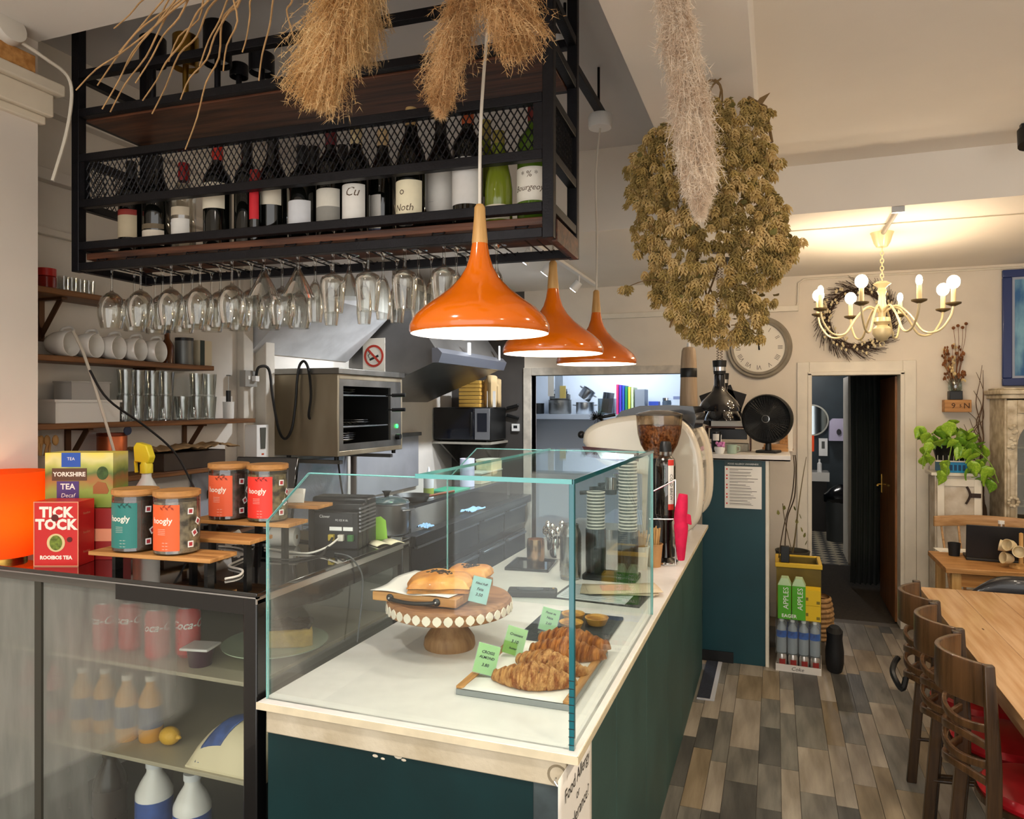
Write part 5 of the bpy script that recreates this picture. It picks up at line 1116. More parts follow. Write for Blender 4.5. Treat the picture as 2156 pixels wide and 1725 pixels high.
for i in range(7): MB().tube([(-.10,-.12,.01+i*.025),(.10,-.12,.01+i*.025),(.10,.12,.01+i*.025),(-.10,.12,.01+i*.025)],.003,5,closed=True).build('wire_hoop', steel, cb2)
for (x,y) in ((-.1,-.12),(.1,-.12),(.1,.12),(-.1,.12)): MB().cyl((x,y,0),(x,y,.17),.004).build('upright', steel, cb2)
# microwave on its bracket, bread boxes, knives, thermostat
mw = thing('microwave','black microwave oven with grey control panel on a wall bracket','microwave',(-2.57,5.78,1.375))
MB().bb(-.27,.27,.0,.38,.012,.30).build('casing', black, mw, bev=.008)
MB().bb(-.26,.12,-.012,0,.02,.29).build('door', M('microwave_door','12141c',.12,coat=.5), mw, bev=.004)
MB().bb(.125,.265,-.01,0,.02,.29).build('control_panel', M('microwave_grey','6d6d70',.35), mw, bev=.004)
MB().bb(.15,.24,-.012,-.01,.09,.25).build('display', M('display_dark','22242c',.2), mw); MB().bb(.09,.11,-.03,-.012,.05,.26).build('handle', black, mw, bev=.004)
for x in (-.22,.22): MB().cyl((x,.05,0),(x,.05,.012),.014).build('foot', black, mw)
simple('microwave_bracket','cream metal wall bracket below the microwave','bracket',(-2.57,5.76,1.30),[('shelf',MB().bb(-.28,.28,.0,.42,.055,.074),M('bracket_cream','a39d90',.4)),('arm',MB().prism([(0,.055),(.40,.055),(.40,-.16)],-.2,-.18,Matrix(((0,0,1,0),(1,0,0,0),(0,1,0,0),(0,0,0,1)))),steel_d),('arm',MB().prism([(0,.055),(.40,.055),(.40,-.16)],.18,.2,Matrix(((0,0,1,0),(1,0,0,0),(0,1,0,0),(0,0,0,1)))),steel_d)])
tbx = thing('takeaway_boxes','stack of yellow kraft takeaway boxes on the microwave','boxes',(-2.50,5.95,1.677))
for i in range(7): MB().bb(-.13,.07+.004*(i%2),-.1,.1,i*.034,i*.034+.03).build('box', M('box_yellow','cfa24c',.7,var=.08), tbx, bev=.003)
bgp = thing('paper_bag_stack','tall pale kraft bags standing on the microwave','paper bag',(-2.335,5.95,1.677)); MB().grid(lambda u,v: (-.055+.11*u, -.05+.02*math.sin(u*9), v*(.24+.04*math.sin(u*PI))), 12, 5).build('bags', M('kraft_bag','cdb183',.8), bgp, solid=.06)
MB().bb(-.03,.05,-.09,-.086,.0,.14).build('white_panel', paper, bgp)
kn = thing('knife_rack','two black utensils on the dark kitchen wall','utensils',(-2.235,YB,1.62))
for (z,a) in ((.06,-14),(-.03,14)): MB().bb(-.06,.06,-.03,-.012,-.014,.014,Matrix.Translation((0,0,z))@Matrix.Rotation(R(a),4,'Y')).build('utensil', black, kn, bev=.006)
simple('thermostat','small white square thermostat on the dark wall','thermostat',(-2.21,YB,1.46),[('case',MB().bb(-.035,.035,-.02,0,0,.065),white),('display',MB().bb(-.018,.018,-.0208,-.02,.025,.05),M('lcd','2a2c2e',.3))])
# ================================================================ store room shelf with pots
SRZ = 1.60; SY0, SY1 = 7.15, 7.55
simple('store_shelf','pale grey shelf with pots in the room behind the counter','shelf',(-2.9,SY0,SRZ),[('board',MB().bb(0.01,2.58,0,.39,-.05,0),M('store_shelf','a9aeb6',.5)),('bracket',MB().bb(.28,.33,.1,.39,-.25,-.05),M('bracket_grey','6a7078',.5)),('bracket',MB().bb(1.6,1.65,.1,.39,-.25,-.05),M('bracket_grey','6a7078',.5))])
def srp(px, dy=.18): p = ony(px,872,SY0+dy); return Vector((p.x,p.y,SRZ+.001))
def pot(label, loc, r, h, mat, lidded=True, tilt=0, rz=0):
    t = thing('saucepan', label, 'pan', loc, rz, 'pans on the store shelf')
    X = Matrix.Rotation(R(tilt),4,'Y')
    MB().lathe([(0,0),(r*.95,0),(r,.008),(r,h),(r+.005,h+.003),(r-.004,h),(r-.004,.01),(0,.008)],28,X=X).build('pan_body', mat, t)
    for s in (-1,1): MB().tube([(s*r,-.03,h*.75),(s*(r+.03),-.02,h*.78),(s*(r+.03),.02,h*.78),(s*r,.03,h*.75)],.005,6,X=X).build('handle', mat, t)
    if lidded: o = MB().lathe([(r,h+.004),(r*.6,h+.02),(0,h+.028)],26,X=X).build('lid', chrome, t); MB().ball((0,0,h+.036),(.02,.012,.014),10,6,X=X).build('knob', black, o)
    return t
pot('black pan at the left end of the store shelf',srp(1131,.17),.075,.11,M('pan_black','151515',.4),False,0,R(90))
pot('wide aluminium saucepan on the store shelf',srp(1179,.2),.12,.145,steel_d,False,0,R(90))
pot('dark steel pan resting inside the wide saucepan',srp(1179,.2)+Vector((0,0,.149)),.11,.05,steel_d,False,0,R(90))
pot('round steel bowl nested on top of the pan pile',srp(1179,.2)+Vector((0,0,.203)),.10,.055,chrome,False,0,R(80))
pot('small shiny steel casserole with rim on the store shelf',srp(1232,.2),.095,.12,steel,False)
pot('tilted steel pan lying on the small casserole',srp(1232,.2)+Vector((-.015,0,.163)),.07,.11,steel,False,35,0)
bx_ = thing('clear_bin','clear plastic bin holding dark trays on the store shelf','bin',srp(1281,.2))
MB().bb(-.08,.08,-.13,.13,0,.003).bb(-.08,-.077,-.13,.13,0,.16).bb(.077,.08,-.13,.13,0,.16).bb(-.08,.08,-.13,-.127,0,.16).build('bin', clear('bin_plastic','c9d6dd',.2,.5,.1), bx_)
for i in range(3): MB().bb(-.06+.03*i,-.048+.03*i,-.1,.1,.012,.22,Matrix.Rotation(R(8),4,'Y')).build('tray', M('tray_dark','2d333a',.4), bx_)
for i,(c,h_) in enumerate((('d63a72',.30),('5a3ab8',.295),('2f58b8',.29),('2b8a5a',.28),('d2d44a',.275),('d6e2b0',.27),('8d929a',.25))):
    p = srp(1304+i*6.2 if i < 6 else 1352,.16)
    simple('ring_binder',('pink','purple','blue','green','yellow','pale green','wide grey')[i]+' folder standing on the store shelf','folder',p,[('cover',MB().bb(-.011 if i<6 else -.055,.011 if i<6 else .04,-.1,.12,0,h_),M('binder_'+c,c,.5))])
simple('blue_white_box','small blue and white box on the store shelf','box',srp(1378,.18),[('box',MB().bb(-.045,.045,-.06,.06,0,.09),M('box_pale','cfd9ea',.5)),('lid',MB().bb(-.048,.048,-.064,.064,.09,.13),M('box_blue','3a55b8',.5))])
simple('clip_jar','glass clip-top jar on the store shelf','jar',srp(1404,.18),[('jar',MB().lathe([(0,0),(.045,0),(.045,.12),(.04,.14),(0,.14)],22),M('jar_dark','4b5560',.2)),('lid',MB().lathe([(0,.14),(.044,.14),(.044,.165),(0,.165)],20),chrome)])
simple('white_carton','white carton at the end of the store shelf','carton',srp(1428,.18),[('carton',MB().bb(-.045,.05,-.07,.07,0,.2),M('carton_white','d9e1ea',.6)),('print',MB().bb(-.04,.04,-.071,-.07,.15,.18),M('print_lilac','8a93b5',.6))])
ntc = thing('pinned_notices','white and yellow notices pinned by the store doorway','notice',(-1.985,6.72,1.76)); 
MB().bb(-.09,-.03,0,.004,.02,.28).build('sheet', paper, ntc); MB().bb(-.02,.06,.004,.008,.0,.26).build('sheet', M('notice_blue','b5c4d8',.7), ntc); MB().bb(.03,.09,-.002,.002,.0,.12).build('sheet', M('notice_yellow','e0c874',.7), ntc)
sl_ = thing('strip_light','cool white strip light on the store room ceiling','light',(-1.5,6.9,2.5))
MB().bb(-.6,.6,-.05,.05,-.04,0).build('housing', white, sl_); MB().bb(-.58,.58,-.03,.03,-.055,-.04).build('tube', M('tube_cool','ffffff',.5,em='cfe2ff',es=7), sl_)
light('strip_glow_offscreen','AREA',(0,0,-.07),10,COOL,.7,parent=sl_)
# ================================================================ espresso machine at the far end of the counter
cmw = M('machine_cream','e4dac6',.08,coat=.8); EY0, EY1 = 4.0, 4.72
em_ = thing('espresso_machine','cream retro espresso machine with glossy rounded end panels','coffee machine',(-.70,EY0,ZC))
def mp_(px,py): p = ony(px,py,EY0); return (p.x+.70, p.z-ZC)
prof = [(1225,932),(1230,908),(1258,889),(1310,877),(1385,871),(1425,880),(1455,905),(1474,950),(1481,1010),(1478,1075),(1464,1108),(1438,1125),(1416,1120),(1402,1090),(1394,1040),(1372,1008),(1335,997),(1295,990),(1262,975),(1240,955)]
pp = [Vector((*mp_(*q),0)) for q in prof]; pc = [(v.x,v.y) for v in crm(pp+[pp[0]],4)][:-1]
XE = Matrix(((1,0,0,0),(0,0,1,0),(0,1,0,0),(0,0,0,1)))
MB().prism(pc,0,.09,XE).build('end_panel', cmw, em_, bev=.03, seg=4)
MB().prism(pc,EY1-EY0-.09,EY1-EY0,XE).build('end_panel', cmw, em_, bev=.03, seg=4)
ctr = (.02,.45); inner = [((x-ctr[0])*.93+ctr[0],(z-ctr[1])*.93+ctr[1]) for x,z in pc]
MB().prism(inner,.09,EY1-EY0-.09,XE).build('body', M('machine_body','d2c7b2',.15,coat=.5), em_)
bnd = [mp_(*q) for q in ((1226,940),(1300,946),(1345,950),(1345,972),(1300,972),(1236,962))]
MB().prism(bnd,-.003,.003,XE).build('trim_band', M('maroon','4a1218',.3,coat=.4), em_)
MB().prism([mp_(*q) for q in ((1256,951),(1335,957),(1335,968),(1266,966))],-.0045,-.002,XE).build('chrome_badge', chrome, em_)
top = [mp_(*q) for q in ((1285,884),(1300,866),(1340,855),(1400,853),(1455,856),(1462,880),(1456,905),(1425,884),(1385,875),(1310,880))]
MB().prism(top,.10,EY1-EY0-.1,XE).build('cup_rail', M('cup_rail_black','15171c',.2,coat=.5), em_)
for y in (.1,.33,.56):
    x,z = mp_(1222,917); MB().ball((x-.02,y,z),.022).cyl((x-.02,y,z),(x+.05,y,z),.008).build('steam_knob', black, em_)
    MB().cyl((-.19,y,.36),(-.19,y,.28),.035,.032).build('group_head', chrome, em_)
    MB().cyl((-.19,y,.29),(-.19,y,.262),.036).tube([(-.22,y,.277),(-.29,y,.27),(-.37,y,.262)],.012,10).build('portafilter', black, em_)
MB().bb(-.28,.15,.08,EY1-EY0-.08,.06,.10).build('drip_tray', steel, em_)
MB().bb(.0,.2,.05,EY1-EY0-.05,.05,.42).build('rear_housing', M('machine_body','d2c7b2',.15), em_)
for (x,y) in ((-.2,.12),(.2,.12),(-.2,.6),(.2,.6)): MB().cyl((x,y,0),(x,y,.08),.022).build('foot', chrome, em_)
bsh = thing('cleaning_brush','bushy black cleaning brush lying on the machine rail','brush',ony(1258,884,EY0+.2)+Vector((0,0,.01)))
mb = MB()
for k in range(160):
    d = Vector((rnd(-1,1),rnd(-.6,.6),rnd(-.4,1))).normalized()*rnd(.03,.055); mb.tube([(0,0,0),d],.0012,3)
mb.build('bristles', black, bsh, kind='stuff', fix=False); MB().cyl((0,0,0),(.1,.03,.02),.009).build('handle', black, bsh)
# pepper mill on top
pmx = ony(1450,868,4.45)
ml = thing('pepper_mill','tall pale wooden pepper mill with black band on the machine','pepper mill',(pmx.x,pmx.y,1.688)); ml.scale = (1,1,.93)
mw_ = wood('mill_wood','b39a7c','9c8468',.5,axis=2)
MB().lathe([(0,0),(.052,0),(.053,.02),(.05,.12),(.048,.19)],30).build('base', mw_, ml)
MB().lathe([(.0485,.188),(.0495,.19),(.0488,.245),(.0478,.247)],30).build('band', black, ml)
MB().lathe([(.0475,.246),(.046,.3),(.041,.36),(.034,.378),(.014,.385),(0,.386)],30).build('head', mw_, ml)
MB().lathe([(0,.385),(.011,.385),(.009,.41),(0,.412)],16).build('nut', white, ml)
# ---- bean grinder
gr = thing('coffee_grinder','black coffee grinder with clear hopper full of beans','grinder',(-.566,3.78,ZC))
MB().lathe([(0,0),(.085,0),(.085,.02),(.07,.05),(.062,.3),(.055,.44),(.05,.5),(0,.5)],30).build('grinder_body', M('grinder_black','17181a',.3), gr)
hpz = .495
MB().lathe([(.045,hpz),(.07,hpz+.03),(.095,hpz+.075),(.110,hpz+.13),(.117,hpz+.20),(.118,hpz+.228)],40).build('hopper', clear('hopper_smoke','d9cbb8',.06,.6,.03), gr, fix=False)
MB().lathe([(0,hpz+.002),(.043,hpz+.002),(.068,hpz+.032),(.092,hpz+.076),(.107,hpz+.13),(.112,hpz+.172),(.1,hpz+.176),(0,hpz+.178)],40).build('beans', M('coffee_beans','c98c58',.4,col2='7c4a26',vs=70,bump=1,bs=75,detail=1), gr)
MB().lathe([(.121,hpz+.225),(.122,hpz+.232),(.10,hpz+.24),(.05,hpz+.252),(0,hpz+.254)],40).build('lid', M('lid_smoke','4a443e',.15,coat=.5), gr)
# ---- cold brew bottle, wire stand and pink cloth
bx0, by0 = -.508, 3.60
cbz = thing('bottle_pedestal','black pedestal base under the cold brew bottle','stand',(bx0,by0,ZC))
MB().lathe([(0,0),(.06,0),(.06,.012),(.03,.03),(.026,.1),(.03,.2),(.045,.225),(.045,.235),(0,.235)],26).build('pedestal', blackg, cbz); MB().lathe([(.058,.0),(.064,.003),(.064,.012),(.058,.012)],26).build('chrome_ring', chrome, cbz)
bo = thing('cold_brew_bottle','clear bottle of dark cold brew with white and red strip label','bottle',(bx0,by0,ZC+.236),R(10))
MB().lathe([(0,.004),(.046,.002),(.047,.24),(0,.24)],28).build('coffee', M('cold_brew','180a05',.1), bo)
MB().lathe([(0,0),(.048,0),(.0495,.006),(.0495,.245),(.044,.275),(.03,.29),(.03,.31)],32).build('bottle', clear('bottle_clear2','f0ece4',.05,.6,.02), bo, fix=False)
MB().lathe([(0,.31),(.03,.31),(.028,.345),(.022,.36),(0,.362)],22).build('stopper', black, bo)
MB().lathe([(.0503,.03),(.0503,.275)],8,a0=R(-78),a1=R(-42)).build('strip_label', paper, bo, fix=False)
for z in (.03,.245): MB().lathe([(.0507,z),(.0507,z+.028)],8,a0=R(-78),a1=R(-42)).build('red_label_end', M('label_red','d8382e',.5), bo, fix=False)
MB().text('COLD BREW',.022,Matrix.Translation((0,0,.14)) @ rotz(R(30)) @ Matrix.Translation((0,-.0512,0)) @ Matrix.Rotation(R(90),4,'Y')).build('lettering', tx, bo, smooth=False, fix=False)
ws = thing('wire_stand','slim steel wire holder standing beside the cold brew bottle','wire stand',(bx0+.055,by0-.055,ZC))
for (a,b) in (((-.10,-.03,.36),(0,0,.415)),((0,0,.415),(0,0,.005)),((0,0,.005),(-.05,-.022,.005)),((0,0,.225),(-.12,-.035,.225))): MB().tube([a,b],.004,7).build('wire', chrome, ws)
ckp = thing('pink_cloth','bright pink cloth knotted over the wire stand','cloth',(bx0+.082,by0-.060,ZC+.012))
pts = [(0,.0,.02),(0,-.005,.10),(0,0,.17),(-.002,.0,.23),(.004,0,.28),(.010,0,.335)]
MB().tube(crm(pts,5),[.016+.019*math.sin(i/25*PI*.9)*(1 if i<12 else .8) for i in range(26)],12).build('hanging_part', M('pink_fabric','d8124a',.7,var=.12,vs=18), ckp); 
MB().prism([(0,0),(.045,-.012),(.05,-.06),(.008,-.05)],-.008,.008,Matrix.Translation((.0,0,.25))@Matrix.Rotation(R(90),4,'X')).build('loose_end', M('pink_fabric','d8124a',.7), ckp, bev=.004)
# ================================================================ tall teal cabinet
TC = (-.46,-.04,4.97,5.55,1.335)
tc_ = thing('tall_cabinet','tall teal cabinet with white worktop and white end panel','cabinet',(TC[0],TC[2],0))
tw_, td_ = TC[1]-TC[0], TC[3]-TC[2]
MB().bb(0,tw_-.022,.002,td_,0,TC[4]).build('teal_body', teal, tc_, bev=.002)
MB().bb(tw_-.022,tw_,-.004,td_,0,TC[4]).build('white_end_panel', trimw, tc_, bev=.002)
MB().bb(-.02,tw_+.13,-.02,td_+.02,TC[4],TC[4]+.012).bb(-.02,tw_+.13,-.02,.0,TC[4]-.0,TC[4]+.038).bb(-.02,tw_+.13,.0,td_+.02,TC[4]+.012,TC[4]+.038).build('worktop', M('worktop_pale','ddd8d2',.4), tc_, bev=.002)
MB().bb(.0,.20,-.01,.002,.0,.07).build('kick_strip', black, tc_)
ps_ = thing('allergen_poster','white printed food allergy poster with red markers on the teal cabinet','poster',(-.20,4.962,1.02))
MB().bb(-.115,.115,0,.003,0,.305).build('sheet', paper, ps_)
MB().bb(-.115,.115,-.0006,0,.275,.305).build('header', M('poster_dark','3a4a4c',.6), ps_)
MB().text('FOOD ALLERGY AWARENESS',.0145,Matrix.Translation((0,-.001,.29))).build('lettering', white, ps_, smooth=False, fix=False)
for i in range(12):
    z = .255-i*.0205
    MB().bb(-.085,-.085+rnd(.10,.185),-.0006,0,z,z+.0035).build('printed_line', M('ink_soft','6a625c',.7), ps_); MB().bb(-.085,-.085+rnd(.05,.15),-.0006,0,z-.007,z-.005).build('printed_line', M('ink_soft','6a625c',.7), ps_)
    if i%3 != 1: MB().bb(-.106,-.097,-.0008,0,z-.004,z+.006).build('red_marker', M('label_red','d8382e',.5), ps_)
# ---- fan
TZ = TC[4]+.0385
fc = ony(1616,882,5.18)
fn_ = thing('desk_fan','round black desk fan with dark grille on the tall cabinet','fan',(fc.x,fc.y,TZ),R(-14))
hz = fc.z-TZ; XFn = Matrix.Translation((0,0,hz))@Matrix.Rotation(R(90),4,'X')
MB().lathe([(.0,-.12),(.06,-.12),(.13,-.09),(.16,-.04),(.166,0),(.166,.03),(.158,.045),(.155,.03),(.15,0),(0,-.02)],44,X=XFn).build('housing', M('fan_black','191a1b',.3), fn_)
for k in range(26):
    r_ = .026+k*.0051; MB().tube([(r_*math.cos(a),r_*math.sin(a),.043-.0005*k) for a in [2*PI*i/40 for i in range(40)]],.0014,4,closed=True,X=XFn).build('grille_ring', M('fan_grille','26282a',.3), fn_)
for k in range(48):
    a = 2*PI*k/48; MB().tube([(.02*math.cos(a),.02*math.sin(a),.044),(.157*math.cos(a+.35),.157*math.sin(a+.35),.04)],.0011,4,X=XFn).build('grille_spoke', M('fan_grille','26282a',.3), fn_)
for k in range(5):
    a = 2*PI*k/5; MB().grid(lambda u,v,a=a: ((.03+.11*u)*math.cos(a+v*.9),(.03+.11*u)*math.sin(a+v*.9),.005+.02*v), 5, 5, X=XFn).build('blade', M('fan_blade','0b0c0c',.7), fn_, solid=.002)
MB().lathe([(0,.052),(.022,.05),(.028,.042),(0,.04)],26,X=XFn).build('hub', black, fn_); MB().lathe([(.022,.0515),(.026,.0505),(.026,.049),(.022,.049)],26,X=XFn).build('hub_ring', steel, fn_)
MB().cyl((0,.02,.015),(0,.02,hz-.155),.022,.018).build('neck', black, fn_); MB().bb(-.07,.07,-.04,.09,0,.018).build('base', black, fn_, bev=.006)
# ---- heat lamps on coiled cords
def heatlamp(label, px, py, y, r):
    p = ony(px,py,y); t = thing('heat_lamp', label, 'heat lamp', (p.x,p.y,p.z), 0, 'heat lamps over the pass')
    MB().lathe([(r,0),(r*.97,.02),(r*.80,.065),(r*.52,.105),(r*.31,.135),(r*.25,.165),(r*.25,.235),(r*.2,.24),(0,.24)],40).build('shade', M('heatlamp_black','0d0e12',.08,coat=.8), t)
    MB().lathe([(r*.98,.001),(r*.75,.06),(0,.13)],36).build('shade_lining', white, t, fix=False)
    MB().lathe([(0,.24),(r*.27,.24),(r*.3,.27),(r*.33,.33),(0,.335)],24).build('connector', black, t)
    MB().lathe([(r*.305,.262),(r*.31,.298)],24).build('silver_band', chrome, t, fix=False)
    H2 = ZB-p.z; n = 420
    MB().tube([(.016*math.cos(i*.62)*0+.008*math.cos(i*.62)-.01,.008*math.sin(i*.62),.33+(H2-.34)*i/n) for i in range(n+1)],.0022,4).build('coiled_cord', M('coil_brown','4a3826',.5), t)
    MB().lathe([(0,-.03),(.05,-.03),(.05,0),(0,0)],20,(0,0,H2)).build('ceiling_rose', black, t)
heatlamp('nearer glossy black heat lamp hanging on a coiled cord',1515,866,4.90,.137)
heatlamp('second black heat lamp hanging just behind and below',1522,886,5.25,.125)
# ---- clutter on the cabinet
def on(px, y): p = ony(px,950,y); return Vector((p.x,p.y,TZ))
def ppf(px,y,dz=0): v = on(px,y); v.z += dz; return v
mn = thing('menu_boards','two black menu folders standing tilted behind the heat lamps','menu',on(1522,5.53)+Vector((0,.0,0)))
for (x,a) in ((-.09,18),(.10,-20)): MB().bb(-.12,.12,-.004,.004,.16,.46,Matrix.Translation((x,0,0))@Matrix.Rotation(R(a),4,'Y')).build('folder', M('folder_black','1c1b1d',.6), mn, bev=.002)
simple('brown_tray_shelf','brown wooden letter tray stack with papers on the cabinet','tray',on(1535,5.38),[('board',MB().bb(-.16,.15,-.06,.1,.16,.172),walnut),('side',MB().bb(-.16,-.15,-.06,.1,0,.16),walnut),('side',MB().bb(.14,.15,-.06,.1,0,.16),walnut),('box',MB().bb(-.13,.12,-.03,.1,.08,.15),black),('papers',MB().bb(-.14,.13,-.06,.08,0,.05),M('papers_cream','cfc6b0',.8,var=.1,vs=50)),('papers',MB().bb(-.12,.1,-.05,.09,.173,.21),paper)])
simple('wooden_boards','stack of light wooden boards behind the fan','boards',on(1640,5.44),[('board',MB().bb(-.11,.06,-.08,.08,0,.022),oak),('board',MB().bb(-.1,.05,-.08,.08,.022,.045),oak),('upright',MB().bb(.06,.09,-.02,.02,0,.2),trimw)])
simple('green_mug','small sage green mug on the cabinet front','mug',on(1541,5.03),[('cup',MB().lathe([(0,0),(.03,0),(.033,.06),(.03,.06),(.028,.006),(0,.006)],22),M('sage','9fb3a0',.4)),('handle',MB().tube([(.031,0,.015),(.05,0,.02),(.05,0,.045),(.031,0,.05)],.004,6),M('sage','9fb3a0',.4))])
pf = thing('flower_pot','white pot of pink paper flowers beside the machine','flowers',on(1515,5.0)); MB().lathe([(0,0),(.025,0),(.035,.03),(.033,.045),(0,.045)],20).build('pot', white, pf)
for k in range(14):
    a = rnd(0,6.28); q = rnd(0,.03); MB().ball((q*math.cos(a),q*math.sin(a),.05+rnd(0,.02)),.011,8,5).build('blossom', M('pink_petal','d98ac0',.7), pf)
simple('tall_pen_jar','dark jar with pens and white label beside the flowers','jar',on(1508,5.16),[('jar',MB().lathe([(0,0),(.032,0),(.032,.14),(0,.14)],20),M('jar_black','1d1d20',.3)),('label',MB().lathe([(.0325,.08),(.0325,.125)],10,a0=R(-130),a1=R(-50)),paper),('pen',MB().cyl((.03,-.03,.0),(.035,-.032,.12),.003),white)])
dr = ony(1668,905,6.0)
simple('wooden_blocks','small stacked wooden ornaments on a wall ledge by the doorway','ornament',(-.02,YB,1.34),[('ledge',MB().bb(-.01,.15,-.10,0,0,.012),oak),('block',MB().bb(.04,.13,-.08,-.02,.012,.05),oak),('block',MB().bb(.05,.12,-.07,-.02,.05,.085),oaky),('block',MB().bb(.06,.11,-.07,-.02,.085,.13),oak)])
# cables beside the cabinet with power adaptor
ad = thing('power_adaptor','black power adaptor hanging from cables beside the cabinet','adaptor',(.06,5.245,.632)); MB().bb(-.028,.028,-.018,.018,0,.11).build('brick', black, ad, bev=.004)
cable('fan_cable','twisted brown cable hanging down from the worktop',[(.115,4.93,1.38),(.122,4.94,1.3),(.115,5.05,1.1),(.075,5.18,.95),(.062,5.23,.8),(.06,5.245,.745)],.004,M('cable_brown','4a3b2c',.6))
cable('fan_cable','second thin cable hanging beside the twisted one',[(.105,4.93,1.38),(.112,4.94,1.28),(.1,5.1,1.1),(.06,5.2,.92),(.035,5.23,.78),(.02,5.24,.66)],.0035,M('cable_brown','4a3b2c',.6))
# ---- floor: mat, stacked drinks
mt = thing('door_mat','dark blue mat with white edge at the counter end','mat',(-.43,4.29,.001))
MB().bb(0.002,.075,.015,.66,0,.006).build('pile', M('mat_blue','2a2f3c',.95,var=.15,vs=60,bump=.4,bs=200), mt); MB().bb(.075,.10,.0,.66,0,.005).bb(.002,.075,.0,.015,0,.005).build('edge', M('mat_edge','b9bcc4',.6), mt)
q0 = onz(1633,1402,0); QX, QY = .0, 4.93
cbx = thing('can_tray','white cardboard tray with cola lettering holding small cans','tray',(QX,QY,0),R(-3))
MB().bb(0,.27,0,.27,0,.006).bb(0,.27,0,.004,.006,.045).bb(0,.27,.266,.27,.006,.045).bb(0,.004,.004,.266,.006,.045).bb(.266,.27,.004,.266,.006,.045).build('tray', M('tray_card','d9d2ca',.7), cbx)
MB().text('Coke',.034,Matrix.Translation((.13,-.0008,.022)),shear=.25).build('lettering', tx, cbx, smooth=False, fix=False)
can0 = None
for i in range(4):
    for j in range(4):
        p = Vector((QX,QY,0))+rotz(R(-3))@Vector((.036+i*.066,.036+j*.066,.007))
        if can0 is None:
            can0 = thing('drink_can','silver drinks can with red print in the floor tray','can',p,0,'cans in the floor tray')
            MB().lathe([(0,.003),(.024,0),(.031,.01),(.031,.085),(.026,.1),(0,.1)],20).build('can_body', M('can_silver','c9c2bc',.25,metal=.7), can0); MB().lathe([(.0315,.03),(.0315,.07)],8,a0=R(-120),a1=R(-50)).build('print', M('can_print','8c2a26',.4), can0, fix=False); MB().lathe([(.0255,.098),(.027,.102),(.024,.102),(0,.1)],18).build('lid', chrome, can0)
        else: dup(can0, p)
wb0 = None
wbm = M('water_plastic','d5dde2',.12,trans=.55,coat=.4)
for i in range(4):
    for j in range(4):
        p = Vector((QX,QY,0))+rotz(R(-3))@Vector((.034+i*.066,.04+j*.066,.112))
        if wb0 is None:
            wb0 = thing('water_bottle','small clear water bottle with blue label in the shrink pack','bottle',p,0,'water bottles in the shrink pack')
            MB().lathe([(0,0),(.029,0),(.031,.01),(.031,.12),(.029,.13),(.031,.14),(.027,.165),(.013,.185),(.0125,.2)],20).build('bottle_body', wbm, wb0, fix=False)
            MB().lathe([(.0316,.10),(.0316,.143)],20).build('blue_label', M('water_label','2a62b8',.4,var=.4,vs=20), wb0, fix=False); MB().lathe([(0,.2),(.014,.198),(.014,.215),(0,.216)],16).build('cap', white, wb0)
        else: dup(wb0, p)
shr = tag(MB().bb(-.002,.268,-.0,.272,.111,.3295).build('shrink_wrap', clear('shrink_wrap','eef2f4',.06,.25,.15), None, loc=(QX,QY,0), rot=(0,0,R(-3))),'clear plastic wrap around the water bottle pack','wrap')
for k in range(2):
    t = thing('juice_carton',('green apple juice carton reading APPLES, beside the teal cabinet','green apple juice carton reading APPLES, beside yellow boxes')[k],'carton',(QX+.055+.085*k,QY+.05,.330),R(-3),'green juice cartons')
    MB().bb(-.04,.04,-.04,.04,0,.215).build('carton', M('juice_green','4ea41e',.4), t, bev=.002)
    MB().prism([(-.04,0),(.04,0),(.02,.045),(-.02,.045)],-.04,.04,TR((0,0,.215),R(90))).build('gable_top', M('juice_top','b9d6a8',.35), t)
    MB().text('APPLES',.045,Matrix.Translation((0.01,-.0408,.135))@Matrix.Rotation(R(-90),4,'Y')).build('lettering', white, t, smooth=False, fix=False)
    if k == 0: MB().text('EAGER',.03,Matrix.Translation((.028,-.0408,.022)),fat=.0005).build('lettering', white, t, smooth=False, fix=False)
for k in range(2):
    simple('yellow_box',('lower yellow carton beside the green juice cartons','upper yellow carton beside the green juice cartons')[k],'carton',(QX+.225,QY+.07,.330+.098*k),[('carton',MB().bb(-.045,.045,-.055,.055,0,.096),M('box_bright_yellow','d9b416',.5)),('print',MB().bb(-.042,-.028,-.0556,-.055,.03,.05),M('print_olive','7a6a1a',.6)),('print',MB().bb(.02,.04,-.0556,-.055,.012,.03),M('print_olive','7a6a1a',.6))],R(-3))
yc = thing('yellow_crate','yellow open crate standing behind the stacked drinks','crate',(QX+.005,QY+.30,0))
MB().bb(0,.28,0,.02,.0,.62).bb(0,.02,.02,.30,0,.62).bb(.26,.28,.02,.30,0,.62).bb(0,.28,.28,.30,0,.62).bb(0,.28,.0,.3,0,.02).build('crate_walls', M('crate_brown','6b5a1e',.6,var=.2), yc)
MB().bb(-.008,.288,-.008,.018,.60,.63).bb(-.008,.288,.285,.308,.60,.63).bb(-.008,.018,.018,.285,.60,.63).bb(.264,.288,.018,.285,.60,.63).build('rim', M('crate_yellow','d2ad2a',.5), yc, bev=.004)
bs = thing('black_bag','black fabric bag standing beside the drinks','bag',(QX+.355,QY+.14,0)); MB().lathe([(0,0),(.045,.0),(.055,.05),(.056,.12),(.046,.20),(.05,.25),(.03,.275),(0,.27)],18,sy=1.8).build('bag', M('bag_black','141416',.7), bs)
wbk = thing('wicker_basket','pale woven basket on the floor beside the doorway','basket',(.305,5.72,0)); bp = []
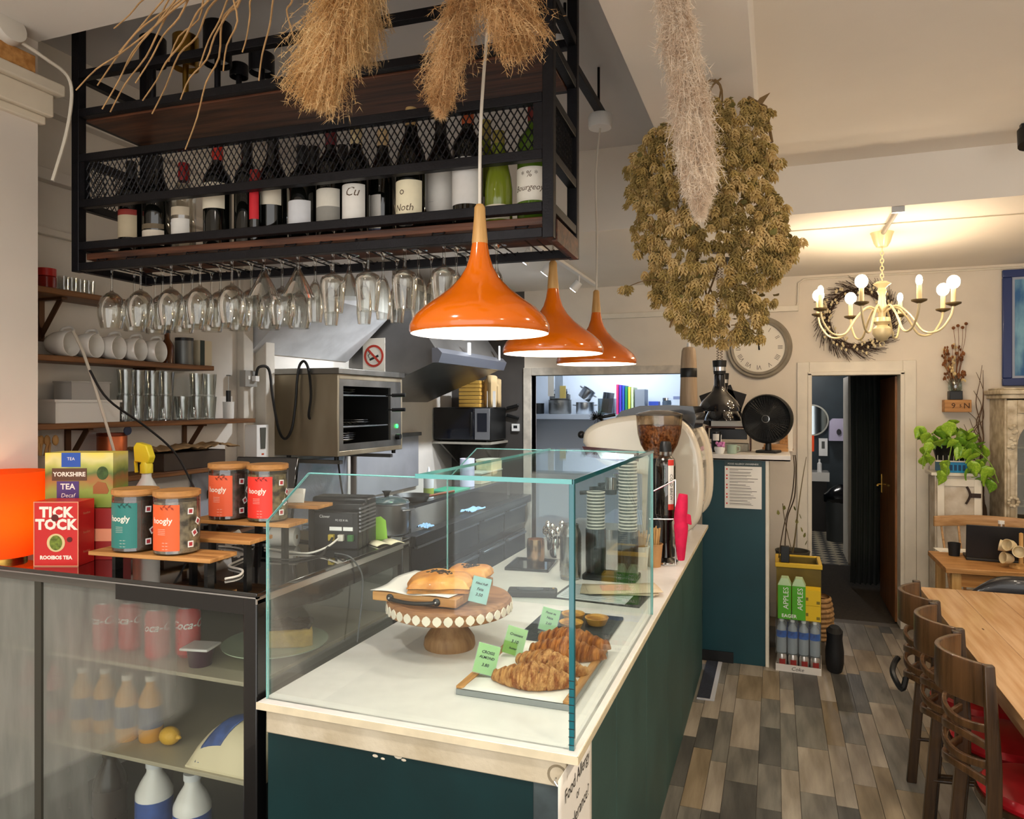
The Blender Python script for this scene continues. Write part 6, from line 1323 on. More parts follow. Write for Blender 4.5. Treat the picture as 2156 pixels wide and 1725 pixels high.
for k in range(9):
    r_ = .09+.035*math.sin((k+.6)/9.5*PI); MB().lathe([(r_-.012,k*.034),(r_+.004,k*.034+.008),(r_+.008,k*.034+.017),(r_+.004,k*.034+.026),(r_-.012,k*.034+.034)],30,sx=.72).build('woven_band', M('wicker','b08a5c',.7,var=.25,vs=40), wbk)
MB().lathe([(0,.01),(.08,.01)],20,sx=.72).build('base', M('wicker','b08a5c',.7), wbk)
sp_ = thing('potted_climber','thin climbing plant with sparse leaves growing from a dark pot behind the crate','plant',(.12,5.86,0))
MB().lathe([(0,0),(.09,0),(.12,.58),(.125,.6),(.115,.6),(.085,.02),(0,.02)],24).build('pot', M('pot_grey','4c4a40',.6), sp_); MB().lathe([(0,.57),(.112,.57)],20).build('soil', M('soil','2e2318',.9), sp_)
st1 = crm([(0,0,.57),(.02,0,.72),(.045,.02,.95),(.075,.08,1.15),(.10,.1,1.3)],5); MB().tube(st1,[.006-.0002*i for i in range(len(st1))],6).build('stem', M('stem_brown','6b5c3a',.7), sp_)
st2 = crm([(0,0,.57),(-.03,0,.7),(-.06,.0,.85),(-.07,.0,.95)],5); MB().tube(st2,.003,5).build('stem', M('stem_brown','6b5c3a',.7), sp_)
for k,(x,y,z) in enumerate(((.03,0,.8),(.07,.0,.74),(.02,-.01,.9),(-.06,0,.9),(.09,.02,.64),(.08,.0,.7),(-.10,0,.86),(.06,0,.84))):
    MB().prism([(0,0),(.012,.012),(.008,.03),(0,.04),(-.008,.03),(-.012,.012)],0,.0015,TR((x,y,z),R(70),0,k*1.1)).build('leaf', M('leaf_dull','7a7a3c',.6), sp_)
# ================================================================ dining side: pine table and bentwood chairs
tb = thing('pine_dining_table','long knotty pine dining table with thick edge','table',(.695,1.9,0))
for i in range(5):
    MB().bb(.165*i,.165*(i+1)-.0012,0,2.33,.725,.76).build('top_plank', pine, tb, bev=.0015)
MB().bb(.06,.77,.08,.12,.62,.725).bb(.06,.77,2.2,2.24,.62,.725).bb(.06,.1,.12,2.2,.62,.725).bb(.73,.77,.12,2.2,.62,.725).build('apron', pine, tb)
for (x,y) in ((.08,.1),(.72,.1),(.08,2.18),(.72,2.18)): MB().lathe([(0,0),(.03,0),(.04,.1),(.045,.4),(.035,.55),(.045,.6),(.045,.72)],18,(x,y,0)).build('leg', pine, tb)
for k,(x,y,r_) in enumerate(((.1,.9,.012),(.2,1.3,.009),(.16,.6,.014),(.4,1.7,.01),(.3,1.05,.011),(.55,1.9,.01),(.12,1.62,.008),(.5,1.4,.012))):
    MB().lathe([(0,.7604),(r_,.7603)],12,(x,y,0),sx=.5,sy=1.6).build('knot', M('knot_brown','5a3a1c',.5), tb)
redseat = M('red_vinyl','b0141f',.3,coat=.4,var=.1)
cr_in = wood('crest_wood','5a3d22','3a2511',.35,axis=2,coat=.3)
def chair(label, x, y, rz, group='bentwood chairs at the pine table'):
    # faces +x, bowed backrest on the -x side
    t = thing('bentwood_chair', label, 'chair', (x,y,0), rz, group)
    def arc(z0, z1, bow, hw, th, n=16, xo=-.2, wav=0):
        def fn(u,v):
            a = (u-.5)*2; yy = a*hw; xx = xo-bow*(1-a*a)
            return (xx, yy, z0+(z1-z0)*v+wav*math.sin(a*PI))
        return MB().grid(fn, n, 3)
    arc(.775,.905,.10,.165,.02,xo=-.195).build('crest_rail', cr_in, t, solid=.018, bev=.003)
    for k in range(4): arc(.53+k*.055,.555+k*.055,  .085,.16,.02,xo=-.19,wav=.012*(1 if k%2 else -1)).build('back_slat', cr_in, t, solid=.014, bev=.003)
    for s in (-1,1):
        MB().prism([(-.24,0),(-.20,0),(-.165,.45),(-.165,.60),(-.185,.91),(-.215,.91),(-.205,.6),(-.205,.45)],s*.176-.012,s*.176+.012,Matrix(((1,0,0,0),(0,0,1,0),(0,1,0,0),(0,0,0,1)))).build('rear_leg', dkwood, t, bev=.004)
        MB().cyl((.19,s*.16,0),(.165,s*.155,.44),.015,.02).build('front_leg', dkwood, t)
        MB().cyl((-.2,s*.172,.2),(.175,s*.157,.22),.009).build('stretcher', dkwood, t)
    MB().cyl((.17,-.157,.25),(.17,.157,.25),.009).build('stretcher', dkwood, t)
    MB().lathe([(0,.415),(.175,.415),(.186,.425),(.186,.445),(0,.445)],34).build('seat_frame', dkwood, t)
    MB().lathe([(0,.445),(.175,.445),(.181,.46),(.165,.48),(.1,.49),(0,.492)],34).build('seat_pad', redseat, t)
    return t
chair('dark bentwood chair with red seat, first along the pine table by the aisle',.80,2.74,R(2))
chair('middle dark bentwood chair with red seat along the pine table',.80,3.13,R(3))
chair('dark bentwood chair with red seat at the doorway end of the pine table',.80,3.51,R(2))
chair('bentwood chair with red seat tucked in on the other long side of the pine table',1.40,2.75,R(180))
chair('second red-seated bentwood chair on the other long side of the table, towards the laptop',1.40,3.2,R(180))
bgs = thing('black_strap','black bag strap hooked over the far chair back','strap',(.50,3.48,.58)); MB().tube(crm([(0,.05,.02),(-.02,.02,.0),(-.03,-.02,-.03),(0,-.05,-.08),(.02,-.02,-.04)],5),.012,7).build('strap', black, bgs)
# ---- small table with laptop
st_ = thing('side_dining_table','small oak table with tapered edge carrying a laptop','table',(.93,4.82,0))
MB().bb(0,1.3,0,.53,.72,.75).build('table_top', wood('oak_table','c08d55','9c6c38',.45), st_, bev=.003)
for (x,y) in ((.06,.05),(1.22,.05),(.06,.47),(1.22,.47)): MB().bb(x-.025,x+.025,y-.025,y+.025,0,.72).build('leg', oakz, st_, bev=.003)
MB().bb(.06,1.22,.03,.05,.64,.72).build('apron', oak, st_)
lp_ = thing('laptop','open black laptop with leaf sticker on its lid','laptop',onz(2092,1184,.751)+Vector((.01,.0,0)),R(-6))
MB().bb(-.15,.15,0.0,.185,0,.014).build('base', black, lp_, bev=.003)
MB().bb(-.152,.152,-.004,.004,0.0,.205,TR((0,.012,.016),R(8))).build('lid', M('laptop_black','17171a',.4), lp_, bev=.003)
MB().prism([(0,0),(.012,.006),(.014,.02),(.002,.03),(-.009,.02),(-.008,.006)],0.0,.001,TR((-.075,.002,.15),R(98))).build('leaf_sticker', M('sticker_leaf','8a8a32',.5), lp_)
for i in range(4):
    for j in range(10): MB().bb(-.12+j*.024,-.10+j*.024,.05+i*.024,.07+i*.024,.014,.016).build('key', M('key_black','232326',.5), lp_)
simple('black_tumbler','matt black cup on the small table','cup',onz(2009,1170,.751),[('cup',MB().lathe([(0,0),(.03,0),(.036,.08),(.033,.08),(.028,.006),(0,.006)],24),M('matt_black','1b1a1b',.6))])
simple('paper_sheets','white printed sheets lying on the small table','paper',onz(2005,1163,.7505)+Vector((.02,.05,0)),[('sheet',MB().bb(-.1,.2,-.06,.08,0,.002),paper),('print',MB().bb(-.08,.1,-.04,-.036,.002,.0024),M('ink_soft','6a625c',.7))],.1)
simple('small_glass_bottle','small clear bottle standing on the small table by the laptop','bottle',(1.33,5.318,.751),[('bottle',MB().lathe([(0,0),(.035,0),(.036,.13),(.02,.17),(.016,.2),(0,.2)],20),clear('bottle_clear')),('cap',MB().lathe([(0,.2),(.018,.2),(.018,.22),(0,.22)],14),white)])
mc = thing('mug_tree','wooden mug tree hung with cream cups on the small table','mug tree',onz(2150,1196,.751))
MB().lathe([(0,0),(.06,0),(.06,.015),(.012,.025),(.011,.2),(0,.205)],20).build('post', oakz, mc)
for k,(a,z) in enumerate(((200,.05),(250,.10),(215,.13),(300,.06),(160,.11))):
    Xc = Matrix.Translation((.052*math.cos(R(a)),.052*math.sin(R(a)),z))@rotz(R(a))@Matrix.Rotation(R(80),4,'Y')
    MB().lathe([(0,0),(.02,0),(.03,.02),(.034,.055),(.031,.055),(.027,.02),(0,.006)],24,X=Xc).build('cup', M('cup_cream','dcc9a0',.35), mc)
# spindle chair behind the small table, and a dark leather seat under it
wch = thing('spindle_back_chair','pale wooden spindle-back chair behind the small table','chair',(1.30,5.56,0))
wcm = wood('chair_pale','c59b6c','a87d50',.45)
MB().grid(lambda u,v: (-.28+.62*u, .10+.05*math.sin(u*PI), .865+.07*v+.012*math.sin(u*PI)), 14, 3).build('crest_rail', wcm, wch, solid=.024, bev=.004)
for i in range(6): MB().cyl((-.20+.085*i,.0,.46),(-.23+.103*i,.13,.87),.009,.007).build('spindle', wcm, wch)
MB().bb(-.23,.26,-.36,.04,.44,.465).build('seat', wcm, wch, bev=.01)
for (x,y) in ((-.19,-.32),(.22,-.32),(-.19,.0),(.22,.0)): MB().cyl((x*1.1,y*1.05,0),(x,y,.44),.014,.02).build('leg', wcm, wch)
lsx = thing('leather_armchair','dark leather armchair back beneath the small table edge','chair',(1.33,4.50,0))
MB().grid(lambda u,v: (-.44+.88*u, -.02-.08*math.sin(u*PI)+.05*v, .42+.39*(1-.75*abs(2*u-1)**4)*v+.004*math.sin(u*30)), 24, 8).build('backrest', M('dark_leather','1c1b1f',.32,coat=.3,bump=.15,bs=30), lsx, solid=.07, sub=1)
MB().bb(-.33,.33,.04,.22,.30,.44).build('seat', M('dark_leather','1c1b1f',.32), lsx, bev=.03, seg=3)
for (x,y) in ((-.28,-.0),(.28,0),(-.28,.19),(.28,.19)): MB().cyl((x,y,0),(x,y,.31),.018,.022).build('leg', dkwood, lsx)
# ---- white cupboard with plant
cpb = thing('narrow_white_cupboard','narrow distressed white cupboard with iron hinge','cupboard',(1.055,5.80,0))
dsm = M('distressed_white','d8d0c2',.6,col2='b3a48e',vs=7,bump=.15,bs=30)
MB().bb(0,.29,.02,.22,.0,1.20).build('body', dsm, cpb, bev=.004); MB().bb(-.025,.33,.0,.235,1.20,1.222).build('top_board', trimw, cpb, bev=.003)
o = MB().bb(.012,.278,.006,.02,.05,1.18).build('door', dsm, cpb, bev=.003); 
MB().bb(.012,.055,-.002,.006,.05,1.18).bb(.235,.278,-.002,.006,.05,1.18).bb(.055,.235,-.002,.006,1.13,1.18).bb(.055,.235,-.002,.006,.05,.12).build('door_frame', trimw, o, bev=.002)
MB().bb(.215,.275,-.009,-.002,1.055,1.085).tube(crm([(.19,-.006,1.13),(.205,-.006,1.10),(.21,-.006,1.07),(.2,-.006,1.04),(.185,-.006,1.01)],4),.007,6).build('hinge', M('iron_hinge','3a2c26',.5,metal=.6), o)
bb_ = thing('blue_wicker_box','blue box with white lattice under the trailing plant','box',(1.19,5.86,1.2225))
MB().bb(-.10,.12,-.04,.15,0,.075).build('box', M('box_turquoise','1784b8',.5,var=.1,vs=40), bb_, bev=.003)
for i in range(9): MB().bb(-.095+i*.026,-.078+i*.026,-.0425,-.04,.015,.055).build('slot', M('box_navy','0f3f66',.6), bb_)
MB().bb(-.13,.13,-.05,.16,.075,.083).build('lid', trimw, bb_)
for i in range(8): MB().bb(-.12+i*.033,-.117+i*.033,-.048,-.045,.083,.12).build('lattice', trimw, bb_)
pl_ = thing('pothos_plant','bright green trailing pothos in a black pot on the cupboard','plant',(1.17,5.905,1.307))
MB().lathe([(0,0),(.075,0),(.095,.10),(.1,.105),(.09,.105),(.07,.01),(0,.01)],24,sx=1.25).build('pot', black, pl_); MB().lathe([(0,.095),(.09,.095)],20,sx=1.2).build('soil', M('soil','2e2318',.9), pl_)
lm1 = M('pothos_leaf','aacb42',.35,col2='7fae2c',vs=9,coat=.2); lm2 = M('pothos_leaf_dark','82ae34',.35,col2='5c8c26',vs=9,coat=.2)
def leafmesh(m, nm):
    mb = MB()
    def fn(u,v):
        a = (u-.5)*2; wv = .5*math.sin(PI*min(1,max(0,v))**.75)*(1-.25*v)+.0001; back = -.13*abs(a)*(1-v)*(v<.35)
        return (a*wv, v+back, .12*a*a-.18*v*v+.03*math.sin(v*PI))
    mb.grid(fn,7,8); return mb.mesh(nm, m)
L1, L2 = leafmesh(lm1,'leaf'), leafmesh(lm2,'leaf')
random.seed(77)
spots = [(1935,905),(1940,925),(1965,920),(1985,905),(2000,900),(2010,910),(2022,905),(1998,892),(2035,920),(2045,930),(1950,955),(1945,965),(1960,935),(1975,930),(2025,925),(2060,920),(2070,935),(2055,945),(2040,950),(2030,945),(1990,925),(2015,930),(1985,980),(1980,995),(2005,935),(2062,960),(2070,970),(2078,985),(2082,1000),(2085,1015),(2060,985),(2045,975),(2038,935),(1972,910),(1955,915),(2070,1010),(2050,990),(2090,990),(2012,888),(1992,915),(2048,915),(2028,910)]
base = Vector(pl_.location)
for i,(px,py) in enumerate(spots+[(q[0]+rnd(-14,14),q[1]+rnd(-10,10)) for q in spots[::2]]):
    yy = 5.78+rnd(-.03,.1) if py < 950 else 5.76+rnd(-.02,.02)
    p = ony(px,py,yy)-base; o = obj('leaf', L1 if random.random() < .65 else L2, pl_)
    o.location = p; s = rnd(.07,.105); o.scale = (s,s,s)
    o.rotation_euler = (R(rnd(-75,-20)), R(rnd(-35,35)), R(rnd(-70,70)))
for (ends) in (((0,0,.1),(-.12,-.1,.12),(-.19,-.14,.04),(-.2,-.15,-.06)),((0,0,.1),(.1,-.1,.1),(.2,-.15,.0),(.25,-.16,-.14)),((0,0,.1),(-.02,-.12,.1),(-.05,-.17,-.02),(-.06,-.17,-.12)),((0,0,.1),(0,0,.18),(.02,-.05,.2),(.03,-.1,.16))):
    MB().tube(crm(ends,5),.0035,6).build('vine', M('vine_green','7a9a3a',.6), pl_)
# ---- wall shelf crate with vase of dried flowers
kx = ony(2016,868,6.1)
kr = thing('wall_crate_shelf','small wooden crate shelf stamped 9 5 N on the wall','shelf',(kx.x,YB-.10,kx.z))
MB().bb(-.085,.085,0,.10,0,.09).build('crate', oak, kr, bev=.002)
for s,x,sz in (('9',-.03,.055),('5',.015,.03),('N',.055,.055)): MB().text(s,sz,Matrix.Translation((x,-.0008,.045)),fat=.0006).build('stencil', M('stencil','4a2c14',.7), kr, smooth=False, fix=False)
vz = thing('bottle_vase','pale glass bottle vase with black base holding dried flowers','vase',(kx.x-.01,YB-.05,kx.z+.0905))
MB().bb(-.042,.042,-.04,.04,0,.065).build('black_base', black, vz, bev=.004)
MB().lathe([(0,.065),(.04,.066),(.045,.08),(.045,.12),(.035,.15),(.02,.165),(.018,.18)],26).build('glass', clear('vase_glass','c9d4cf',.12,.6,.04), vz, fix=False)
df = thing('dried_flowers','spray of dried brown seed heads standing in the bottle vase','dried flowers',(kx.x-.01,YB-.05,kx.z+.16))
random.seed(9)
brn = M('dried_brown','7a4a26',.8,var=.3,vs=20)
for k in range(4):
    e = Vector(((-.01+.028*k),rnd(-.02,.02),.46+.03*(k%2)-.015*(k==1))); MB().tube(crm([(0,0,0),(.01,0,.15),e*.7+Vector((.01,0,0)),e],4),.0016,5).ball(e,(.012,.012,.012),10,6).build('poppy_head', brn, df)
for k in range(46):
    e = Vector((rnd(-.07,.06),rnd(-.03,.03),rnd(.08,.33))); mb = MB().tube([(rnd(-.008,.008),0,0),e*.5,e],.0012,4)
    for j in range(3): mb.ball(e+Vector((rnd(-.012,.012),rnd(-.01,.01),rnd(-.015,.015))),(.007,.005,.011),6,4)
    mb.build('dried_sprig', brn if k%4 else M('dried_cream','d8c08c',.8), df)
wl = thing('willow_branches','tall bare twisted willow branches leaning on the wall behind the cupboard','branches',(1.40,6.105,0))
for k in range(14):
    pts = [(rnd(-.02,.02),rnd(-.02,.02),0),(rnd(-.04,.04),0,.5),(rnd(-.05,.05),.02,.9)]
    x0 = rnd(-.05,.05); hh = rnd(1.3,2.0)
    for j in range(1,9): pts.append((min(.022,x0*(.4+j*.1)+rnd(-.045,.045)-.01*j*(k%3==0)),.04+rnd(-.02,.02),.9+(hh-.9)*j/8))
    n_ = (len(pts)-1)*4+1; MB().tube(crm(pts,4),[.009*(1-.85*i/n_) for i in range(n_)],6).build('branch', M('willow','5f4632',.7,var=.2), wl)
# ---- carved vitrine at the edge, painting above
vt = thing('carved_vitrine','cream carved display cabinet with glazed door','cabinet',(1.47,5.80,0))
vcm = M('vitrine_cream','d5cab2',.5,col2='a8977a',vs=14,bump=.3,bs=40)
MB().bb(0,.9,.0,.37,0,.62).bb(0,.012,.0,.37,.62,1.74).bb(.888,.9,0,.37,.62,1.74).bb(.012,.888,.35,.37,.62,1.74).build('carcass', vcm, vt)
MB().bb(-.02,.92,-.02,.38,1.74,1.77).bb(-.035,.935,-.035,.38,1.77,1.80).bb(-.01,.91,-.01,.37,1.80,1.815).build('cornice', vcm, vt, bev=.006)
MB().bb(-.02,.92,-.02,.37,.62,.66).build('waist_moulding', vcm, vt, bev=.006)
o = MB().bb(.012,.072,-.012,.012,.68,1.73).bb(.828,.888,-.012,.012,.68,1.73).bb(.072,.828,-.012,.012,1.64,1.73).bb(.072,.828,-.012,.012,.68,.80).build('door', vcm, vt, bev=.004)
arch = [(.072,1.64),(.072,1.42)]+[(.072+.2*(1-math.cos(a)),1.42+.2*math.sin(a)) for a in [PI/2*i/8 for i in range(1,9)]]
MB().prism(arch,-.01,.01,XZ).build('arch_spandrel', vcm, o); MB().prism([(.9-x,z) for x,z in arch],-.01,.01,XZ).build('arch_spandrel', vcm, o)
MB().bb(.072,.828,.0,.003,.80,1.64).build('glass', clear('vitrine_glass','dfe3e0',.08,.5,.03), o)
for z in (1.0,1.22,1.40): MB().bb(.012,.888,.03,.35,z,z+.012).build('shelf', vcm, vt)
MB().bb(.03,.87,.34,.35,.66,1.74).build('lining', M('vitrine_grey','8f8a80',.6), vt)
for s in (0,1):
    x = .044 if not s else .856
    MB().lathe([(.027,.70),(.024,.73),(.017,.75),(.017,1.28),(.024,1.30),(.029,1.33)],16,(x,-.012,0),sy=.6).build('column', vcm, o)
    for k in range(12):
        a = k*2.4; rr_ = .008+.002*k; MB().ball((x+rr_*math.cos(a)*.9,-.016,1.47+.075*math.cos(k*1.7)+.01),(.016,.010,.013),8,5).build('carved_scroll', vcm, o)
    for k in range(9): a = 2*PI*k/9; MB().ball((x+.028*math.cos(a),-.03,1.04+.03*math.sin(a)),(.012,.008,.012),8,5).build('carved_flower', vcm, o)
MB().bb(.05,.85,-.018,-.004,.1,.55).build('panel', vcm, vt, bev=.01)
pg = thing('framed_painting','blue framed abstract blue painting on the wall above the vitrine','painting',(1.545,YB-.035,1.835))
nv = M('frame_navy','24356b',.35,coat=.3)
MB().bb(0,.9,0,.03,0,.055).bb(0,.9,0,.03,.785,.84).bb(0,.06,0,.03,.055,.785).bb(.84,.9,0,.03,.055,.785).build('frame', nv, pg, bev=.006)
MB().bb(.06,.84,.012,.018,.055,.785).build('mount', M('mount_silver','9fa6b8',.4), pg); MB().bb(.078,.822,.008,.013,.073,.767).build('canvas', M('blue_abstract','2f6296',.5,col2='7fb0c8',vs=5,stretch=(2.5,1,.8),detail=9), pg)
# ---- clock, wreath
cc = ony(1598,732,YB-.03)
ck_ = thing('wall_clock','round grey framed wall clock with Roman numerals','clock',(cc.x,YB-.002,cc.z))
XK = Matrix.Rotation(R(90),4,'X'); kg = M('clock_grey','8f8677',.45,var=.1,vs=10)
MB().lathe([(.196,.0),(.25,.0),(.252,.02),(.24,.035),(.225,.03),(.215,.045),(.2,.04),(.196,.022)],60,X=XK).build('frame', kg, ck_)
MB().lathe([(0,.022),(.199,.022),(.199,.015),(0,.015)],60,X=XK).build('dial', M('dial_cream','e6dfd0',.6), ck_)
nm_ = ['XII','I','II','III','IIII','V','VI','VII','VIII','IX','X','XI']
for i,s in enumerate(nm_):
    a = R(90-30*i); MB().text(s,.052,Matrix.Translation((.158*math.cos(a),-.0235,.158*math.sin(a)))@Matrix.Rotation(-(a-PI/2),4,'Y'),wide=.85).build('numeral', M('numeral_grey','6d665c',.6), ck_, smooth=False, fix=False)
for (a,l,w_) in ((-4,.10,.006),(-1,.15,.004)): MB().prism([(-w_,-.02),(w_,-.02),(w_*.5,l),(-w_*.5,l)],.024,.026,Matrix.Rotation(R(a),4,'Y')@XK).build('hand', M('hand_dark','2e2a26',.5), ck_)
wc0 = ony(1806,671,YB-.05)
wr = thing('twig_wreath','dark twig wreath with pale buds hanging above the doorway','wreath',(wc0.x,YB-.04,wc0.z))
random.seed(14)
dk = M('twig_dark','3c2b22',.8,var=.2); bud = M('bud_pale','d9c9a2',.7)
mb = MB(); mb2 = []
for k in range(420):
    a = rnd(0,2*PI); r0 = rnd(.17,.27); th_ = a+R(60)
    b = Vector((r0*math.cos(a),rnd(-.03,.02),r0*math.sin(a))); d = Vector((math.cos(th_),rnd(-.2,.2),math.sin(th_)))*rnd(.07,.13)
    mb.tube([b,b+d*.5+Vector((rnd(-.006,.006),0,rnd(-.006,.006))),b+d],.0018,3)
for k in range(6): mb.tube([(( .215+.02*math.sin(k+a*3))*math.cos(a),.01*math.cos(a*2+k),(.215+.02*math.sin(k+a*3))*math.sin(a)) for a in [2*PI*i/40 for i in range(40)]],.004,5,closed=True)
mb.build('twigs', dk, wr, kind='stuff', fix=False)
for k in range(95):
    a = rnd(0,2*PI); r0 = rnd(.165,.275); MB().ball((r0*math.cos(a),-.035+rnd(-.01,.01),r0*math.sin(a)),(.009,.008,.013),7,5).build('bud', bud, wr)
# ---- chandelier
hx, hy = .593, 4.79
cl = thing('chandelier','cream eight-arm chandelier with lit globe and candle bulbs','chandelier',(hx,hy,ZB))
ccm = M('chandelier_cream','d8c79c',.35,metal=.2,var=.06)
MB().lathe([(0,-.085),(.03,-.085),(.045,-.06),(.06,-.01),(.065,0),(0,0)],26).build('ceiling_cup', ccm, cl)
for k in range(9):
    z = -.09-k*.022; MB().tube([(.009*math.cos(a)*(k%2),.009*math.cos(a)*(1-k%2),z-.011+.014*math.sin(a)) for a in [2*PI*i/10 for i in range(10)]],.0028,5,closed=True).build('chain_link', ccm, cl)
MB().lathe([(0,-.285),(.03,-.29),(.05,-.305),(.03,-.318),(.02,-.33),(.028,-.345),(.018,-.37),(.022,-.42),(.03,-.45),(.022,-.475),(.02,-.50),(.045,-.505),(.05,-.53),(.03,-.55),(.05,-.57),(.052,-.60),(.03,-.635),(.008,-.645),(0,-.646)],28).build('turned_stem', ccm, cl)
MB().tube([(.014*math.cos(a),0,-.66+.014*math.sin(a)) for a in [2*PI*i/12 for i in range(12)]],.003,5,closed=True).build('bottom_ring', ccm, cl)
for k in range(8):
    a = R(45*k+22); X = rotz(a); arm = [(.02,0,-.47),(.08,0,-.44),(.15,0,-.50),(.22,0,-.60),(.30,0,-.60),(.355,0,-.53),(.37,0,-.47)]
    o = MB().tube(crm(arm,5),.0065,8,X=X).build('arm', ccm, cl)
    MB().lathe([(0,-.462),(.012,-.47),(.038,-.458),(.04,-.45),(.012,-.455),(0,-.455)],20,(.37,0,0),X=X).build('drip_pan', M('pan_dark','6b5a3c',.4,metal=.4), o)
    MB().cyl((.37,0,-.455),(.37,0,-.37),.013,X=X).build('candle_sleeve', M('sleeve_cream','e0cf9f',.5), o)
    bm = M('bulb_lit','ffe6bf',.4,em='ffdcae',es=22)
    if k in (0,2,3,5,7): MB().ball((.37,0,-.335),(.034,.034,.038),16,10,X=X).build('globe_bulb', bm, o)
    else: MB().ball((.37,0,-.345),(.017,.017,.03),14,8,X=X).build('candle_bulb', bm, o)
    p = X @ Vector((.37,0,-.335)); light('bulb_light','POINT',p,3.2,WARM,.035,parent=cl)
simple('ceiling_conduit','grey cable tube along the ceiling towards the chandelier','conduit',(hx+.0,4.18,ZB),[('tube',MB().cyl((.0,.02,-.012),(0,.57,-.012),.012),M('conduit_grey','8a8378',.4)),('clip',MB().bb(-.03,.03,.0,.02,-.03,0),steel)])
lb = thing('light_box','small dark spotlight on the front room ceiling','spotlight',ony(2160,297,3.9)); MB().cyl((0,0,.05),(0,-.03,-.03),.035,.04).build('head', black, lb); MB().bb(-.02,.02,-.01,.02,.04,ZA-lb.location.z).build('mount', black, lb)
cable('ceiling_cable','thin cable running along the rear ceiling',[(.0,4.55,ZB-.004),(.8,4.55,ZB-.004),(1.7,4.56,ZB-.004),(2.6,4.56,ZB-.004)],.003,M('cable_cream','c9bea8',.7))
# speaker and cable on the pier moulding
spk = thing('wall_speaker','white round speaker with wooden side on the pier ledge','speaker',(PX+.005,1.765,2.842))
MB().bb(-.06,.045,-.12,.02,0,.06).build('wood_block', oak, spk, bev=.003)
MB().lathe([(0,0),(.05,0),(.055,.02),(.05,.045),(0,.05)],24,X=TR((.02,-.075,.105),0,R(80))).build('cone', M('speaker_white','d9d2c6',.5), spk)
cable('pier_cable','white cable drooping over the pier moulding',[(PX+.03,1.56,2.95),(PX+.05,1.68,2.93),(PX+.07,1.80,2.90),(PX+.068,1.90,2.86),(PX+.05,1.905,2.70),(PX+.02,1.87,2.5)],.006,M('cable_cream2','d6cdbc',.6))
cable('wall_cable','white cable slanting down the kitchen wall',[(XL+.16,2.16,2.0),(XL+.2,2.18,1.9),(XL+.24,2.22,1.7),(XL+.26,2.27,1.5),(XL+.26,2.30,1.38)],.006,M('cable_cream2','d6cdbc',.6))
cable('wall_cable','thin black cable slanting across the kitchen shelves',[(XL+.23,2.18,1.84),(XL+.25,2.25,1.72),(XL+.3,2.4,1.6),(XL+.36,2.5,1.48),(XL+.42,2.56,1.30)],.005,bc)
# ================================================================ passage and washroom
dr_ = struct('door_1', MB().bb(.872,.905,YB+.13,YB+.98,.01,1.92), wood('door_brown','a06a3a','70451f',.4,axis=2,coat=.2))
MB().cyl((.872,YB+.90,1.0),(.83,YB+.90,1.0),.008).cyl((.83,YB+.90,1.0),(.83,YB+.80,1.0),.008).build('door_handle', brass, dr_); MB().bb(.868,.872,YB+.88,YB+.92,.93,1.09).build('handle_plate', brass, dr_)
for z in (.25,1.7): MB().bb(.905,.909,YB+.1,YB+.16,z,z+.1).build('hinge', steel, dr_)
cu = thing('velvet_curtain','dark green velvet curtain hanging in the passage','curtain',(.655,7.42,0))
MB().grid(lambda u,v: (u*.24+.01*math.sin(v*3), .035*math.sin(u*34+.6*v)+.01*math.sin(u*71), .04+2.03*v), 90, 6).build('curtain_cloth', M('velvet_green','1a261e',.85,sheen=.08,var=.2,vs=6), cu, solid=.004)
MB().cyl((-.55,0,2.09),(.45,0,2.09),.012).build('curtain_rod', brass, cu)
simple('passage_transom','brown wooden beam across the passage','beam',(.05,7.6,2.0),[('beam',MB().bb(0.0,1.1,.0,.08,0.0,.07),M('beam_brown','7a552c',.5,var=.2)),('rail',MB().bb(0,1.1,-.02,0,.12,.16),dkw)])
def wp(px,py,y): return ony(px,py,y)
ot = tag(MB().bb(-.018,.018,-.004,.004,0,.13).build('orange_tag', M('orange_tag','f0521c',.6), None, loc=ony(1709,951,6.34), bev=.003),'bright orange hanging tag inside the doorway','tag')
sb_ = ony(1722,1010,10.75)
simple('wash_basin','small white wash basin on the washroom wall','basin',(sb_.x,10.7,sb_.z),[('basin',MB().bb(-.16,.13,-.2,.19,0,.12),porcelain),('unit',MB().bb(-.14,.10,-.15,.19,-sb_.z+.001,0),M('unit_dark','2a2622',.5)),('soap',MB().lathe([(0,.12),(.03,.12),(.03,.22),(.012,.24),(.012,.28),(0,.28)],14,(.02,.05,0)),white)])
mr = ony(1709,885,10.85); t = thing('round_mirror','round mirror with pale frame on the washroom wall','mirror',(mr.x,10.88,mr.z)); MB().lathe([(0,.0),(.2,0),(.2,.01),(0,.01)],36,X=Matrix.Rotation(R(90),4,'X')).build('mirror_glass', M('mirror','9aa4a8',.05,metal=1), t); MB().lathe([(.2,0),(.22,0),(.22,.02),(.2,.02)],36,X=Matrix.Rotation(R(90),4,'X')).build('frame', M('frame_pale','a9a89c',.4), t)
pd = ony(1765,928,10.8); simple('paper_dispenser','white rounded paper towel dispenser on the washroom wall','dispenser',(pd.x,10.8,pd.z),[('case',MB().prism([(-.12,0),(.12,0),(.11,.26),(.07,.30),(-.07,.30),(-.11,.26)],-.1,.09,Matrix.Rotation(R(90),4,'X')),M('dispenser_lilac','b9b2cc',.4)),('window',MB().lathe([(0,0),(.03,0),(.03,.004),(0,.004)],16,X=TR((0,-.101,.12),R(90)),sy=1.4),M('window_dark','2c2a33',.3))])
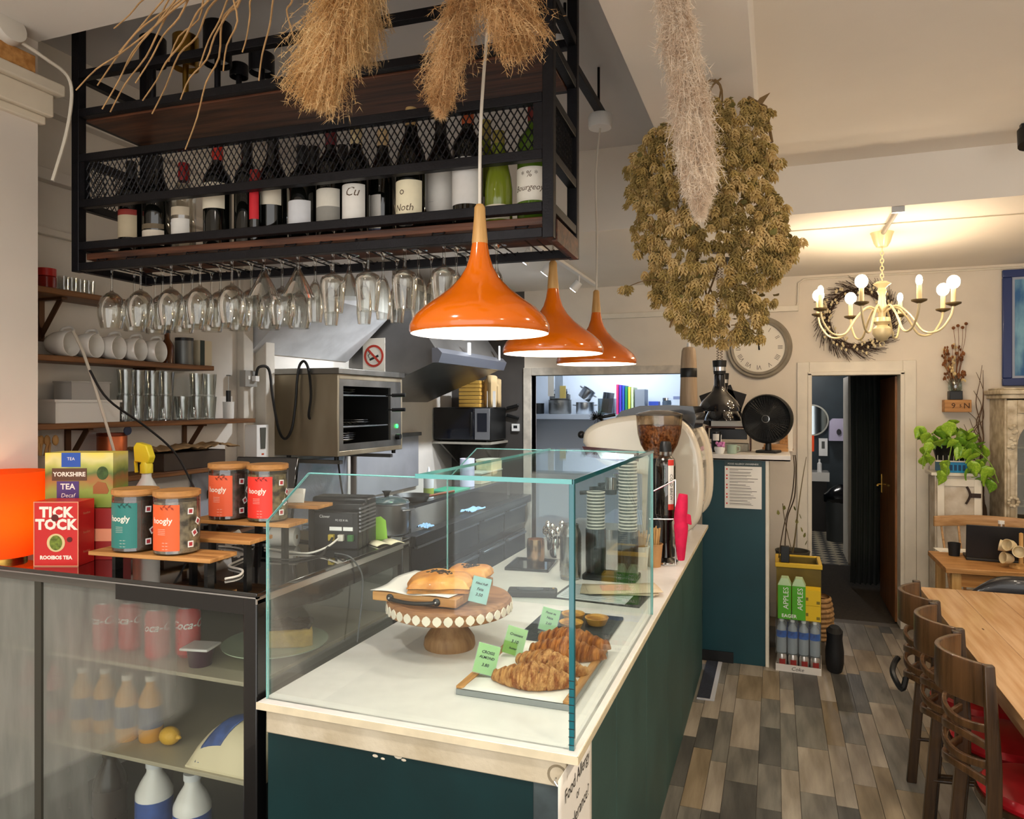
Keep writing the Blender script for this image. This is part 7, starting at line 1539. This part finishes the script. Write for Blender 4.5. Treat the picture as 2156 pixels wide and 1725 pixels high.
sd_ = ony(1733,960,10.85); simple('wall_soap','slim white soap dispenser beside the towel dispenser','dispenser',(sd_.x,10.88,sd_.z),[('case',MB().bb(-.055,.055,-.05,.0,0,.24),white),('window',MB().bb(-.02,.02,-.052,-.05,.1,.2),M('window_grey','50514c',.2))])
bn = thing('waste_bin','black bin with bulging black bag in the washroom','bin',(ony(1768,1088,10.0).x,9.9,0)); MB().lathe([(0,0),(.16,0),(.17,.5),(0,.5)],22).build('bin', M('bin_dark','2a2c2a',.5), bn)
MB().grid(lambda u,v: ((.19+.05*noise.noise(Vector((u*9,v*4,2))))*math.sin(PI*(.15+.8*v))*math.cos(2*PI*u),(.19+.05*noise.noise(Vector((u*9,v*4,5))))*math.sin(PI*(.15+.8*v))*math.sin(2*PI*u),.42+.28*v), 24, 10, closeu=True).build('bag', M('bag_gloss','0d0d0f',.2), bn)
simple('white_door_edge','white edge of an open washroom door','door',(.725,8.46,0),[('door',MB().bb(0,.04,0,.6,.01,2.0),trimw)])
wl_ = thing('washroom_light','small ceiling light in the washroom','light',(.3,10.0,2.4)); MB().lathe([(0,-.05),(.1,-.05),(.12,-.01),(.12,0),(0,0)],24).build('diffuser', M('dome_lit','ffffff',.5,em='fff0dc',es=2), wl_); light('washroom_glow_offscreen','POINT',(0,0,-.12),14,NEUT,.08,parent=wl_)
# ================================================================ front room downlights above and behind the viewer
i = 0
for (x,y) in ((1.1,.6),(1.1,2.4),(-1.2,.5),(2.2,3.4),(.9,-1.2),(-1.2,-1.2)):
    t = thing('ceiling_downlight','round white ceiling downlight in the front room','downlight',(x,y,ZA),0,'front room downlights')
    MB().lathe([(.0,-.012),(.06,-.012),(.085,-.01),(.09,0),(0,0)],26).build('bezel', white, t); MB().lathe([(0,-.014),(.058,-.014)],22).build('lens', M('downlight_lens','ffffff',.5,em='ffe6c4',es=6), t)
    light('downlight_offscreen','SPOT',(0,0,-.03),42,WARM if x > 0 else NEUT,.06,(0,0,0),150,.7,parent=t)
